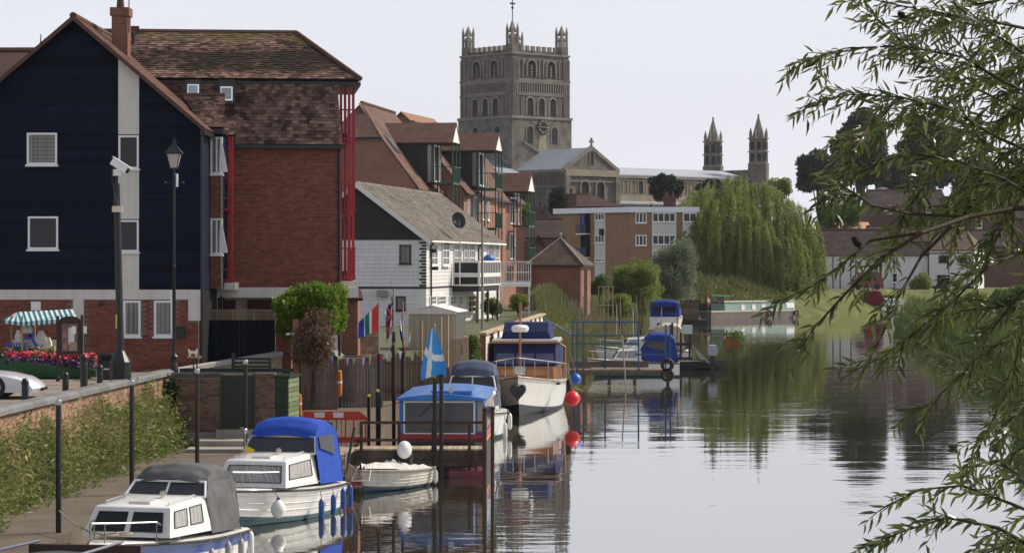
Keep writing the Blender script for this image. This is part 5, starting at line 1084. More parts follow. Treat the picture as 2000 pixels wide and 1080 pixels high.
# flower cart and trough
def flowers(parent, name, x0, x1, y0, y1, zf, n, cols, size, rg):
    for nm, m_, f in cols:
        V, F = [], []
        for i in range(int(n*f)):
            x, y = rg.uniform(x0, x1), rg.uniform(y0, y1); z = zf(x) + rg.uniform(-.08, .1); 
            for k in range(3):
                d = Vector((rg.uniform(-1,1), rg.uniform(-1,.4), rg.uniform(-.2,1))).normalized(); u = d.cross(Vector((.3,.5,.8))).normalized(); w_ = d.cross(u); s = size*rg.uniform(.6,1.2); c = Vector((x,y,z))+d*s*.6
                b_ = len(V); V += [c+u*s, c+w_*s*.8, c-u*s, c-w_*s*.8]; F.append((b_,b_+1,b_+2,b_+3))
        raw(nm, V, F, m_, parent, kind='stuff')
def cart():
    D = 75.0; k = D/FP; z = lambda py: SZ(py,D)-GZ; rg = random.Random(3)
    o = thing('flower_trough', 'long boat shaped green trough packed with red and purple flowers', 'planter', (SX(0,D), D, GZ)); x = lambda px: px*k
    q = MB(); a, b_ = x(4), x(190); n = 12; top = lambda t: z(700)+(z(722)-z(700))*t
    q.loft([[(a+(b_-a)*t, -w_, .05+.0*t), (a+(b_-a)*t, -w_*1.25-.03, top(t)), (a+(b_-a)*t, w_*1.25, top(t)), (a+(b_-a)*t, w_, .05)] for t, w_ in [(i/n, .1+.32*math.sin(math.pi*min(max(i/n,.06),.94))**.6) for i in range(n+1)]]); q.build('trough', mat('green_hull', (.012,.085,.03), .45, .2), o)
    q = MB(); q.box(x(20), -.25, .0, x(175), .25, .06); q.build('skid', M_black, o)
    zf = lambda xx: z(705)+(z(712)-z(705))*(xx/x(190))
    leafy = leafmat('bedding_leaf', (.04,.08,.02), (.10,.15,.03))
    flowers(o, 'flower', x(16), x(186), -.38, .3, lambda xx: zf(xx)+.02, 900, (('foliage', leafy, .7), ('purple_flowers', mat('purple_petal', (.22,.06,.32), .7, .4, 8), .8)), .045, rg)
    flowers(o, 'flower', x(18), x(188), -.3, .35, lambda xx: zf(xx)+.2, 700, (('red_flowers', mat('red_petal', (.62,.02,.09), .6, .4, 8), .5), ('tall_foliage', leafy, .25)), .05, rg)
    D = 77.2; k = D/FP; z = lambda py: SZ(py,D)-GZ
    c = thing('market_cart', 'little market cart with teal and white striped awning by the brick wall', 'cart', (SX(0,D), D, GZ)); x = lambda px: px*k
    n = 22; M_t1 = mat('teal_stripe', (.012,.17,.22), .8); M_t2 = mat('white_stripe', (.66,.68,.66), .8)
    for i in range(n):
        a, b_ = i/n, (i+1)/n; m_ = M_t1 if i % 2 == 0 else M_t2
        P = lambda t, v: (x(50)+(x(152)-x(50))*t + (x(34)-x(28))*v*(0), -.9*v, 0)
        q = MB(); ta = (x(28)+(x(138)-x(28))*a, .35, z(610)+(z(604)-z(610))*a); tb = (x(28)+(x(138)-x(28))*b_, .35, z(610)+(z(604)-z(610))*b_)
        ba = (x(48)+(x(158)-x(48))*a, -.75, z(628)+(z(619)-z(628))*a); bb_ = (x(48)+(x(158)-x(48))*b_, -.75, z(628)+(z(619)-z(628))*b_)
        q.slab(ba, bb_, tb, ta, .015); q.build('awning_stripe', m_, c)
        q = MB(); q.add([ba, bb_, (bb_[0],-.76,bb_[2]-.1), ((ba[0]+bb_[0])/2,-.76,ba[2]-.15), (ba[0],-.76,ba[2]-.1)], [(0,1,2,3,4)]); q.build('valance_stripe', m_, c)
    for i in range(6):
        a, b_ = i/6, (i+1)/6; m_ = M_t1 if i % 2 == 0 else M_t2; l = lambda t: (x(9)+(x(48)-x(9))*t, -.3-.45*t, z(624)+(z(628)-z(624))*t)
        q = MB(); p0, p1 = l(a), l(b_); q.add([p0, p1, (p1[0],p1[1],p1[2]-.1), (p0[0],p0[1],p0[2]-.1)], [(0,1,2,3)]); q.add([p0, p1, (x(28),.35,z(610))], [(0,1,2)]); q.build('side_stripe', m_, c)
    for px, y in ((26,-.3),(52,-.7),(64,.3),(140,.3),(146,-.7)): q = MB(); q.box(x(px)-.025, y-.025, .35, x(px)+.025, y+.025, z(614)-.03); q.build('awning_post', M_palewood, c)
    q = MB(); q.box(x(20), -.6, .45, x(150), .3, .62); q.build('tray', M_palewood, c)
    for px in (40, 130): q = MB(); q.torus((x(px),-.68,.42), .36, .035, 'y', 18); q.bar((x(px)-.35,-.68,.42),(x(px)+.35,-.68,.42), .03); q.bar((x(px),-.68,.07),(x(px),-.68,.77), .03); q.build('wheel', M_green, c)
    q = MB(); q.box(x(20), .1, .63, x(112), .14, z(664)); q.build('back_board', M_cream, c)
    for px, py, w_, h in ((40,655,.2,.35),(58,640,.25,.3),(84,658,.3,.4),(98,668,.2,.3)): q = MB(); q.loft([[(x(px)+w_*.5*a*f,-.3+.12*cc*f,z(py)-h*.5+h*t) for a, cc in ((-1,-1),(1,-1),(1,1),(-1,1))] for f, t in ((1,0),(.9,.5),(.4,1))]); q.build('cloth_bundle', M_cream, c)
    for i in range(9): q = MB(); px = 18+i*5; q.poly((x(px),-.62,z(668)),(x(px+4),-.62,z(668)),(x(px+2),-.63,z(682))); q.build('pennant', mat('cobalt_cloth', (.05,.09,.42), .8), c)
    for p0, p1 in (((64,650),(80,676)),((58,660),(74,650)),((50,655),(53,664))): q = MB(); q.bar((x(p0[0]),-.64,z(p0[1])),(x(p1[0]),-.64,z(p1[1])), .02, .08); q.build('ribbon', MATS['cobalt_cloth'], c)
    flowers(c, 'flower', x(18), x(110), -.6, -.2, lambda xx: .75, 260, (('cream_blooms', mat('cream_petal', (.5,.44,.24), .8, .4, 8), 1.0), ('leafage', leafmat('bedding_leaf', (0,0,0), (0,0,0)), .6)), .06, rg)
cart()
def car():
    D = 64.5; o = thing('silver_car', 'low silver sports car nosing in at the left edge', 'car', (SX(88,D)-4.1, D, GZ+.004), 0)
    x1 = 4.1; prof = [(0,.35),(0,.55),(.5,.66),(1.0,.72),(1.5,.98),(1.9,.99),(2.4,.74),(2.75,.69),(3.3,.63),(3.75,.53),(4.02,.38),(4.1,.26),(4.05,.16),(0.05,.18)]
    q = MB(); rings = []
    for w_, f in ((-.82,.86),(-.78,.97),(-.5,1.0),(0,1.02),(.5,1.0),(.78,.97),(.82,.86)):
        rings.append([(2.05+(px-2.05)*(1.0 if abs(w_) < .3 else .975 if abs(w_) < .6 else .92), w_, .2+(z-.2)*f) for px, z in prof])
    q.loft(rings); q.build('body', mat('silver_paint', (.60,.61,.64), .22, .05, coat=.6), o, smooth=True)
    for px in (.75, 2.95):
        for y in (-.76, .76): q = MB(); q.lathe([(.001,-.09),(.3,-.09),(.31,-.06),(.31,.06),(.3,.09),(.001,.09)], 18, (px,y,.3), 'y'); t = q.build('tyre', M_rubber, o); q = MB(); q.lathe([(.001,-.1),(.2,-.1),(.2,-.092),(.001,-.092)] if y < 0 else [(.001,.092),(.2,.092),(.2,.1),(.001,.1)], 14, (px,y,.3), 'y'); q.build('wheel_rim', M_steel, t)
    for y in (-.62, .62): q = MB(); q.ball((3.5,y,.5), .2, .12, .05); q.build('headlight', glassmat('lamp_lens', (.35,.35,.36), .1), o)
    q = MB(); q.slab((1.95,-.6,.99),(1.95,.6,.99),(2.38,.68,.74),(2.38,-.68,.74), -.02); q.build('windscreen', M_glass, o)
    for y, w_ in ((-.69, 1), (.69, -1)): q = MB(); q.slab((1.2,y,.76),(2.2,y,.76),(1.9,y*.93,.93),(1.5,y*.93,.93), .02*w_); q.build('side_window', M_glass, o)
    q = MB(); q.box(4.06, -.35, .2, 4.1, .35, .27); q.build('air_intake', M_dark, o)
car()
# ---------------------------------------------------------------- sheds and fences behind the moorings
YZ = 1.25
g = MB(); g.prism([(-7.7,83.1),(-5.5,78.6),(-4.7,85),(-3.0,95),(-2.0,104),(-1.4,105),(-5.3,92.2)], QZ+.01, YZ, 'z'); struct('yard_ground', g, M_quay, 'trodden yard in front of the garden sheds')
M_shed = mat('grey_shed_board', (.24,.20,.17), .9, .25, 3, bump=.4, bsc=12, isl=.2, streak=.25)
DS = 85.5; SH = thing('garden_shed', 'grey weathered wooden garden shed with felted gable roof behind the bunting', 'shed', (SX(587,DS), DS, YZ)); ks = DS/FP
sxx = lambda px: (px-587)*ks; szz = lambda py: SZ(py,DS)-YZ
for i in range(10):
    a, b_ = sxx(587)+sxx(660)*i/10, sxx(660)*(i+1)/10; tz = lambda x_: min(szz(672), szz(672)-(abs(x_-sxx(622)))*.8)
    q = MB(); q.prism([(a+.004,0),(b_-.004,0),(b_-.004,tz(b_)-.03),(a+.004,tz(a)-.03)], -.015-.006*(i % 2), .012); q.build('front_board', M_shed, SH)
q = MB(); q.prism([(.02,0),(sxx(659),0),(sxx(659),szz(699)),(sxx(622),szz(673)),(.02,szz(697))], .014, 2.4); q.build('shed_core', M_dark, SH)
for sg in (-1, 1): q = MB(); e = sxx(622)+sg*(.72); q.slab((sxx(622),-.12,szz(668)),(sxx(622),2.5,szz(668)),(e,2.5,szz(668)-.62),(e,-.12,szz(668)-.62), .05*(-1 if sg < 0 else 1)); q.build('felt_roof', mat('grey_felt', (.20,.20,.215), .9, .2, 3, bump=.3), SH)
q = MB(); q.box(sxx(597), -.05, .1, sxx(625), -.022, szz(742)); q.build('door', M_shed, SH)
def plank_fence(name, label, p0, p1, y0, y1, D, n, m_, base, rot=0, gap=.01, jit=.05, cat='fence'):
    o = thing(name, label, cat, (SX(p0,D), D, base), rot); w_ = (p1-p0)*D/FP; h = SZ(y0,D)-base; rg = random.Random(p0)
    for i in range(n): q = MB(); hh = h+rg.uniform(-jit,jit*.3); q.box(w_*i/n+gap/2, -.012-rg.uniform(0,.02), 0, w_*(i+1)/n-gap/2, .012, hh); q.build('plank', m_, o)
    for z in (h*.2, h*.8): q = MB(); q.box(0, .013, z-.04, w_, .06, z+.04); q.build('rail', m_, o)
    return o
plank_fence('plank_fence', 'brown plank fence right of the garden shed under the bunting', 663, 748, 694, 800, 87, 14, M_shed, YZ, jit=.03)
plank_fence('plank_fence', 'tall uneven timber fence behind the flag poles', 745, 832, 692, 790, 91.5, 15, M_timber, YZ, jit=.25)
plank_fence('plank_fence', 'tall timber fence between the reddish post and the shed', 553, 590, 632, 760, 88.5, 6, M_timber, YZ)
plank_fence('plank_fence', 'weathered plank fence behind the blue cabin boat', 826, 930, 712, 780, 96.5, 16, M_timber, YZ, jit=.2)
o = thing('reddish_post', 'square reddish timber post rising beside the green store', 'post', (SX(578,80), 80, YZ-.6)); q = MB(); q.box(-.09, -.09, 0, .09, .09, SZ(624,80)-YZ+.6); q.build('shaft', mat('red_cedar', (.30,.13,.075), .8, .2, 5), o); q = MB(); q.box(-.3, -.12, SZ(654,80)-YZ+.6, .25, -.092, SZ(650,80)-YZ+.6); q.build('cross_bar', M_upvc, o)
for px, D, y0, y1, lab in ((584,79,768,812,'orange lifebuoy case standing at the end of the red barrier'),(663,84.6,722,775,'orange rescue tube hanging on the shed corner')):
    o = thing('rescue_float', lab, 'float', (SX(px,D), D, SZ(y1,D))); h = SZ(y0,D)-SZ(y1,D); q = MB(); q.lathe([(.001,0),(.07,.04),(.085,.15),(.085,h-.15),(.07,h-.04),(.001,h)], 12); q.build('float_body', mat('orange_plastic', (.62,.17,.02), .5, .1), o, smooth=True); q = MB(); q.lathe([(.088,h*.5),(.09,h*.52),(.09,h*.56),(.088,h*.58)], 12); q.build('band', M_upvc, o)
    if D < 80: q = MB(); q.tube([(0,.05,-.6),(0,.05,.1)], .03, 6); q.build('stand', M_black, o)
def barrier():
    D = 79.3; k = D/FP; o = thing('red_barrier', 'red and white plastic street barrier standing on the quay', 'barrier', (SX(592,D), D, QZ)); x = lambda px: (px-592)*k; z = lambda py: SZ(py,D)-QZ
    M_r = mat('red_plastic', (.55,.045,.025), .5, .15, 3)
    q = MB(); q.prism([(x(592),z(820)),(x(718),z(820)),(x(718),z(815)),(x(702),z(803)),(x(592),z(803))], -.03, .03); q.build('top_panel', M_r, o)
    q = MB(); q.box(x(592), -.03, z(864), x(718), .03, z(853)); q.build('bottom_bar', M_r, o)
    for px in (592,608,623,641,657,675,691,714): q = MB(); q.box(x(px)-.025, -.028, z(853), x(px)+.025, .028, z(820)); q.build('upright', M_r, o)
    for a, b_ in ((614,634),(651,671)): q = MB(); q.box(x(a), -.036, z(815), x(b_), -.031, z(805)); q.build('white_panel', M_upvc, o)
    for px in (610, 700): q = MB(); q.box(x(px)-.05, -.3, 0, x(px)+.05, .3, .06); q.build('foot', M_rubber, o)
barrier()
DC = 100.0; CS = thing('cream_shed', 'pale cream metal garden shed with low white gable roof', 'shed', (SX(798,DC), DC, YZ+.6), -8); kc = DC/FP; xc = lambda px: (px-798)*kc; zc = lambda py: SZ(py,DC)-YZ-.6
M_cs = mat('cream_metal', (.42,.38,.29), .55, .08, 1, streak=.12)
for i in range(8): q = MB(); a, b_ = xc(798)+xc(889)*i/8, xc(889)*(i+1)/8; q.box(a+.006, -.02-.015*(i % 2), 0, b_-.006, .01, zc(613)); q.build('front_panel', M_cs, CS)
q = MB(); q.box(.01, .012, 0, xc(889), 2.6, zc(613)); q.build('shed_core', M_cs, CS)
q = MB(); q.prism([(-.06,zc(613)),(xc(892),zc(613)),(xc(892),zc(608)),(xc(845),zc(599)),(-.06,zc(608))], -.1, .02); q.build('gable', M_white, CS)
for sg, e in ((-1,-.15),(1,xc(894))): q = MB(); q.slab((xc(845),-.12,zc(598)),(xc(845),2.7,zc(598)),(e,2.7,zc(610)),(e,-.12,zc(610)), .04*(1 if sg > 0 else -1)); q.build('roof_sheet', M_white, CS)
q = MB(TR(xc(889)+.004,0,0) @ TF); q.box(0.02, -.02, 0, 2.6, .0, zc(614)); q.build('side_wall', mat('dark_green_metal', (.05,.055,.045), .6), CS)
for px, yt in ((823,628),(861,618),(874,616)): o = thing('timber_pole', {823:'thin timber pole left of the cream shed doors',861:'thin timber pole in the middle of the cream shed front',874:'thin timber pole at the right corner of the cream shed'}[px], 'pole', (SX(px,98), 98, YZ)); q = MB(); q.tube([(0,0,0),(0,0,SZ(yt,98)-YZ)], .05, 6); q.build('pole', M_palewood, o)
for px, yt, w_, lab in ((881,665,.1,'first short'),(888,659,.13,'second'),(897,658,.14,'third'),(909,655,.2,'thick rightmost'),(846,672,.1,'lone left')):
    o = thing('timber_pile', lab + ' squared timber pile of the row beside the blue cabin boat', 'pile', (SX(px,94), 94, YZ-.8), 0, 'timber piles'); h = SZ(yt,94)-YZ+.8; q = MB(); w_ *= .55; q.box(-w_, -w_, 0, w_, w_, h-.06); q.loft([[(a*w_,c*w_,h-.06) for a, c in ((-1,-1),(1,-1),(1,1),(-1,1))],[(a*w_*.5,c*w_*.5,h) for a, c in ((-1,-1),(1,-1),(1,1),(-1,1))]]); q.build('pile', M_palewood, o)
o = thing('sunlit_brick_wall', 'low sunlit orange brick garden wall behind the flags', 'wall', (SX(642,93), 93, YZ)); brick_wall(o, 0, 2.0, 1.2, SZ(637,93)-YZ, 0, M_oldbrick, limit=120, T=RZ(28)); q = MB(RZ(28)); q.box(-.02, -.06, SZ(637,93)-YZ+.004, 2.02, .2, SZ(637,93)-YZ+.06); q.build('coping', M_palewood, o); q = MB(RZ(28)); q.box(0, .125, 0, 2, .2, SZ(637,93)-YZ); q.build('backing', M_oldbrick, o)
o = thing('porch', 'little brick porch with tiled roof at the foot of the red balconies', 'porch', (SX(668,90), 90, GZ)); q = MB(); q.box(0,0,-1.5,.55,1.5,SZ(585,90)-GZ); q.build('wall', brickmat('hut_brick', (0,0,0),(0,0,0),(0,0,0)), o); q = MB(); q.slab((-.1,-.25,SZ(582,90)-GZ),(.75,-.25,SZ(582,90)-GZ),(.6,1,SZ(566,90)-GZ),(-.1,1,SZ(566,90)-GZ), .1); q.build('roof', M_rroof, o)
# embankment fence of white panels between brown posts
e0, e1 = Vector((SX(944,104.5), 104.5)), Vector((1.72, 143.0)); T = wall_T(e0, e1); Le = (e1-e0).length
EF = thing('panel_fence', 'white panelled embankment fence with rust brown posts beside the wooden cruiser', 'fence'); zt = 3.25
nb = 11
for i in range(nb+1):
    q = MB(T); q.box(Le*i/nb-.14, -.1, -.5, Le*i/nb+.14, .12, zt-.05); q.build('post', mat('rust_post', (.22,.085,.05), .8, .2, 3), EF)
    if i < nb:
        for j in range(4): q = MB(T); q.box(Le*i/nb+.15, -.02, 1.45+j*.44, Le*(i+1)/nb-.15, .05, 1.45+j*.44+.425); q.build('white_panel', M_white, EF)
q = MB(T); q.box(-.2, -.15, zt-.045, Le+.2, .18, zt+.04); q.build('capping', M_palewood, EF)
q = MB(T); q.box(-.1, -.05, -.6, Le, .15, 1.44); q.build('retaining_wall', mat('stained_concrete', (.22,.17,.13), .9, .3, 1), EF)
# ---------------------------------------------------------------- boats
M_blueh = mat('blue_topside', (.05,.09,.27), .3, .15, 1.5, coat=.3)
M_bcan = mat('blue_canvas', (.02,.065,.36), .8, .15, 2, bump=.25, bsc=5)
M_gcan = mat('grey_canvas', (.105,.105,.11), .75, .25, 2, bump=.5, bsc=5)
M_ncan = mat('navy_canvas', (.018,.026,.085), .8, .2, 2, bump=.3, bsc=5)
M_clear = glassmat('clear_vinyl', (.05,.055,.06), .12, .35)
M_tint = glassmat('tinted_acrylic', (.016,.018,.024), .05); M_tint.node_tree.nodes['Principled BSDF'].inputs['Specular IOR Level'].default_value = .3
M_cabw = glassmat('cabin_curtain_glass', (.34,.33,.315), .12, fold=22)
M_teal = mat('teal_antifoul', (.04,.10,.12), .6, .3, 3)
def face(f, u, v, lift=0):
    a, b_, c, d = map(Vector, f); p = (a.lerp(b_, u)).lerp(d.lerp(c, u), v)
    if lift: p = p + (b_-a).cross(d-a).normalized()*lift
    return p
def fpane(parent, f, u0, u1, v0, v1, m_, mf=None, fr=.03, name='window', lift=.012):
    q = MB(); q.slab(face(f,u0,v0,lift), face(f,u1,v0,lift), face(f,u1,v1,lift), face(f,u0,v1,lift), .01); o = q.build(name, m_, parent)
    if mf:
        q = MB(); ps = [face(f,u,v,lift+.004) for u, v in ((u0,v0),(u1,v0),(u1,v1),(u0,v1))]
        for i in range(4): q.bar(ps[i], ps[(i+1) % 4], fr, fr*.7)
        q.build('frame', mf, o)
    return o
def hull(parent, L, B, fb, rise, draft=.3, bow=.62, m_side=None, m_low=None, m_top=None, fl=.80, band=.0, deck=True, n=16, rake=.5, boot=.1, fine=2.0, strake=M_rubber, planks=0):
    """bow at -y. Rings from gunwale down to the keel; returns gunwale(t) -> (half beam, y, z)"""
    def st(t):
        e = max(0, (t-(1-bow))/bow); hb = B/2*(1-e**fine)*(.93+.07*min(1, t*4)); zg = fb+rise*t*t
        return hb, e, zg
    def pt(t, w_):          # w_: 1 gunwale .. 0 keel
        hb, e, zg = st(t); zk = -draft+(draft*.6)*e**3
        z = zk+(zg-zk)*w_; prof = (fl+(1-fl)*w_) if w_ > .3 else (fl+(1-fl)*.3)*(w_/.3)**.55
        prof *= 1-.35*e*(1-w_)
        y = L/2 - L*t - rake*e**2*(w_-.5)
        return hb*prof, y, z
    ts = [i/n for i in range(n+1)]
    def strip(w0, w1, k=3):
        q = MB()
        for sg in (-1, 1): q.loft([[(sg*pt(t,w0+(w1-w0)*j/k)[0], *pt(t,w0+(w1-w0)*j/k)[1:]) for j in range(k+1)] for t in ts], closed=False, caps=False)
        s0 = [pt(0,w0+(w1-w0)*j/k) for j in range(k+1)]; q.add([(-p[0],p[1],p[2]) for p in s0]+[(p[0],p[1],p[2]) for p in reversed(s0)], [tuple(range(2*k+2))])
        return q
    wb = (draft+boot)/(draft+fb)
    strip(0.001, wb, 4).build('hull_bottom', m_low or M_teal, parent, smooth=True)
    wt = 1-band
    strip(wb, wt, 5).build('hull_side', m_side or M_gel, parent, smooth=True)
    if band: strip(wt, 1, 2).build('topside_band', m_top or M_blueh, parent, smooth=True)
    for i in range(planks):
        w_ = wb+(wt-wb)*(i+1)/(planks+1); q = MB()
        for sg in (-1, 1): q.tube([(sg*(pt(t,w_)[0]+.004), *pt(t,w_)[1:]) for t in ts], .012, 4)
        q.build('lapped_strake', m_side or M_gel, parent)
    q = MB()
    for sg in (-1, 1): q.tube([(sg*(pt(t,1)[0]+.012), pt(t,1)[1], pt(t,1)[2]-.03) for t in ts], .032, 6)
    q.build('rubbing_strake', strake, parent)
    if deck:
        q = MB(); q.loft([[(-pt(t,1)[0]*.985,pt(t,1)[1],pt(t,1)[2]-.012),(-pt(t,1)[0]*.9,pt(t,1)[1],pt(t,1)[2]+.025),(pt(t,1)[0]*.9,pt(t,1)[1],pt(t,1)[2]+.025),(pt(t,1)[0]*.985,pt(t,1)[1],pt(t,1)[2]-.012)] for t in ts]); q.build('deck', M_gel, parent, smooth=True)
    return lambda t: pt(t, 1)
def crumple(o, s, scale=.3, lev=2):
    t = bpy.data.textures.get('cloth_folds') or bpy.data.textures.new('cloth_folds', 'CLOUDS'); t.noise_scale = scale
    m = o.modifiers.new('sub', 'SUBSURF'); m.subdivision_type = 'SIMPLE'; m.levels = m.render_levels = lev
    m = o.modifiers.new('folds', 'DISPLACE'); m.texture = t; m.strength = s; m.mid_level = .5; m.texture_coords = 'LOCAL'
def fender(parent, x, y, z, m_, l=.42, r=.075, ztop=None):
    q = MB(); q.lathe([(.001,z-l/2-.05),(.02,z-l/2-.04),(r*.8,z-l/2),(r,z-l/2+.05),(r,z+l/2-.05),(r*.8,z+l/2),(.025,z+l/2+.05),(.001,z+l/2+.06)], 10, (x,y,0)); o = q.build('fender', m_, parent, smooth=True)
    q = MB(); q.tube([(x,y,z+l/2+.05),(x-.03,y,ztop or z+l/2+.4)], .012, 4); q.build('fender_line', M_rope, o)
def cruiser(name, label, px, D, phi, L=6.2, B=2.3, fb=.62, rise=.3, cab=((-1.0,.95),(.9,1.02)), cabz=(.82,1.42), m_can=M_gcan, canopy=None, side=None, low=None, band=.0, front=2, fwin=M_tint, swin=M_cabw, swn=2, fenders=(), top=None, group='moored cabin cruisers', planks=0, canwin=0, split=True, rail=True):
    o = thing(name, label, 'boat', (SX(px,D), D, 0), phi, group)
    gw = hull(o, L, B, fb, rise, m_side=side, m_low=low, band=band, m_top=top, planks=planks)
    (y0, w0), (y1, w1) = cab; zb, zt = cabz
    b4 = [(-w0,y0-.35,zb),(w0,y0-.35,zb),(w1,y1,zb-.05),(-w1,y1,zb-.05)]; t4 = [(-w0*.86,y0,zt),(w0*.86,y0,zt),(w1*.88,y1,zt+.08),(-w1*.88,y1,zt+.08)]
    q = MB(); mid = [tuple(Vector(a).lerp(Vector(c), .93)) for a, c in zip(b4, t4)]; ins = [(x*.95,y0+.05+(y-y0)*.97,z+.03) for x, y, z in t4]
    q.loft([b4, mid, t4, ins]); c_ = q.build('cabin', M_gel, o, smooth=True)
    fF = (b4[0], b4[1], t4[1], t4[0]); fS = (b4[1], b4[2], t4[2], t4[1]); fP = (b4[3], b4[0], t4[0], t4[3])
    for i in range(front): fpane(c_, fF, .07+i*.9/front+.02, .03+(i+1)*.9/front-.02 if front > 1 else .93, .18, .84, fwin, M_rubber, .022)
    for f in (fS, fP):
        for i in range(swn):
            u = (.1+i*.8/swn, .1+(i+1)*.8/swn-.08); fpane(c_, f, *(u if f is fS else (1-u[1], 1-u[0])), .3, .85, swin, M_rubber, .022)
    # windscreen and canopy over the cockpit
    cy0, cy1, cw, ch, cs = canopy or (y1-.05, L/2-.25, w1*.97, .75, .0)
    wb4 = [(-cw*.98,cy0,zt+.1),(cw*.98,cy0,zt+.1)]; wt4 = [(cw*.86,cy0+.3,zt+.1+ch*.48),(-cw*.86,cy0+.3,zt+.1+ch*.48)]
    q = MB(); q.slab(wb4[0], wb4[1], wt4[0], wt4[1], .02); w_ = q.build('windscreen', M_clear, o)
    q = MB()
    for a, b_ in ((wb4[0],wb4[1]),(wb4[0],wt4[1]),(wb4[1],wt4[0]),(wt4[0],wt4[1])) + ((((0,cy0,zt+.1),(0,cy0+.3,zt+.1+ch*.48)),) if split else ()): q.bar(a, b_, .045)
    q.build('windscreen_frame', M_steel if not split else M_upvc, w_)
    q = MB(); rg = []; z0 = zt+.1
    for y, f, w2 in ((cy0+.24,.47,.88),(cy0+.36,.72,.88),(cy0+.62,.95,.84),((cy0+cy1)/2,1.0,.84),(cy1-.35,.93,.86),(cy1-.12,.7,.95)):
        zz = z0+ch*f; zs = z0+ch*.46*(1 if f < .6 else .95)
        rg.append([(-cw*w2*1.04,y,zs if f > .5 else zz-.02),(-cw*w2,y,zz-.1),(-cw*w2*.75,y,zz-.015),(0,y,zz+.05),(cw*w2*.75,y,zz-.015),(cw*w2,y,zz-.1),(cw*w2*1.04,y,zs if f > .5 else zz-.02)])
    last = rg[-1]; rg.append([(p[0]*1.06, cy1+.04, gw(.03)[2]+.35 if abs(i-3) < 4 else 0) for i, p in enumerate(last)]); rg.append([(p[0]*1.08, cy1+.1, gw(.03)[2]+.04) for p in last])
    q.loft(rg, closed=False, caps=False); cn = q.build('canopy', m_can, o, smooth=True); crumple(cn, .10 if m_can is M_gcan else .035)
    for sg in (-1, 1):
        q = MB(); a, b_, c, d = (sg*cw*1.0,cy0+.05,z0+.02), (sg*cw*1.06,cy1+.06,gw(.03)[2]+.06), (sg*cw*.97,cy1-.1,z0+ch*.45), (sg*cw*.9,cy0+.3,z0+ch*.47)
        e_ = (sg*cw*1.05, cy0+.2, gw(.35)[2]+.08); 
        m_ = tuple((Vector(a)+Vector(b_)+Vector(c)+Vector(d))/4+Vector((sg*.03,0,0))); q.add([a, e_, b_, c, d, m_], [(0,1,5),(1,2,5),(2,3,5),(3,4,5),(4,0,5)]); crumple(q.build('canopy_side', m_can, cn, fix=False, smooth=True), .12 if m_can is M_gcan else .03, lev=3)
        if canwin:
            f = ((sg*cw*1.035,cy0+.25,z0+.12),(sg*cw*1.075,(cy0+cy1)/2+.35,z0-.1),(sg*cw*.985,(cy0+cy1)/2+.35,z0+ch*.5),(sg*cw*.93,cy0+.4,z0+ch*.5)); q = MB(); q.slab(*f, .006*sg); q.build('vinyl_window', M_clear, cn)
    # fittings
    if rail:
        pts = [gw(t) for t in (.62,.74,.86,.95,.995)]; q = MB(); zr = .42
        left = [(-p[0]*.93, p[1]+.05, p[2]+(zr if i else .05)) for i, p in enumerate(pts)]; right = [(-x, y, z) for x, y, z in reversed(left)]
        q.tube(left+right, .018, 6)
        for i in (1, 3):
            for sg in (-1, 1): q.tube([(sg*pts[i][0]*.93,pts[i][1]+.05,pts[i][2]),(sg*pts[i][0]*.93,pts[i][1]+.05,pts[i][2]+zr)], .015, 5)
        q.build('pulpit_rail', M_steel, o)
    for sg in (-1, 1): q = MB(); q.tube([(sg*w0*.72,y0+.2,zt+.04),(sg*w0*.72,y0+.22,zt+.1),(sg*w0*.76,y1-.3,zt+.16),(sg*w0*.76,y1-.28,zt+.08)], .014, 5); q.build('grab_rail', M_steel, c_)
    q = MB(); q.box(-.25, y0+.35, zt+.03, .25, y0+.8, zt+.1); q.build('roof_hatch', M_gel, c_)
    q = MB(); q.lathe([(.001,-.1),(.07,-.1),(.05,.02),(.001,.1)], 10, (.1,y1-.4,zt+.18), 'y'); q.build('horn', M_steel, c_)
    for t, z, m_, l in fenders: p = gw(t); fender(o, p[0]+.09, p[1], z, m_, l, .075, p[2])
    return o, gw
M_fbl = mat('blue_fender', (.012,.06,.26), .4, .1); M_fwh = mat('white_fender', (.66,.66,.64), .4, .1); M_fgr = mat('grey_fender', (.34,.34,.33), .5, .2)
b1, gw1 = cruiser('cabin_cruiser', 'white cabin cruiser with blue topsides and loose grey canvas cover, nearest the camera', 300, 51.6, -16, L=6.0, B=2.35, fb=.60, rise=.25, cab=((-1.1,1.02),(.75,1.05)), cabz=(.83,1.40), m_can=M_gcan, canopy=(.62,2.4,.98,.62,0), band=.30, top=M_blueh, low=M_gel, fwin=M_tint, fenders=((.3,.25,M_fgr,.4),(.45,.2,M_fgr,.4),(.05,.3,M_fwh,.45),(.16,.25,M_fgr,.35)))
b1.scale = (.92,.92,.95)
q = MB(); q.torus((-.1,-2.0,.93), .2, .03, 'z', 14, 5); q.torus((.15,-1.85,.94), .16, .03, 'z', 14, 5); q.build('coiled_rope', M_rope, b1)
b2, gw2 = cruiser('cabin_cruiser', 'white cruiser with bright blue canopy and blue fenders', 534, 61.8, -16, L=5.2, B=2.3, fb=.72, rise=.22, cab=((-1.2,.93),(.6,1.0)), cabz=(.9,1.5), m_can=M_bcan, canopy=(.4,2.2,1.0,.82,0), low=M_teal, front=1, fwin=M_cabw, swn=1, planks=3, canwin=1, split=False, fenders=((.46,.2,M_fbl,.5),(.3,.27,M_fbl,.45),(.14,.35,M_fbl,.45),(.01,.35,M_fbl,.5)))
b2.scale = (.95,.95,.97)
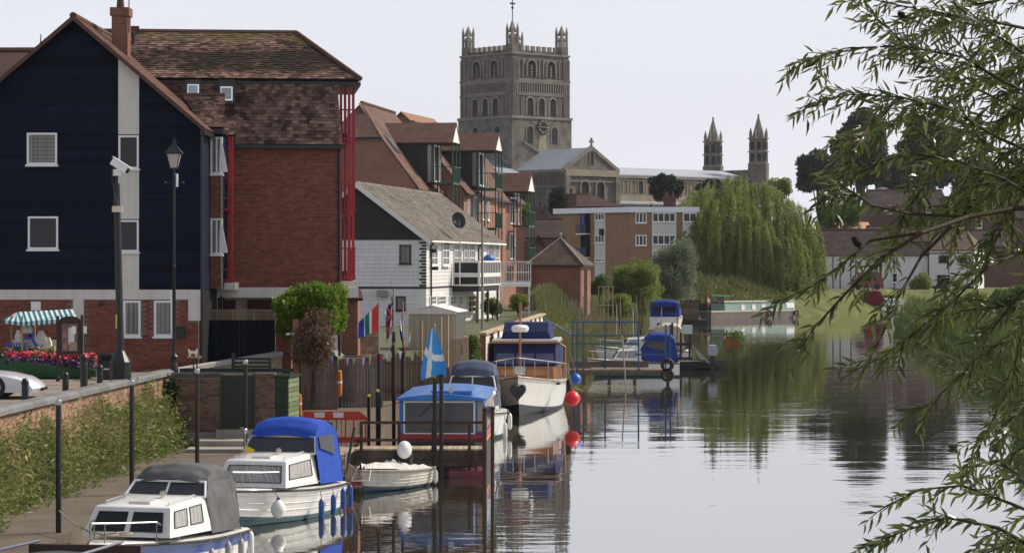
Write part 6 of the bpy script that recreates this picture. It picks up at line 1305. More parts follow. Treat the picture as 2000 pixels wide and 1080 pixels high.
q = MB(); p = gw2(.8); q.lathe([(.001,-.23),(.12,-.19),(.19,-.07),(.19,.03),(.13,.14),(.05,.22),(.001,.24)], 14, (p[0]+.2,p[1]-.1,.42)); o = q.build('ball_fender', M_fwh, b2, smooth=True); q = MB(); q.lathe([(.055,.2),(.05,.26),(.001,.29)], 8, (p[0]+.2,p[1]-.1,.42)); q.tube([(p[0]+.2,p[1]-.1,.68),(p[0],p[1],p[2]+.05)], .012, 4); q.build('fender_eye', M_fbl, o)
q = MB(); q.tube([(-.55,-.55,1.5),(-.55,-.55,2.15)], .018, 5); q.lathe([(.05,0),(.06,.1),(.03,.13)], 8, (-.55,-.55,2.13)); q.build('light_mast', M_steel, b2); q = MB(); q.poly((-.53,-.56,1.62),(-.53,-.56,1.85),(-.25,-.6,1.73)); q.build('yellow_pennant', mat('yellow_cloth', (.75,.55,.03), .8), b2)
b3, _ = cruiser('cabin_cruiser', 'small white cruiser with dusty grey-blue canopy ahead of the blue cabin boat', 921, 90, -3, L=5.6, B=2.4, fb=.85, rise=.2, m_can=mat('dusty_blue_canvas', (.075,.095,.15), .8, .2, 2, bump=.3), cab=((-.9,.9),(.4,.95)), cabz=(1.0,1.55), canopy=(.3,2.3,.86,1.0,0), canwin=1, fenders=((.3,.5,M_fwh,.5),(.55,.25,M_fwh,.5)))
b4_, _ = cruiser('cabin_cruiser', 'white side-on cruiser with navy canopy behind the blue railings', 1240, 138, -90, L=4.7, B=2.0, fb=.75, rise=.2, m_can=M_bcan if 0 else mat('royal_canvas', (.02,.045,.20), .8, .15), cab=((-.9,.85),(.3,.9)), cabz=(.9,1.4), canopy=(.2,2.2,.9,.85,0), canwin=1)
b5, _ = cruiser('cabin_cruiser', 'white and tan cruiser half hidden beyond the blue-canopied side-on one', 1258, 152, -88, L=5.4, B=2.2, fb=.9, rise=.25, m_can=mat('tan_top', (.45,.38,.28), .7, .15), cab=((-1.0,.9),(.6,.95)), cabz=(1.1,1.6), canopy=(.4,2.3,.9,.8,0))
b6, _ = cruiser('cabin_cruiser', 'white cruiser with royal blue canopy moored stern-on by the far reeds', 1303, 227, 172, L=7.0, B=2.9, fb=1.3, rise=.2, m_can=mat('royal_canvas', (0,0,0)), cab=((-1.2,1.15),(.6,1.2)), cabz=(1.35,1.95), canopy=(.3,3.0,1.25,.75,0), canwin=1)
q = MB(); q.box(-1.0, 3.13, 1.78, 1.0, 3.16, 2.2); q.build('rear_window', M_tint, b6)
for x in (-.75, .1): q = MB(); q.box(x, 3.5, .55, x+.5, 3.52, .8); q.build('port_light', M_tint, b6)
q = MB(); q.box(-1.35, 3.45, .25, 1.35, 3.9, .4); q.build('bathing_platform', M_gel, b6)
b7, _ = cruiser('cabin_cruiser', 'pale boat with maroon canopy moored below the inn', 1735, 300, 88, L=6.6, B=2.4, fb=.9, rise=.3, m_can=mat('maroon_canvas', (.12,.012,.025), .8, .2), cab=((-1.4,.95),(.6,1.0)), cabz=(1.15,1.7), canopy=(.5,2.9,1.0,1.0,0))
# rowing dinghy with covered outboard
DG = thing('rowing_dinghy', 'small pale clinker dinghy with crumpled white cover', 'dinghy', (SX(758,69.9), 69.9, 0), -24)
gwd = hull(DG, 3.0, 1.5, .52, .12, draft=.15, m_side=mat('grubby_white', (.50,.47,.42), .6, .25, 3, streak=.25), m_low=mat('dark_teal', (.015,.06,.09), .6, .2), deck=False, planks=4, boot=.09, fine=2.4, rake=.25, strake=M_rope)
q = MB(); rg = []
rg_ = random.Random(5)
for i in range(9):
    t = .04+i*.115; p = gwd(t); rg.append([(p[0]*1.02*(j/4-1), p[1], p[2]+.03+(.1*math.sin(j*1.7+i*2.3)+.06*math.sin(i*3.1+j) if 0 < j < 8 else -.05)+(.05 if i > 5 else 0)) for j in range(9)])
q.loft(rg, closed=False, caps=False); q.build('tarpaulin', mat('white_tarpaulin', (.60,.58,.55), .6, .15, 4, bump=.5, bsc=8), DG, smooth=True)
q = MB(); q.ball((-.05,1.1,.98), .2, .25, .25, 14, 10); q.build('outboard_cover', mat('white_bag', (.66,.65,.65), .45, .1, 5, bump=.6, bsc=9), DG, smooth=True); q = MB(); q.box(-.07, 1.2, .1, .07, 1.42, .85); q.build('outboard_leg', M_black, DG)
q = MB(); p = gwd(.93); q.tube([(p[0]+.02,p[1]-.05,p[2]),(p[0]+.1,p[1]-.3,.35),(-p[0]-.05,p[1]-.3,.33),(-p[0]-.02,p[1]-.05,p[2])], .018, 5); q.build('bow_rope', M_fwh, DG)
p = gwd(.05); fender(DG, p[0]+.08, p[1], .25, M_fwh, .3, .07, p[2])
# blue cabin trip boat seen from behind
DB = 76.6; TB_ = thing('blue_cabin_boat', 'blue cabin boat with one wide rear window and red hull', 'boat', (SX(862,DB), DB, 0), -2); kb = DB/FP
xb = lambda px: (px-862)*kb; zb_ = lambda py: SZ(py, DB)
M_bb = mat('sky_blue_paint', (.02,.16,.52), .35, .15, 2, coat=.3); M_rb = mat('crimson_paint', (.33,.012,.03), .4, .15, 2, coat=.3)
hwid = xb(946); Lb = 9.5
q = MB(); q.loft([[(-hwid*f,y,-.3),(hwid*f,y,-.3),(hwid*f,y,zb_(862)),(-hwid*f,y,zb_(862))] for y, f in ((-.4,.8),(0,1.0),(6,1.0),(8.5,.7),(Lb,.1))]); q.build('hull', M_black, TB_)
q = MB(); q.loft([[(-hwid*f*1.01,y,zb_(862)),(hwid*f*1.01,y,zb_(862)),(hwid*f*1.01,y,zb_(847)+.04*(y == 0)),(-hwid*f*1.01,y,zb_(847))] for y, f in ((-.1,.98),(.05,1.0),(6,1.0),(8.5,.7),(Lb,.12))]); q.build('red_band', M_rb, TB_)
q = MB(); q.loft([[(-hwid*f*1.015,y,zb_(866)),(hwid*f*1.015,y,zb_(866)),(hwid*f*1.015,y,zb_(863)),(-hwid*f*1.015,y,zb_(863))] for y, f in ((-.12,.99),(.05,1.0),(6,1.0))]); q.build('yellow_line', mat('yellow_line', (.62,.36,.03), .4), TB_)
q = MB(); q.box(-hwid*.98, .02, zb_(846)-.002, hwid*.98, 6.6, zb_(781)); q.build('cabin', M_bb, TB_)
q = MB(); n = 8; q.loft([[(-hwid*1.04+2*hwid*1.04*i/n, y, zb_(781)+.02+(.16)*math.sin(math.pi*(i+.6)/(n+1.2))) for i in range(n+1)] + [(hwid*1.04,y,zb_(781)), (-hwid*1.04,y,zb_(781))] for y in (-.18, 6.8)]); rf = q.build('roof', M_bb, TB_, smooth=True)
q = MB(); q.box(-.35, .3, zb_(781)+.17, .9, 1.4, zb_(781)+.26); q.build('roof_hatch', M_bb, rf)
q = MB(); q.box(xb(790), -.004, zb_(845), xb(926), .019, zb_(783)); w_ = q.build('rear_window', glassmat('hazy_vinyl', (.075,.07,.075), .18), TB_)
for a, b_, c, d in ((788,928,848,845),(788,928,786,783),(788,791,845,786),(925,928,845,786)): q = MB(); q.box(xb(a), -.03, zb_(c), xb(b_), -.005, zb_(d)); q.build('window_frame', M_upvc, w_)
q = MB(); q.box(xb(933), -.01, zb_(842), xb(942), .018, zb_(784)); q.build('side_light', M_palewood, TB_)
q = MB(); q.bar((xb(820),-.035,zb_(812)),(xb(846),-.035,zb_(787)), .03); q.build('wiper', M_black, w_)
for px, py in ((838,773),(881,763)): q = MB(); q.lathe([(.001,-.06),(.09,-.06),(.09,-.02),(.03,.06),(.001,.06)], 12, (xb(px),.1,zb_(py)+.03), 'y'); q.box(xb(px)-.02, .08, zb_(781)+.1, xb(px)+.02, .12, zb_(py)-.03); q.build('roof_lamp', M_steel, rf)
for i in range(7): q = MB(TR(hwid*.98+.004,0,0) @ TF); q.box(.3+i*.9, -.02, zb_(840), 1.0+i*.9, .0, zb_(788)); q.build('side_window', M_tint, TB_)
# wooden river cruiser
DK = 107.4; WC = thing('wooden_cruiser', 'large varnished wooden cruiser with white hull and navy covers, bow on', 'boat', (SX(1028,DK), DK, 0), -4.0)
gk = hull(WC, 9.6, 3.35, 1.05, .55, draft=.5, bow=.72, m_side=M_gel, m_low=mat('black_boot', (.02,.025,.035), .5, .2), boot=.08, fl=.74, rake=1.0, fine=2.6, n=22, strake=M_varnish)
fb_ = [(-1.25,-1.9,1.35),(1.25,-1.9,1.35),(1.45,1.2,1.2),(-1.45,1.2,1.2)]; ft_ = [(-1.2,-1.6,1.85),(1.2,-1.6,1.85),(1.4,1.2,1.85),(-1.4,1.2,1.85)]
q = MB(); q.loft([fb_, ft_]); q.build('fore_cabin', M_varnish, WC)
fF = (fb_[0], fb_[1], ft_[1], ft_[0])
for u in (.1, .55): fpane(WC, fF, u, u+.35, .25, .8, mat('honey_wood', (.42,.20,.07), .35, .2, 4), M_varnish, .04, 'panel')
wb_ = [(-1.3,-1.3,1.86),(1.3,-1.3,1.86),(1.45,2.6,1.86),(-1.45,2.6,1.86)]; wt_ = [(-1.27,-.9,2.78),(1.27,-.9,2.78),(1.4,2.6,2.78),(-1.4,2.6,2.78)]
q = MB(); q.loft([wb_, wt_]); q.build('wheelhouse', M_ncan, WC)
fW = (wb_[0], wb_[1], wt_[1], wt_[0])
for i in range(3): q = MB(); u = .04+i*.32; q.slab(face(fW,u,.08,.02), face(fW,u+.3,.08,.02), face(fW,u+.29,.55,.02), face(fW,u+.01,.55,.02), .008); q.build('screen_cover', mat('faded_blue_cover', (.075,.09,.17), .7, .3, 2, bump=.3), WC)
q = MB(); q.box(-1.42, -1.15, 2.785, 1.42, 2.7, 2.86); q.build('wheelhouse_brow', M_varnish, WC); q = MB(); q.box(-1.36, -1.05, 2.862, 1.36, 2.6, 2.95); q.build('wheelhouse_roof', M_gel, WC)
q = MB(); q.loft([[(-1.05*f,y,2.952),(1.05*f,y,2.952),(.92*f,y,z),(-.92*f,y,z)] for y, f, z in ((-.3,1.0,3.25),(.1,1.0,3.62),(2.2,1.02,3.62),(2.5,1.0,3.3))]); q.build('upper_cover', M_ncan, WC, smooth=True)
q = MB(); q.tube([(-.15,-1.75,1.75),(-.15,-1.55,4.3)], .055, 8, .045); q.tube([(-.15,-1.55,4.25),(-.15,-1.55,4.5)], .07, 8); ms_ = q.build('mast', M_varnish, WC)
q = MB(); q.lathe([(.3,-.14),(.36,-.05),(.36,.05),(.28,.13),(.001,.16)], 14, (-.15,-1.7,3.42)); q.build('radar_dome', M_upvc, ms_, smooth=True)
q = MB(); q.box(-.3, -2.6, 1.55, .1, -2.25, 1.85); q.tube([(-.32,-2.45,1.8),(.12,-2.45,1.8)], .09, 8); q.build('anchor_winch', M_steel, WC)
q = MB(); pts = [gk(t) for t in (.3,.45,.6,.75,.88,.96,.995)]; l_ = [(-p[0]*.95,p[1],p[2]+.75) for p in pts]; q.tube(l_+[(-x,y,z) for x, y, z in reversed(l_)], .025, 6)
for p in pts[:-1]:
    for sg in (-1, 1): q.tube([(sg*p[0]*.95,p[1],p[2]),(sg*p[0]*.95,p[1],p[2]+.75)], .02, 5)
q.build('guard_rail', M_steel, WC)
p0 = gk(.93); n = 20; hp = []
for i in range(n): a = 2*math.pi*i/n; hp.append((.028*16*math.sin(a)**3*.72, .028*(13*math.cos(a)-5*math.cos(2*a)-2*math.cos(3*a)-math.cos(4*a))*.85))
q = MB(TR(0, gk(1.0)[1]-.05, 1.0)); q.prism(hp, -.03, .55); q.build('heart_plate', mat('dark_plate', (.035,.035,.035), .5, .3), WC)
for x in (1.28, 1.16): q = MB(); p = gk(.62); q.ball((p[0]*.99,p[1]-(.5 if x < 1.2 else .1),1.15), .1, .05, .045); q.build('hawse_port', M_rubber, WC)
for sg in (-1, 1): q = MB(); q.tube([(sg*1.55,.6,1.3),(sg*1.58,.6,2.6),(sg*1.35,.5,2.75)], .06, 6); q.build('side_stanchion', M_varnish, WC)
for nm, px, py, D, r, m_, lab in (('red_buoy',1118,778,101,.31,mat('fluorescent_red', (.80,.02,.025), .4, .05), 'bright red ball fender hanging off the wooden cruiser'),('blue_buoy',1124,740,106,.24,mat('buoy_blue', (.01,.10,.45), .4, .05),'blue ball fender beside the red one')):
    o = thing('ball_fender', lab, 'fender', (SX(px,D), D, SZ(py,D)-r)); q = MB(); q.lathe([(.001,0),(r*.6,r*.2),(r*.95,r*.7),(r,r),(r*.95,r*1.3),(r*.6,r*1.8),(r*.2,r*1.98),(r*.15,r*2.15),(.001,r*2.2)], 18); q.build('ball', m_, o, smooth=True); q = MB(); q.tube([(0,0,r*2.1),(-.25,.2,r*2.1+1.0)], .015, 5); q.build('line', M_rope, o)
o = thing('tube_fender', 'long black tube fender hanging at the cruiser bow shoulder', 'fender', (SX(1111,102), 102, .65)); fender(o, 0, 0, .45, M_rubber, .75, .11, 1.5)
# work boat with outboard, near the blue canopy boat
WB = thing('work_boat', 'dark open work boat with grey outboard motor raised at its right end', 'boat', (SX(1352,147), 147, 0), 90)
hull(WB, 3.8, 1.5, .45, .15, draft=.2, m_side=M_blackboard, m_low=M_black, deck=False, boot=.05)
q = MB(); q.box(-.6,-1.2,.4,.6,1.5,.47); q.build('thwart', M_timber, WB)
WO = thing('outboard_motor', 'grey outboard motor on its bracket at the end of the jetty', 'motor', (SX(1392,146), 146, .2)); q = MB(); q.loft([[(-.27*f,-.2*f,z),(.27*f,-.2*f,z),(.27*f,.25*f,z),(-.27*f,.25*f,z)] for f, z in ((.85,.62),(1.0,.7),(1.0,1.05),(.8,1.2),(.5,1.24))]); q.build('cowl', mat('outboard_grey', (.26,.28,.33), .35, .1), WO, smooth=True); q = MB(); q.box(-.12,-.1,-.6,.1,.12,.62); q.box(-.1,-.1,.1,.45,.1,.16); q.build('leg', M_black, WO); q = MB(); q.bar((-.9,0,.9),(-.2,0,.2), .1); q.build('bracket', M_concrete, WO)
# narrowboat
NBx0, NBd0, NBx1, NBd1 = SX(1389,271), 271.0, SX(1566,280), 280.0
na = math.degrees(math.atan2(NBd1-NBd0, NBx1-NBx0)); NL = math.hypot(NBd1-NBd0, NBx1-NBx0)
NB = thing('narrowboat', 'long pale green narrowboat with round portholes and dark green stern cabin', 'narrowboat', (NBx0, NBd0, 0), na)
zn = lambda py: SZ(py, 274)
q = MB(); q.prism([(0,0),(NL-1.2,0),(NL,1.0),(NL-1.2,2.1),(0,2.1)], -.4, zn(607), 'z'); q.build('hull', mat('grey_hull', (.17,.14,.13), .6, .3, 1, streak=.3), NB)
q = MB(); q.prism([(0,-.03),(NL-1.2,-.03),(NL+.03,1.0),(NL-1.2,2.13),(0,2.13)], zn(609), zn(606), 'z'); q.build('gunwale', mat('cream_line', (.50,.46,.36), .5), NB)
q = MB(); q.loft([[(x,.12,zn(606)),(x,1.98,zn(606)),(x,1.85,zn(590)),(x,.25,zn(590))] for x in (2.2, NL-1.0)]); cb_ = q.build('cabin', mat('pale_green_paint', (.22,.33,.27), .4, .12, .8), NB)
q = MB(); q.box(2.1, .15, zn(590)+.003, NL-.9, 1.95, zn(588)); q.build('roof', mat('roof_cream', (.55,.52,.42), .6), NB)
for px in (1452, 1473, 1492):
    x = (px-1389)/(1566-1389)*NL; q = MB(); q.lathe([(.18,-.03),(.31,-.05),(.33,.02),(.18,.03)], 18, (x,.155,zn(600)), 'y'); pr = q.build('porthole', M_upvc, cb_); q = MB(); q.lathe([(.001,-.02),(.18,-.02),(.18,.03),(.001,.03)], 14, (x,.155,zn(600)), 'y'); q.build('pane', M_glass, pr)
x0, x1 = [(p-1389)/177*NL for p in (1537,1553)]; q = MB(); q.slab((x0,.12,zn(603)),(x1,.12,zn(603)),(x1,.2,zn(592)),(x0,.2,zn(592)), -.02); q.build('white_panel', M_upvc, cb_)
x0, x1 = [(p-1389)/177*NL for p in (1444,1519)]
for x in (x0, x1, x1+.5): q = MB(); q.slab((x,.125,zn(604)),(x+.05,.125,zn(604)),(x+.05,.225,zn(591)),(x,.225,zn(591)), -.008); q.build('coachline', MATS['cream_line'], cb_)
q = MB(); q.box(.1, .1, zn(612), 2.1, 2.0, zn(592)); q.build('stern_cabin', mat('bottle_green', (.012,.05,.04), .4, .2), NB)
for x in (.15, 1.1, 2.0):
    for y in (.15, 1.95): q = MB(); q.box(x-.05, y-.05, zn(592)+.003, x+.05, y+.05, zn(577)); q.build('wheelhouse_post', MATS['bottle_green'], NB)
q = MB(); q.slab((0,.0,zn(577)),(2.9,.0,zn(579)),(2.9,2.1,zn(579)),(0,2.1,zn(577)), -.12); q.build('wheelhouse_roof', mat('bright_green', (.03,.22,.14), .5), NB)
q = MB(); q.box(1.1, .14, zn(591), 2.05, .16, zn(579)); q.build('wheelhouse_window', M_clear, NB)
for px in (1500, 1563): x = (px-1389)/177*NL; q = MB(); q.torus((min(x,NL-1),-.15,zn(613)), .28, .1, 'y'); q.build('tyre_fender', M_rubber, NB)
q = MB(); q.tube([(-.2,.3,.2),(-.2,.3,3.2)], .03, 5); q.build('staff', M_palewood, NB)
for i, m_ in enumerate((mat('flag_red', (.5,.02,.04), .8), M_upvc, mat('flag_red', (0,0,0)))): q = MB(); q.slab((-.25-.0*i,.28,2.9-i*.5),(-.05+.28*i,.28,2.55-i*.5),(-.1+.3*i,.28,2.1-i*.5),(-.3,.28,2.5-i*.5), .02); q.build('flag_fold', m_, NB)
# dark covered barge, bottom left
BG = thing('covered_barge', 'dark tarpaulin covered barge with brown coaming cut off at the lower left', 'barge', (SX(120,44.6), 44.6, 0), -8)
q = MB(); q.loft([[(-1.35*f,y,-.2),(1.35*f,y,-.2),(1.42*f,y,.95),(-1.42*f,y,.95)] for y, f in ((0,1),(-6,1),(-7.6,.4))]); q.build('hull', M_black, BG)
q = MB(); q.box(-.6, .02, .9, 1.42, .1, 1.27); q.build('coaming_board', mat('brown_board', (.055,.028,.02), .6, .3), BG)
q = MB(); q.loft([[(-1.36+2.72*i/8, y, .952+.22*math.sin(math.pi*i/8)) for i in range(9)] for y in (-.02,-3,-6)], closed=False, caps=False); q.build('tarpaulin', mat('dark_tarpaulin', (.055,.055,.06), .5, .3, 2, bump=.4, bsc=6), BG, smooth=True)
for x0, x1 in ((-1.6,-.4),(.2,1.1)): q = MB(); q.tube([(x0,-.9,1.08),(x1,.0,1.33)], .028, 6); q.build('boat_pole', M_steel, BG)
for a, b_, lab in (((-7.8,49.3,.95),(-9.3,52.5,1.1),'mooring rope from the grey-covered cruiser to the nearest post'),((-6.6,59.3,.95),(-8.9,60.9,1.0),'mooring rope from the blue-canopied cruiser to its post'),((-3.9,68.6,.6),(-4.6,70.9,.7),'mooring rope of the dinghy'),((.2,102.4,1.7),(-1.6,103.8,1.5),'bow rope of the wooden cruiser')):
    a, b_ = Vector(a), Vector(b_); o = thing('mooring_rope', lab, 'rope', a, 0, 'mooring ropes'); q = MB(); q.tube([(b_-a)*t-Vector((0,0,.5*t*(1-t))) for t in [i/8 for i in range(9)]], .016, 5); q.build('line', M_rope, o)
# ---------------------------------------------------------------- pontoons, rails, piles
def deckboards(parent, x0, x1, y0, y1, z, n, m_=None):
    for i in range(n): q = MB(); q.box(x0+(x1-x0)*i/n+.006, y0, z-.05, x0+(x1-x0)*(i+1)/n-.006, y1, z); q.build('deck_plank', m_ or M_palewood, parent)
DPN = 73.6; kp = DPN/FP; PN = thing('railed_pontoon', 'short timber pontoon with rusty handrail in front of the blue cabin boat', 'pontoon', (SX(695,DPN), DPN, 0)); xp = lambda px: (px-695)*kp; zp = lambda py: SZ(py, DPN)
deckboards(PN, 0, xp(946), -.1, 1.2, zp(876), 24)
q = MB(); q.box(0, -.06, zp(876)-.3, xp(946), .0, zp(876)-.055); q.build('fascia', M_timber, PN); q = MB(); q.box(0, .05, zp(876)-.5, xp(946), .12, zp(876)-.31); q.build('lower_beam', M_timber, PN)
M_rust = mat('rusty_rail', (.075,.045,.035), .8, .4, 5, bump=.3)
for px, yt in ((706,825),(780,822),(846,820),(917,822),(945,806)): q = MB(); q.box(xp(px)-.045, -.16, -.5 if px in (780,846,917,945) else zp(876)-.3, xp(px)+.045, -.07, zp(yt)); q.build('rail_post', M_rust, PN)
for y in (824, 858): q = MB(); q.box(xp(704), -.2, zp(y)-.04, xp(950), -.165, zp(y)+.04); q.build('handrail', M_rust, PN)
q = MB(); q.box(xp(878), -.5, -.1, xp(946), .6, .22); q.build('red_float', mat('red_float', (.13,.02,.025), .5, .3), PN)
for x in (896, 930): q = MB(); q.box(xp(x)-.04, -.3, .22, xp(x)+.04, -.2, zp(876)-.06); q.build('float_strut', M_rust, PN)
q = MB(); q.torus((xp(789),-.28,zp(893)), .22, .08, 'y'); q.build('tyre', M_rubber, PN)
for px, yt, yb_, D, r, lab in ((947,802,1000,70.5,.055,'thick black pile at the right end of the rusty handrail'),(962,800,990,71.5,.055,'black pile just outside the handrail end'),(862,738,935,73,.06,'black pile with yellow cap beside the blue and white flag')):
    o = thing('water_pile', lab, 'pile', (SX(px,D), D, -.6)); q = MB(); q.tube([(0,0,0),(0,0,SZ(yt,D)+.6)], r, 8); q.build('shaft', M_rust if px > 900 else M_black, o); q = MB(); q.lathe([(r+.02,0),(r+.02,.08),(.01,.1)], 8, (0,0,SZ(yt,D)+.6)); q.build('cap', M_black, o)
JT = thing('timber_jetty', 'low timber jetty between the blue-canopied cruiser and the dinghy', 'jetty', (SX(640,74), 74, 0), -20)
deckboards(JT, -1.2, .85, -3.4, 1.5, .74, 9); q = MB(); q.box(-1.2, -3.42, .45, .87, 1.5, .685); q.build('frame', M_timber, JT)
for y in (-3.2, -1.2): q = MB(); q.box(.75, y, -.5, .86, y+.1, .68); q.build('jetty_pile', M_timber, JT)
o = thing('jetty_ladder', 'thin metal ladder at the jetty end beside the dinghy bow', 'ladder', (SX(668,69.5), 69.5, -.3)); q = MB()
for x in (-.08, .1): q.tube([(x,0,0),(x,.1,1.35)], .016, 5)
for z in range(5): q.bar((-.08,.03,.2+z*.24),(.1,.03,.2+z*.24), .015)
q.build('ladder_frame', M_steel, o)
o = thing('leaning_pole', 'dark pole leaning against the jetty', 'pole', (SX(672,70), 70, .2)); q = MB(); q.tube([(0,0,0),(.28,.1,1.45)], .035, 6); q.build('pole', M_black, o)
# blue steel railings on far pontoon
DR_ = 129.0; kr = DR_/FP; BR = thing('blue_railed_pontoon', 'weathered landing stage with tall blue steel railings', 'pontoon', (SX(1113,DR_), DR_, 0)); xr_ = lambda px: (px-1113)*kr; zr_ = lambda py: SZ(py, DR_)
M_brail = mat('blue_steel', (.025,.07,.16), .5, .2, 3)
deckboards(BR, 0, xr_(1312), 0, 1.6, zr_(722), 20, M_timber); q = MB(); q.box(0, -.04, zr_(732), xr_(1312), .0, zr_(722)-.055); q.build('fascia', M_timber, BR)
q = MB(); q.box(0, 1.62, zr_(716)-.1, xr_(1270), 1.72, zr_(708)); q.build('rear_beam', M_timber, BR)
for px in (1118,1127,1139,1184,1247,1300,1309): q = MB(); q.box(xr_(px)-.04, -.06 if px != 1184 else 1.5, zr_(722)-.1, xr_(px)+.04, .02 if px != 1184 else 1.58, zr_(628 if px < 1250 else 634)); q.build('rail_post', M_brail, BR)
for y, p1 in ((629,1249),(655,1249),(671,1249),(692,1305)): q = MB(); q.box(xr_(1115 if y != 692 else 1240), -.08, zr_(y)-.04, xr_(p1), -.03, zr_(y)+.04); q.build('railing_bar', M_brail, BR)
q = MB(); q.bar((xr_(1060)-.0,1,zr_(622)),(xr_(1116),.0,zr_(655)), .08); q.build('slanting_brace', M_brail, BR)
for px in (1140, 1190, 1240, 1305): q = MB(); q.box(xr_(px)-.08, .2, -.6, xr_(px)+.08, .4, zr_(732)); q.build('stage_pile', M_timber, BR)
for px, py in ((1303,712),(1303,732)): q = MB(); q.torus((xr_(px),-.2,zr_(py)), .26, .09, 'y'); q.build('tyre', M_rubber, BR)
o = thing('pale_mooring_rod', 'thin pale rod standing in the water before the blue railings', 'pole', (SX(1224,124), 124, -.5)); q = MB(); q.tube([(0,0,0),(-.22,0,SZ(655,124)+.5)], .035, 6); q.build('rod', M_concrete, o)
LS = thing('landing_frame', 'dark timber landing frame with white sign box near the outboard motor', 'jetty', (SX(1312,150), 150, 0)); ksl = 150/FP; xl = lambda px: (px-1312)*ksl; zl = lambda py: SZ(py,150)
for px, yt in ((1313,630),(1347,640),(1330,650)): q = MB(); q.box(xl(px)-.06, 0, -.5, xl(px)+.06, .12, zl(yt)); q.build('post', M_blackboard, LS)
q = MB(); q.box(xl(1333), -.15, zl(652), xl(1352), .2, zl(635)); q.build('sign_box', mat('pale_blue_sign', (.42,.50,.52), .5), LS)
for y in (672, 700): q = MB(); q.box(0, .02, zl(y)-.08, xl(1352), .1, zl(y)+.08); q.build('rail', M_blackboard, LS)
q = MB(); q.slab((xl(1345),.1,zl(668)),(xl(1350),.1,zl(668)),(xl(1384),.1,zl(712)),(xl(1376),.1,zl(712)), .05); q.build('ramp', M_concrete, LS); q = MB(); q.slab((xl(1322),-.1,zl(692)),(xl(1328),-.1,zl(692)),(xl(1362),-.1,zl(722)),(xl(1352),-.1,zl(722)), .05); q.build('tarpaulin_strip', mat('purple_sheet', (.07,.05,.09), .7), LS)
for px, D, yt, yb, lab in ((1291,141,600,700,'thin pale mast above the navy canopied boat'),(1322,149,585,690,'thin dark mast by the landing frame'),(1268,153,606,690,'short pale mast of the tan boat')):
    o = thing('mast_pole', lab, 'mast', (SX(px,D), D, .3)); q = MB(); q.tube([(0,0,0),(.03,0,SZ(yt,D)-.3)], .032, 6, .02); q.build('mast', M_concrete if px != 1322 else M_black, o)
o = thing('water_boom', 'long timber boom reaching out to the floating planter', 'boom', (SX(1352,196), 196, .2)); q = MB(); q.box(0, 0, .35, (1440-1352)*196/FP, .15, .5); q.build('beam', M_timber, o)
for px in (1370, 1418): q = MB(); q.box((px-1352)*196/FP, .02, -.6, (px-1352)*196/FP+.12, .14, .7); q.build('stake', M_timber, o)
o = thing('floating_planter', 'square wooden planter of trailing greenery floating by the boom', 'planter', (SX(1415,191), 191, 0)); q = MB(); q.box(0, 0, -.1, 1.15, 1, .42); q.build('box', mat('orange_timber', (.30,.13,.05), .8, .2, 4), o)
o = thing('stake_line', 'scattered thin pale stakes standing in the reeds before the rounded bush', 'stakes', (SX(1150,180), 180, .5))
for i in range(16): q = MB(); px = 1092+i*11+rng.uniform(-5,5); x = (px-1150)*180/FP; q.tube([(x,rng.uniform(-3,2),0),(x+rng.uniform(-.15,.15),0,SZ(rng.uniform(572,606),180)-.5)], .035, 5); q.build('stake', M_concrete if i % 3 else M_timber, o)
o = thing('floating_hut', 'brown boarded floating hut moored left of the narrowboat stern', 'hut', (SX(1330,256), 256, 0)); kh = 256/FP; q = MB(); q.box(0, 0, -.2, 2.7, 3, .35); q.build('raft', M_blackboard, o)
for i in range(7): q = MB(); q.box(.05, -.02, .36+i*.28, 1.75, .03, .62+i*.28); q.build('board', M_timber, o)
q = MB(); q.box(.05, .031, .355, 1.72, 2.6, 2.3); q.build('hut_core', M_timber, o); q = MB(); q.slab((-.1,-.2,2.34),(1.95,-.2,2.28),(1.95,2.8,2.4),(-.1,2.8,2.46), .06); q.build('roof', M_dark, o)
for px, D, yt, lab in ((1053,158,598,'dark stake by the reeds behind the blue railings, left one'),(1237,185,575,'dark reddish stake among the reeds'),(1248,186,566,'tall thin pole among the reeds'),(1263,190,588,'pale stake right of the thin pole'),(1220,180,578,'leaning old stake in the reeds')):
    o = thing('reed_stake', lab, 'stake', (SX(px,D), D, .3)); q = MB(); q.tube([(0,0,0),(.1 if px != 1220 else -.5,0,SZ(yt,D)-.3)], .05, 5); q.build('stake', M_timber if px != 1263 else M_concrete, o)
PS = thing('paling_stakes', 'row of thin pale palings in the grass before the brick hut', 'fence', (SX(1040,166), 166, 2.0))
for i in range(17): q = MB(); x = i*.235; h = SZ(584+6*math.sin(i*2.1),166)-2.0; q.box(x-.035, -.02, 0, x+.035, .02, h); q.build('paling', M_concrete if i % 3 else M_palewood, PS)
for z in (.5,): q = MB(); q.box(-.1, .021, z, 3.9, .05, z+.05); q.build('rail', M_palewood, PS)
PF = thing('pen_frame', 'open pale timber frame standing on the grass right of the brick hut', 'frame', (SX(1163,172), 172, 2.3)); kf2 = 172/FP
for px, yt in ((1169,560),(1179,560),(1188,559),(1197,558),(1163,575)): q = MB(); q.box((px-1163)*kf2-.035, -.03, 0, (px-1163)*kf2+.035, .03, SZ(yt,172)-2.3); q.build('upright', M_palewood, PF)
for y in (560, 596): q = MB(); q.box(.15, -.035, SZ(y,172)-2.33, 1.25, .035, SZ(y,172)-2.27); q.build('cross_bar', M_palewood, PF)
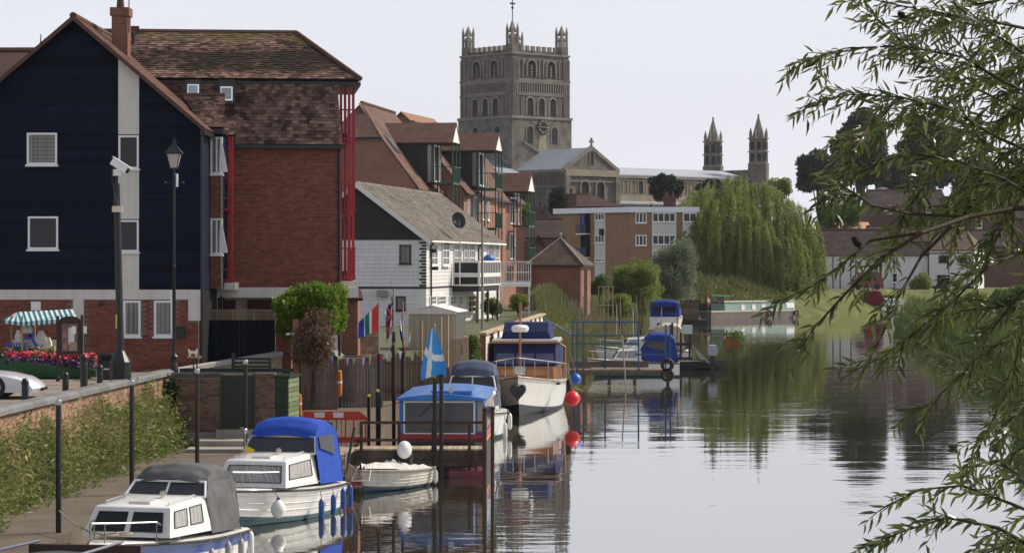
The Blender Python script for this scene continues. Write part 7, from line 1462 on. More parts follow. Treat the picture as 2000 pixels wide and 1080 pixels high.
# ---------------------------------------------------------------- flags and bunting
def cloth(parent, fn, cf, mats_, nu=18, nv=14, name='flag'):
    q = MB(); V = [fn(u/nu, v/nv) for v in range(nv+1) for u in range(nu+1)]; F = []; fm = []
    for v in range(nv):
        for u in range(nu): F.append((v*(nu+1)+u, v*(nu+1)+u+1, (v+1)*(nu+1)+u+1, (v+1)*(nu+1)+u)); fm.append(cf((u+.5)/nu, (v+.5)/nv))
    q.add(V, F); q.fm = fm; return q.build(name, mats_, parent, smooth=True, fix=False)
FR, FW, FB, FG, FBK = mat('flag_scarlet', (.62,.05,.04), .8), mat('flag_white', (.72,.71,.70), .8), mat('flag_blue', (.03,.06,.32), .8), mat('flag_green', (.02,.22,.13), .8), mat('flag_sky', (.05,.28,.65), .8)
def flag_pile(px, D, ypost, ytop, label, r=.06):
    o = thing('flag_pile', label, 'flag pole', (SX(px,D), D, -.6), 0, 'piles flying flags'); q = MB(); q.tube([(0,0,0),(0,0,SZ(ypost,D)+.6)], r, 8); q.build('pile', M_black, o); q = MB(); q.tube([(0,0,SZ(ypost,D)+.6),(0,0,SZ(ytop,D)+.6)], .022, 6); q.ball((0,0,SZ(ytop,D)+.6), .04); q.build('staff', M_concrete, o)
    k = D/FP; return o, (lambda a: (a-px)*k), (lambda y: SZ(y,D)+.6)
o, fx, fz_ = flag_pile(740, 80.5, 690, 583, 'black pile flying a red, green and blue flag, leftmost of the flags')
cloth(o, lambda u, v: (fx(739-39*u), .12*math.sin(u*9+v*2)*u, fz_((592+38*u)*(1-v)+(646+15*u)*v)), lambda u, v: 0 if u < .36 else 1 if u < .43 else 3 if u < .68 else 1 if u < .73 else 2, [FR, FW, FB, FG])
o, fx, fz_ = flag_pile(769, 82.5, 648, 566, 'black pile flying a drooping union flag')
def jack(u, v):
    if abs(v-.5) < .1 or abs(u-.5) < .07: return 2
    if abs(v-.5) < .17 or abs(u-.5) < .12: return 1
    d = min(abs(v-u), abs(v-1+u)); return 2 if d < .05 else 1 if d < .13 else 0
cloth(o, lambda u, v: (fx(768-10*u-4*math.sin(u*8+v*3)*u-6*v*u), .25*u*math.sin(u*11)+.1*v*u, fz_(573+28*u+(62+22*u)*v)), jack, [FB, FW, FR], 28, 24)
o, fx, fz_ = flag_pile(787, 83.5, 680, 593, 'black pile flying a red, white and blue striped flag')
cloth(o, lambda u, v: (fx(787-2*math.sin(v*6)-8*u*math.sin(v*3+.3)+3*u), .2*u*math.sin(u*9+v), fz_(600+10*u+(78+14*u)*v)), lambda u, v: 0 if v+.3*u < .36 else 1 if v+.3*u < .62 else 2, [FR, FW, FB], 10, 24)
o, fx, fz_ = flag_pile(849, 73.0, 738, 636, 'black pile flying a sky blue flag with white cross by the blue cabin boat')
def salt(u, v):
    x = 823+47*u if 0 else u; return 1 if abs(u-(.36-.05*v)) < .085*(1+.2*v) or abs(v-(.60-.2*(u-.5)**2*2+.16*(u-.4))) < .065 else 0
cloth(o, lambda u, v: (fx(845+(u-.46)*(4+46*min(1,v*1.25)**.8)), -.09+.1*math.sin(u*8+v*2)*v, fz_(640+96*v-6*math.sin(u*3.1)*v+8*(1-u)*v*v)), salt, [FBK, FW], 30, 30)
BU = thing('bunting', 'string of coloured pennants strung from the reddish post to the flag pile', 'bunting', (SX(586,80), 80, SZ(660,80))); q = MB(); pts = []
for i in range(26): t = i/25; px = 583+157*t; py = 656+ (690-656)*t + 95*(t*(1-t))*1.35*.75; pts.append(((px-586)*80/FP, 0, SZ(py,80)-SZ(660,80)))
q.tube(pts, .01, 4); q.build('cord', M_rope, BU)
for i in range(1, 25):
    a, b_ = Vector(pts[i]), Vector(pts[i]).lerp(Vector(pts[i+1]), .62); h = (.26 if i % 2 else .34)*rng.uniform(.85,1.1); q = MB(); q.poly(a, b_, (a+b_)/2+Vector((rng.uniform(-.03,.03),rng.uniform(-.05,.05),-h))); q.build('pennant', [FW, FB, mat('pennant_yellow', (.68,.50,.03), .8), FG, FR][i % 5], BU, fix=False)
BU2 = thing('bunting', 'short limp string of pennants between the flag piles', 'bunting', (SX(742,81), 81, SZ(700,81))); q = MB(); pts = [((px-742)*81/FP, .02*i, SZ(py,81)-SZ(700,81)) for i, (px, py) in enumerate(((742,692),(752,690),(762,680),(769,668),(778,684),(788,688),(798,662),(804,640)))]; q.tube(pts, .01, 4); q.build('cord', M_rope, BU2)
for i in range(7): a, b_ = Vector(pts[i]), Vector(pts[i]).lerp(Vector(pts[i+1]), .7); q = MB(); q.poly(a, b_, (a+b_)/2+Vector((0,.03,-.28))); q.build('pennant', [FR, FW, FB, MATS['pennant_yellow'], FW][i % 5], BU2, fix=False)
for px, D, yt, lab in ((720,81,775,'short black post with yellow top in front of the plank fence'),(737,79.5,765,'short black post with yellow top beside the leftmost flag pile')):
    o = thing('yellow_topped_post', lab, 'post', (SX(px,D), D, QZ-1.0)); h = SZ(yt,D)-QZ+1.0; q = MB(); q.tube([(0,0,0),(0,0,h)], .05, 8); q.build('shaft', M_black, o); q = MB(); q.lathe([(.06,0),(.06,.06),(.02,.08)], 8, (0,0,h)); q.build('cap', mat('yellow_plate', (0,0,0)), o)
# red van by the inn, ducks on the river
VN = thing('red_van', 'dark red van parked beside the white inn', 'van', (SX(1664,305), 305, GZ), 0); kv = 305/FP; zv = lambda py: SZ(py,305)-GZ
q = MB(); prof = [(0,zv(562)),(0,zv(550)),(.5,zv(545)),(1.0,zv(532)),(2.7,zv(530)),(3.4,zv(533)),(3.75,zv(548)),(3.8,zv(563))]; q.loft([[(x,y,.3+(z-.3)*f) for x, z in prof] for y, f in ((0,.94),(.1,1),(1.6,1),(1.7,.94))]); q.build('body', mat('crimson_van', (.16,.006,.03), .35, .1, coat=.3), VN, smooth=True)
q = MB(); q.prism([(1.7,zv(549)),(2.9,zv(549)),(2.8,zv(541)),(1.75,zv(541))], -.02, .05); q.build('side_window', M_tint, VN); q = MB(); q.prism([(.55,zv(548)),(1.4,zv(548)),(1.4,zv(538)),(.95,zv(538))], -.02, .05); q.build('cab_window', M_tint, VN); q = MB(); q.box(-.04, .1, zv(553), .05, .5, zv(549)); q.build('headlight', M_upvc, VN)
for x in (.75, 3.0): q = MB(); q.lathe([(.001,-.1),(.36,-.1),(.36,.1),(.001,.1)], 16, (x,.08,.36), 'y'); q.build('wheel', M_rubber, VN)
def duck(px, py, lab, rot):
    D = WD(py); o = thing('duck', lab, 'duck', (SX(px,D), D, 0), rot, 'ducks on the river'); q = MB()
    rg = [(-.2,.075,.015,.02),(-.16,.06,.05,.04),(-.06,.055,.085,.075),(.05,.055,.085,.08),(.12,.075,.06,.07),(.145,.12,.035,.05),(.15,.17,.028,.035),(.165,.2,.036,.036),(.19,.205,.036,.033),(.225,.195,.018,.012),(.26,.19,.016,.006)]
    q.loft([[(x, wy_*math.cos(a), z+hz_*math.sin(a)) for a in [6.28319*i/10 for i in range(10)]] for x, z, wy_, hz_ in rg]); q.build('body', mat('brown_feather', (.10,.07,.05), .8, .4, 14), o, smooth=True)
    for sg in (-1, 1): q = MB(); q.ball((-.04,sg*.075,.085), .12, .02, .05, 8, 6); q.build('wing', mat('dark_feather', (.06,.045,.035), .8), o, smooth=True)
duck(1862, 876, 'brown duck swimming left of the overhanging leaves', 0); duck(1948, 876, 'brown duck half hidden under the overhanging leaves', 0)
# ---------------------------------------------------------------- foliage
def unit(a): return a/np.maximum(np.linalg.norm(a, axis=1, keepdims=True), 1e-9)
def leaves(name, parent, P, Dn, size, asp, m, r, kind=None, jit=.35):
    """one rhombic leaf per row of P; Dn = leaf axis"""
    n = len(P); s = size*r.uniform(1-jit, 1+jit, (n,1)); d = unit(Dn); u = unit(np.cross(d, unit(r.normal(size=(n,3))))); nn = np.cross(d, u)
    V = np.empty((n,4,3)); V[:,0] = P; V[:,1] = P+d*s*.45+u*s*asp*.5+nn*s*.06; V[:,2] = P+d*s; V[:,3] = P+d*s*.45-u*s*asp*.5-nn*s*.02
    return raw(name, V.reshape(-1,3), np.arange(n*4).reshape(n,4), m, parent, kind)
def clump_pts(r, cl, per):
    """points spread through clumps (x, y, z, radius), denser near each clump's skin"""
    out, nor = [], []
    for x, y, z, q in cl:
        n = max(3, int(per*(q**2))); d = unit(r.normal(size=(n,3))); rad = q*r.uniform(.25,1,(n,1))**.5
        p = d*rad*np.array([1,1,.8]); out.append(p+np.array([x,y,z])); nor.append(d)
    return np.concatenate(out), np.concatenate(nor)
def crown_clumps(r, c, rad, k, q, lo=.45, zmin=-.75):
    cl = []
    while len(cl) < k:
        d = unit(r.normal(size=(1,3)))[0]
        if d[2] < zmin: continue
        f = r.uniform(lo, 1.0)**.7; w = .82+.3*mnoise.noise(Vector(d*1.7+np.array(c)*.1)); cl.append((c[0]+d[0]*rad[0]*f*w, c[1]+d[1]*rad[1]*f*w, c[2]+d[2]*rad[2]*f*w, q*r.uniform(.6,1.35)))
    return cl
M_bark = mat('bark', (.075,.055,.04), .95, .3, 6, bump=.6, bsc=20)
def tree(name, label, cat, px, D, ytop, ybot, wpx, mat_, seed, base=GZ, k=60, q=.2, per=260, size=.3, asp=.45, shape=(1,1,1), zmin=-.75, trunk=True, group=None, ground=None, up=.25):
    """crown fills columns px +- wpx/2 and rows ytop .. ybot of the photograph at depth D"""
    r = np.random.default_rng(seed); kk = D/FP; w = wpx*kk/2; zt, zb = SZ(ytop,D)-base, SZ(ybot,D)-base
    o = thing(name, label, cat, (SX(px,D), D, base), 0, group); h = (zt-zb)/2; c = (0,0,(zt+zb)/2)
    R_ = max(w, h); cl = crown_clumps(r, c, (w*1.0, w*1.0, h*.97), k, R_*q, zmin=zmin)
    P, Nn = clump_pts(r, cl, per/(R_*q)**2*.9); Dn = Nn*.8+r.normal(size=P.shape)*.6+np.array([0,0,up])
    leaves('crown', o, P, Dn, size, asp, mat_, r)
    if trunk:
        q_ = MB(); q_.tube([(0,0,-.3),(.02*h,0,max(zb*.6,.3)),(0,0,c[2])], max(.06,.045*h*2), 8, .03*h); 
        q_.build('trunk', M_bark, o)
        for i in range(0, min(len(cl), 10)): q_ = MB(); e = cl[i]; q_.tube([(0,0,max(.2,zb*.5+.2*c[2])),(e[0]*.4,e[1]*.4,(c[2]+e[2])/2*.9),(e[0]*.9,e[1]*.9,e[2])], .03*h, 6, .008*h); q_.build('limb', M_bark, o)
    return o
L_bright = leafmat('bright_leaf', (.09,.17,.015), (.22,.30,.04), .4); L_mid = leafmat('mid_leaf', (.05,.095,.02), (.13,.18,.045), .4); L_dark = leafmat('dark_leaf', (.026,.046,.028), (.058,.088,.046), .2)  # dark_leaf is lifted in tone: distance haze painted into the far trees
L_silver = leafmat('silver_leaf', (.085,.115,.06), (.21,.25,.16), .35); L_red = leafmat('copper_leaf', (.11,.06,.045), (.24,.17,.09)); L_yel = leafmat('yellow_green_leaf', (.10,.145,.03), (.26,.30,.075), .45); L_cedar = leafmat('cedar_needles', (.018,.034,.028), (.04,.06,.045), .1)
tree('round_bush', 'dense bright green rounded bush in front of the brick apartments', 'bush', 612, 81.5, 544, 668, 152, L_bright, 1, base=GZ-.8, k=110, q=.24, per=420, size=.11, asp=.6)
tree('copper_shrub', 'loose copper leaved shrub below the bright green bush', 'shrub', 612, 79.8, 596, 735, 84, L_red, 2, base=YZ-.6, k=90, q=.22, per=120, size=.085, asp=.5, zmin=-1, trunk=False)
tree('potted_climber', 'leafy climber at the corner of the cream shed', 'plant', 921, 97, 640, 720, 26, L_mid, 3, base=YZ, k=22, q=.3, per=120, size=.1)
tree('garden_shrub', 'shrub under the raised white deck', 'shrub', 1012, 158, 574, 612, 44, L_red if 0 else L_yel, 4, base=GZ-.6, k=24, q=.3, per=160, size=.13)
tree('garden_shrub', 'low shrub below the white house balcony', 'shrub', 962, 150, 584, 616, 50, L_mid, 5, base=GZ-.4, k=24, q=.3, per=160, size=.13)
tree('garden_shrub', 'small dark shrub right of the brick hut', 'shrub', 1170, 192, 532, 585, 46, L_mid, 6, base=GZ-.8, k=26, q=.3, per=200, size=.16)
tree('rounded_tree', 'broad yellow-green rounded bush in front of the flats', 'bush', 1243, 238, 496, 622, 122, L_yel, 7, base=GZ-1.4, k=120, zmin=-1, q=.22, per=420, size=.17)
tree('silver_tree', 'grey-green bushy tree between the rounded bush and the willow', 'tree', 1318, 252, 458, 610, 100, L_silver, 8, base=GZ-1.4, k=100, zmin=-1, q=.2, per=330, size=.18)
tree('silver_tree', 'smaller grey-green bush at the left foot of the willow', 'bush', 1352, 288, 532, 590, 52, L_silver, 9, base=GZ-1, k=36, q=.26, per=260, size=.18)
tree('cedar_tree', 'dark spreading cedar in front of the nave', 'tree', 1304, 345, 338, 398, 84, L_cedar, 10, k=34, q=.2, per=420, size=.28, asp=.5)
tree('cedar_tree', 'dark tree behind the willow top left', 'tree', 1388, 350, 346, 410, 66, L_cedar, 11, k=34, q=.28, per=420, size=.28)
tree('conifer_tree', 'small dark conifer beside the transept', 'tree', 1091, 322, 360, 428, 36, L_cedar, 12, k=40, q=.24, per=300, size=.22)
tree('garden_tree', 'bright tuft of foliage right of the green balconies', 'tree', 1018, 282, 393, 432, 38, L_bright, 13, k=24, q=.3, per=260, size=.22)
tree('garden_tree', 'pale green tree peeping over the willow', 'tree', 1524, 385, 343, 400, 46, L_yel, 14, k=24, q=.3, per=260, size=.3)
tree('garden_tree', 'olive tree mass behind the inn roof', 'tree', 1642, 345, 388, 462, 96, L_mid, 15, k=50, q=.24, per=300, size=.26)
tree('garden_shrub', 'yellowish shrub against the right corner of the inn', 'shrub', 1798, 312, 528, 582, 40, L_yel, 16, k=26, q=.3, per=260, size=.22)
for i, (px, yt, yb, w, lab) in enumerate(((1598,288,395,92,'dark shaggy pine left of the tall dark trees'),(1682,206,395,110,'tallest dark pine on the right skyline'),(1812,214,395,112,'tall dark tree right of the tallest pine'),(1905,300,410,120,'dark tree behind the branches on the right'),(1985,320,420,110,'dark tree at the far right edge'),(1745,300,395,76,'lower dark tree between the two tall ones'))):
    tree('dark_pine', lab, 'tree', px, 450+10*i, yt, yb, w, L_dark, 30+i, k=110 if i in (1,2) else 60, q=.19 if i in (1,2) else .24, per=420, size=.6, asp=.55, group='dark trees on the right skyline')
# far tree line closing the horizon
r = np.random.default_rng(60); cl = []
for i in range(150): px = r.uniform(950,2250); D = r.uniform(600,700); cl.append((SX(px,D), D, GZ+r.uniform(.5,1)*(3.5+4*abs(mnoise.noise(Vector((px*.01,2,0))))), r.uniform(2.5,4.2)))
P, Nn = clump_pts(r, cl, 22); o = leaves('distant_wood', None, P, Nn+r.normal(size=P.shape)*.6, 1.1, .6, L_dark, r, 'stuff'); o['label'], o['category'] = 'far off dark wood along the horizon', 'wood'
# weeping willow
def weeping(px, D, ytop, ybot, wpx, seed, label):
    r = np.random.default_rng(seed); kk = D/FP; o = thing('weeping_willow', label, 'tree', (SX(px,D), D, GZ-1)); w = wpx*kk/2; zt, zb = SZ(ytop,D)-GZ+1, SZ(ybot,D)-GZ+1
    q = MB(); q.tube([(0,0,-.5),(.2,0,3),(.1,.1,zt*.62)], .55, 10, .3); q.build('trunk', M_bark, o)
    dirs, P, Dn = [], [], []
    masses = [(0,0,1.0,.86),(-.48,-.25,.78,.50),(.5,-.2,.82,.52),(-.15,-.55,.86,.5),(.25,.3,.95,.55),(-.3,.4,.9,.5),(.72,-.3,.62,.32),(-.74,-.3,.58,.32),(.1,-.72,.70,.36),(.42,-.62,.60,.36),(-.42,-.66,.60,.34)]
    for mx, my, mz, mr in masses:
        q = MB(); q.tube([(.1,.1,zt*.4),(mx*w*.5,my*w*.5,zt*(.35+.4*mz)),(mx*w*.9,my*w*.9,zt*mz*.93)], .2, 6, .05); q.build('limb', M_bark, o)
        ns = int(340*mr*2.2)
        bund = [(r.uniform(0,6.283), r.uniform(0,1)**.5, r.uniform(.62,1.05)) for _ in range(int(44*mr*2))]
        for i in range(ns):
            a, f, bl = bund[r.integers(len(bund))]; a += r.normal()*.05; f = min(1, max(0, f+r.normal()*.03)); x0, y0 = mx*w+math.cos(a)*mr*w*f*.92, my*w+math.sin(a)*mr*w*f*.92
            z0 = zt*mz*(1-.30*f**2.2)+r.uniform(-.3,.3)+.35*mnoise.noise(Vector((x0*.6,y0*.6,3))); L_ = (z0-zb)*bl*r.uniform(.75,1.05) if f > .45 else (z0-zb)*r.uniform(.15,.5)
            n = int(L_/.105); t = np.linspace(0,1,max(n,3)); ox = math.cos(a)*.8*f; oy = math.sin(a)*.8*f; sw = r.normal(size=2)*.18
            x = x0+ox*(1-np.exp(-3*t))+sw[0]*t**2*2; y = y0+oy*(1-np.exp(-3*t))+sw[1]*t**2*2; z = z0-L_*t
            pp = np.stack([x,y,z],1)+r.normal(size=(len(t),3))*.06; P.append(pp); d = r.normal(size=pp.shape)*.45; d[:,2] -= .9; Dn.append(d)
    P, Dn = np.concatenate(P), np.concatenate(Dn); leaves('crown', o, P, Dn, .30, .26, leafmat('willow_strand', (.075,.115,.025), (.30,.335,.09), .48, .5), r)
weeping(1440, 300, 344, 594, 325, 21, 'great weeping willow trailing over the river bank')
# ---------------------------------------------------------------- grass, reeds, weeds (uncountable)
def blades(name, label, P, h, m, r, w=.05, lean=.35):
    n = len(P); d = r.normal(size=(n,3))*lean; d[:,2] = 1; d = unit(d); s = h*r.uniform(.5,1.3,(n,1)); a = r.uniform(0,6.283,n); u = np.stack([np.cos(a),np.sin(a),a*0],1)*w
    V = np.empty((n,3,3)); V[:,0] = P-u; V[:,1] = P+u; V[:,2] = P+d*s; o = raw(name, V.reshape(-1,3), np.arange(n*3).reshape(n,3), m, None, 'stuff'); o['label'] = label; o['category'] = 'grass'; return o
G_grass = leafmat('grass_blade', (.045,.08,.018), (.23,.22,.08), .3, .7); G_reed = leafmat('reed_blade', (.08,.10,.03), (.24,.21,.10), .3, .3)
r = np.random.default_rng(5)
def bank_samples(n, v0, v1, i0, i1):
    i = r.integers(i0, i1, n); t = r.uniform(0,1,n); v = r.uniform(v0,v1,n); T_, B_ = np.array(lb_top), np.array(lb_bot); a = T_[i]*(1-t[:,None])+T_[i+1]*t[:,None]; b = B_[i]*(1-t[:,None])+B_[i+1]*t[:,None]
    p = a*(1-v[:,None])+b*v[:,None]; z = np.where(v < .5, GZ+(1.2-GZ)*v*2, 1.2+(-.3-1.2)*(v-.5)*2); return np.column_stack([p, np.maximum(z,-.05)])
blades('bank_grass', 'rough grass over the left river bank', bank_samples(42000,-.5,1.0,0,6), .55, G_grass, r, .05)
blades('bank_reeds', 'straw and green reeds along the left waterline', bank_samples(9000,.45,1.08,0,3), 1.15, G_reed, r, .045, .2)
def rb_samples(n, o0, o1, d0=40, d1=262):
    y = r.uniform(d0,d1,n)**1.0; xs = np.interp(y, [p[1] for p in rb[:9]], [p[0] for p in rb[:9]]); o = r.uniform(o0,o1,n)**1.0; z = np.interp(o, [p[0] for p in prof], [p[1] for p in prof]); return np.column_stack([xs+o, y, np.maximum(z-.05,-.05)])
blades('right_bank_grass', 'long grass over the right bank', rb_samples(42000,0,26), .6, G_grass, r, .05)
blades('right_bank_reeds', 'reeds fringing the right bank', rb_samples(9000,-.5,1.2,80,245), 1.1, leafmat('green_reed', (.05,.09,.02), (.15,.19,.05), .3, .3), r, .05, .25)
for i, (px, D, w, yt, yb, m_, lab) in enumerate(((1965,150,120,600,735,L_mid,'large dark bush low on the right bank behind the leaves'),(1880,190,90,606,672,L_mid,'bush in the middle of the right bank'),(1815,215,80,610,655,L_yel,'pale bush on the right bank nearest the inn'),(1990,185,120,552,640,L_mid,'tall bush at the right edge on top of the bank'),(1905,225,80,572,622,L_yel,'sunny bush on the crest of the right bank'),(1772,238,50,622,650,L_yel,'low tuft at the tip of the right bank'))):
    tree('bank_bush', lab, 'bush', px, D, yt, yb, w, m_, 90+i, base=1.2, k=50, q=.24, per=300, size=.2, group='bushes on the right bank')
for i, (px, D, w, yt, yb, m_, lab) in enumerate(((1385,288,40,560,592,L_silver,'shrub beside the narrowboat stern'),(1590,300,70,555,612,L_mid,'dark waterside shrub right of the narrowboat'),(1110,190,60,585,612,L_yel,'weedy shrub in front of the brick hut'),(1210,196,70,575,622,L_yel,'rank weeds below the rounded bush'))):
    tree('waterside_shrub', lab, 'shrub', px, D, yt, yb, w, m_, 110+i, base=1.0, k=30, q=.3, per=240, size=.17)
# weeds hanging on the river wall
r = np.random.default_rng(9); P, Dn, P2, D2 = [], [], [], []
for i in range(900):
    y = r.uniform(50, 78.3); x = np.interp(y, [36,58,78.4], [-12.0,-11.55,-10.45]); v = r.uniform(0,1)
    dens = mnoise.noise(Vector((y*.35, v*1.6, 4)))*.6+.62-.42*v-(.35 if v > .78 else 0)
    if r.uniform() > dens*1.35: continue
    z = QZ+v*2.05; n = 46; q_ = .14+.3*(1-v)**1.4; pp = np.array([x+.05+q_*.6+r.uniform(0,.45)*(1-v)**2,y,z])+r.normal(size=(n,3))*np.array([q_*.55,q_*1.1,q_*1.0]); pp[:,0] = np.maximum(pp[:,0], x+.01); pp[:,2] = np.maximum(pp[:,2], QZ)
    dry = mnoise.noise(Vector((y*.5,v*2,9))) > .16 and v > .3
    (P2 if dry else P).append(pp); d = r.normal(size=pp.shape)+np.array([.7,-.1,.25]); (D2 if dry else Dn).append(d)
for nm, A_, B_, m_, lab in (('wall_weeds', P, Dn, leafmat('wall_weed_leaf', (.085,.125,.03), (.24,.27,.09), .45), 'green weeds growing over the river wall'), ('dry_wall_weeds', P2, D2, leafmat('dry_weed', (.20,.17,.08), (.42,.35,.19), .45), 'straw coloured dry weeds on the river wall')):
    A_, B_ = np.concatenate(A_), np.concatenate(B_); o = leaves(nm, None, A_, B_, .15, .3, m_, r, 'stuff'); o['label'], o['category'] = lab, 'weeds'
P = []; 
for i in range(60): y = r.uniform(76.2,77.6); P.append(np.array([np.interp(y,[58,78.4],[-11.55,-10.45])+.25,77-.12,QZ+r.uniform(0,1.9)])+r.normal(size=(30,3))*np.array([.1,.05,.12]))
o = leaves('ivy', None, np.concatenate(P), r.normal(size=(1800,3))+np.array([.2,-.8,0]), .09, .7, leafmat('ivy_leaf', (.015,.035,.012), (.04,.07,.02)), r, 'stuff'); o['label'], o['category'] = 'dark ivy in the corner of the gate wall', 'ivy'
pl = bpy.data.objects['floating_planter']; P = np.array([.9,.3,.5])+r.normal(size=(500,3))*np.array([.4,.35,.22]); leaves('trailing_leaves', pl, P, r.normal(size=P.shape)+np.array([.3,0,.3]), .2, .5, L_mid, r)
V, F = [], []
for i in range(260):
    y = r.uniform(121,131); x = 3.2+r.uniform(-.4,2.6)+(y-121)*.05; s = r.uniform(.05,.13); b = len(V); V += [(x+s*math.cos(a), y+s*math.sin(a), .012+.004*(i % 3)) for a in [6.283*k/7 for k in range(7)]]; F.append(tuple(range(b,b+7)))
o = raw('lily_pads', V, F, leafmat('lily_leaf', (.10,.13,.03), (.26,.28,.10), .1), None, 'stuff'); o['label'], o['category'] = 'floating weed and lily pads beside the landing stage', 'water plants'
V, F = [], []
for i in range(220):
    y = r.uniform(118,185); xs = np.interp(y, [p[1] for p in rb[:9]], [p[0] for p in rb[:9]]); x = xs-.4-abs(r.normal())*1.6; s = r.uniform(.06,.16); b = len(V); V += [(x+s*math.cos(a), y+s*math.sin(a), .012+.004*(i % 3)) for a in [6.283*k/7 for k in range(7)]]; F.append(tuple(range(b,b+7)))
o = raw('right_lily_pads', V, F, MATS['lily_leaf'], None, 'stuff'); o['label'], o['category'] = 'floating leaves along the edge of the right bank', 'water plants'
# ---------------------------------------------------------------- overhanging willow in the foreground
FW_ = thing('foreground_willow', 'willow tree leaning in from the right with narrow leaves over the river', 'tree', (11.2, 17, .2))
org = Vector((11.2, 17, .2)); rg = random.Random(11)
def P3(px, py, D): return Vector((SX(px,D), D, SZ(py,D))) - org
tr_ = MB(); tr_.tube([(0,0,-.8),(-.8,-.3,2.2),(-2.2,-1.0,4.6),(-3.4,-1.5,6.6),(-4.2,-1.8,8.2)], .42, 12, .16); tr_.build('trunk', M_bark, FW_)
BRN = [  # tip-ward polylines in photo pixels, depth, leafy share
 ([(2090,75),(1950,45),(1850,28),(1760,12),(1688,-4)],13.2,.75),([(2090,20),(1980,-5),(1900,10),(1840,40),(1790,75)],14.5,.9),([(2090,215),(1960,160),(1880,112),(1760,90),(1650,95),(1572,118)],13.6,.75),
 ([(2090,255),(1960,200),(1860,150),(1790,110),(1740,60),(1700,25)],14.2,.85),([(2090,330),(1950,270),(1860,215),(1760,190),(1660,185),(1585,203)],12.9,.75),([(2090,385),(1980,320),(1900,260),(1800,235),(1720,240),(1636,268)],14.0,.8),
 ([(2090,425),(1960,350),(1860,310),(1770,300),(1690,330),(1622,378)],13.3,.75),([(2100,398),(1980,408),(1890,424),(1800,455),(1720,505),(1650,575),(1590,640),(1560,690)],12.6,.5),([(1890,424),(1780,418),(1700,400),(1660,372),(1625,352)],12.8,.6),
 ([(2100,480),(1990,495),(1930,520),(1870,580),(1800,640),(1740,690),(1672,722)],13.0,.6),([(2100,530),(2000,565),(1940,640),(1890,720),(1820,785),(1775,812)],13.4,.6),([(2100,640),(2010,680),(1965,750),(1935,830),(1905,885)],13.8,.7),
 ([(2110,1040),(1980,985),(1880,948),(1800,955),(1735,985)],11.6,.8),([(2110,1120),(1950,1030),(1850,1010),(1770,1035),(1710,1058)],11.4,.8),([(2100,1010),(2010,940),(1950,900),(1915,905)],11.9,.8),([(2110,880),(2030,860),(1985,880),(1960,930)],12.2,.8),
 ([(1860,440),(1800,500),(1760,570),(1730,640),(1700,700)],12.7,.6),([(2090,150),(2000,190),(1930,260),(1880,340),(1850,420)],14.4,.9),([(2090,300),(2010,360),(1960,440),(1920,520),(1900,600)],13.9,.85),([(2090,100),(2010,110),(1930,60),(1880,20)],13.0,.9),
 ([(2100,440),(2040,520),(2000,620),(1980,720),(1975,800)],13.1,.85),([(1800,455),(1700,470),(1640,520),(1585,560),(1530,585)],12.7,.6),([(1760,190),(1700,240),(1665,300),(1640,350)],13.0,.9),([(1860,310),(1800,370),(1760,430),(1745,480)],13.4,.9),([(2090,260),(2020,280),(1960,300),(1900,380),(1870,450)],13.7,.9),
 ([(2100,560),(2020,600),(1930,600),(1850,610),(1790,650)],13.6,.8),([(2100,700),(2040,760),(1990,800),(1960,850)],12.8,.85),([(2110,1080),(2040,1050),(1960,1060),(1890,1090)],11.5,.9)]
rb2 = random.Random(4)
for i in range(12):                       # the mass of growth at the right of the tree
    x, y = rb2.uniform(1860,2010), (rb2.uniform(90,430) if i < 9 else rb2.uniform(450,700)); BRN.append(([(2100,y-rb2.uniform(60,120)),((2100+x)/2,y-rb2.uniform(30,60)),(x,y),(x-rb2.uniform(40,90),y+rb2.uniform(10,60))], rb2.uniform(13.4,15.2), .95))
LM, twq = [], MB()
def leaf_at(p, d, s):
    d = d.normalized(); side = d.cross(Vector((rg.uniform(-.4,.4), rg.uniform(-1,-.2), rg.uniform(-.2,.9)))).normalized(); nn = side.cross(d); w = s*rg.uniform(.14,.2)
    LM.append(Matrix(((side.x*w,d.x*s,nn.x*s,p.x),(side.y*w,d.y*s,nn.y*s,p.y),(side.z*w,d.z*s,nn.z*s,p.z),(0,0,0,1))))
def shoot(p, d, L, dens=.024, drop=.9):
    pts = [p.copy()]; n = max(3, int(L/.05)); d = d.normalized()
    for i in range(n):
        d = (d + Vector((rg.uniform(-.12,.12), rg.uniform(-.12,.12), -drop*.13+rg.uniform(-.08,.08)))).normalized(); p = p + d*(L/n); pts.append(p.copy())
    twq.tube(pts, .0035, 4, .0012); k = int(L/dens)
    for i in range(k):
        t = (i+.5)/k*n; a = pts[int(t)].lerp(pts[min(int(t)+1,n)], t-int(t)); dd = (pts[min(int(t)+1,n)]-pts[int(t)]).normalized(); s_ = dd.cross(Vector((rg.uniform(-.3,.3),1,rg.uniform(-.3,.3)))).normalized()*(1 if i % 2 else -1)
        leaf_at(a, dd*.75+s_*rg.uniform(.35,.75)+Vector((0,rg.uniform(-.4,.4),-rg.uniform(.1,.5)*drop)), rg.uniform(.055,.105))
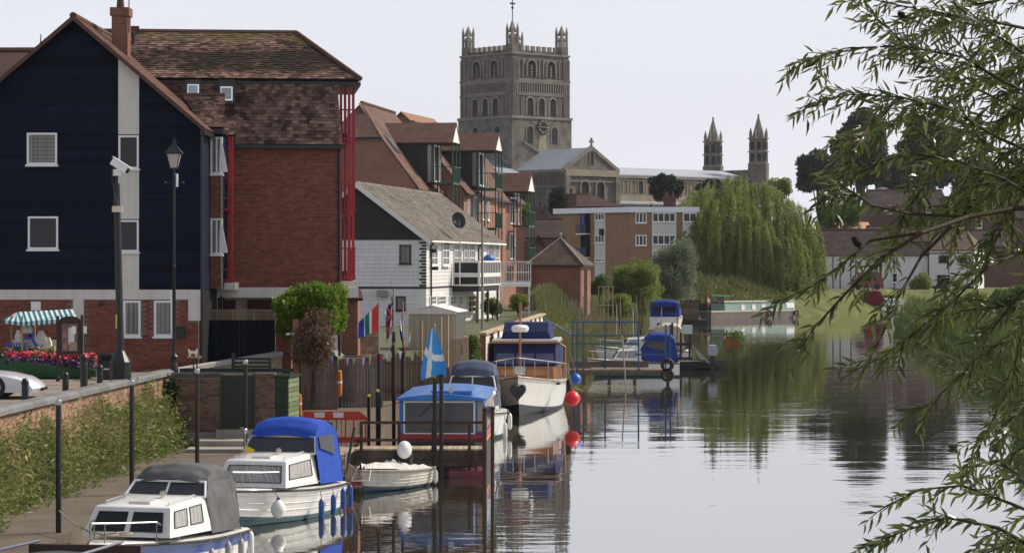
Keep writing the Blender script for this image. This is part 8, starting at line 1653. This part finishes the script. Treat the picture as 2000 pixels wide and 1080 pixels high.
for bi, (pl_, D, sh) in enumerate(BRN):
    pts = [P3(x, y, D+.25*math.sin(i*1.3+D*3)) for i, (x, y) in enumerate(pl_)]
    if pl_[0][0] > 2050: q = MB(); q.tube([Vector((-4.0 if pl_[0][1] < 600 else -2.0, -1.8, 7.6 if pl_[0][1] < 400 else 5.2 if pl_[0][1] < 800 else 4.2)), pts[0]+Vector((.9,.4,.1)), pts[0]], .05, 7, .014); q.build('limb', M_bark, FW_)
    q = MB(); q.tube(pts, .010 if bi not in (7,) else .017, 6, .0025); q.build('branch', mat('twig_bark', (.045,.033,.018), .8, .3, 10), FW_)
    Ls = [(b-a).length for a, b in zip(pts, pts[1:])]; tot = sum(Ls); s = tot*(1-sh)
    while s < tot:
        acc = 0
        for j, l in enumerate(Ls):
            if acc+l >= s or j == len(Ls)-1: break
            acc += l
        t = min(1, (s-acc)/Ls[j]); p = pts[j].lerp(pts[j+1], t); d = (pts[j+1]-pts[j]).normalized(); fr = s/tot
        if rg.random() < (.30 if bi in (7,8,9,10,16,21,25,12,13,14,15,27) else .54): sd = Vector((rg.uniform(-.9,.4), rg.uniform(-.9,.9), rg.uniform(-.8,.7))); shoot(p, d*.7+sd*.75, rg.uniform(.12,.36)*(1.15-.5*fr))
        leaf_at(p, d*.6+Vector((rg.uniform(-.7,.3),rg.uniform(-.6,.6),rg.uniform(-.9,.3))), rg.uniform(.07,.11)); s += .034
    shoot(pts[-1], pts[-1]-pts[-2], .16)
twq.build('twigs', MATS['twig_bark'], FW_, kind='stuff', fix=False)
rg.shuffle(LM)
L_will = leafmat('willow_leaf', (.034,.056,.013), (.165,.185,.055), .42, 3.5, .3)
for c_, bend, k_ in ((.0,-.09,0),(.5,-.16,1),(-.6,-.04,2)): pieces(FW_, 'leaf', ([(0,0,0),(.5+c_*.3,.28,.02),(-.5+c_*.3,.28,.02),(.4+c_*.2,.62,bend*.2),(-.4+c_*.2,.62,bend*.2),(-c_*.9,1,bend)], [(0,1,2),(2,1,3,4),(4,3,5)]), LM[k_::3], L_will, 100, 'foliage')
for px, py, D in ((1762,32,13.1),(1797,202,13),(1665,383,12.7),(1672,472,12.6)):
    q = MB(); p = P3(px,py,D); q.ball(p, .017, .017, .024, 8, 6); q.ball(p+Vector((.014,.0,-.016)), .013, .013, .017, 7, 5); q.ball(p+Vector((-.012,.01,.012)), .012, .012, .014, 7, 5); q.build('catkin_gall', mat('gall_brown', (.03,.022,.012), .9, .4, 60, bump=.8, bsc=80), FW_)
print('willow leaves', len(LM))
# ---------------------------------------------------------------- air
hz = MB(); hz.box(-420, -40, -1.6, 620, 760, 62)
m, nt, ln, b = nodes_of('river_haze'); nt.remove(b); pv = N(nt, 'ShaderNodeVolumePrincipled'); pv.inputs['Color'].default_value = (.92,.94,1.0,1); pv.inputs['Density'].default_value = .00006; pv.inputs['Anisotropy'].default_value = .2
ln.new(pv.outputs[0], nt['Material Output'].inputs['Volume'])
o = hz.build('haze', m); o['kind'] = 'stuff'; o['label'] = 'thin summer haze over the river'
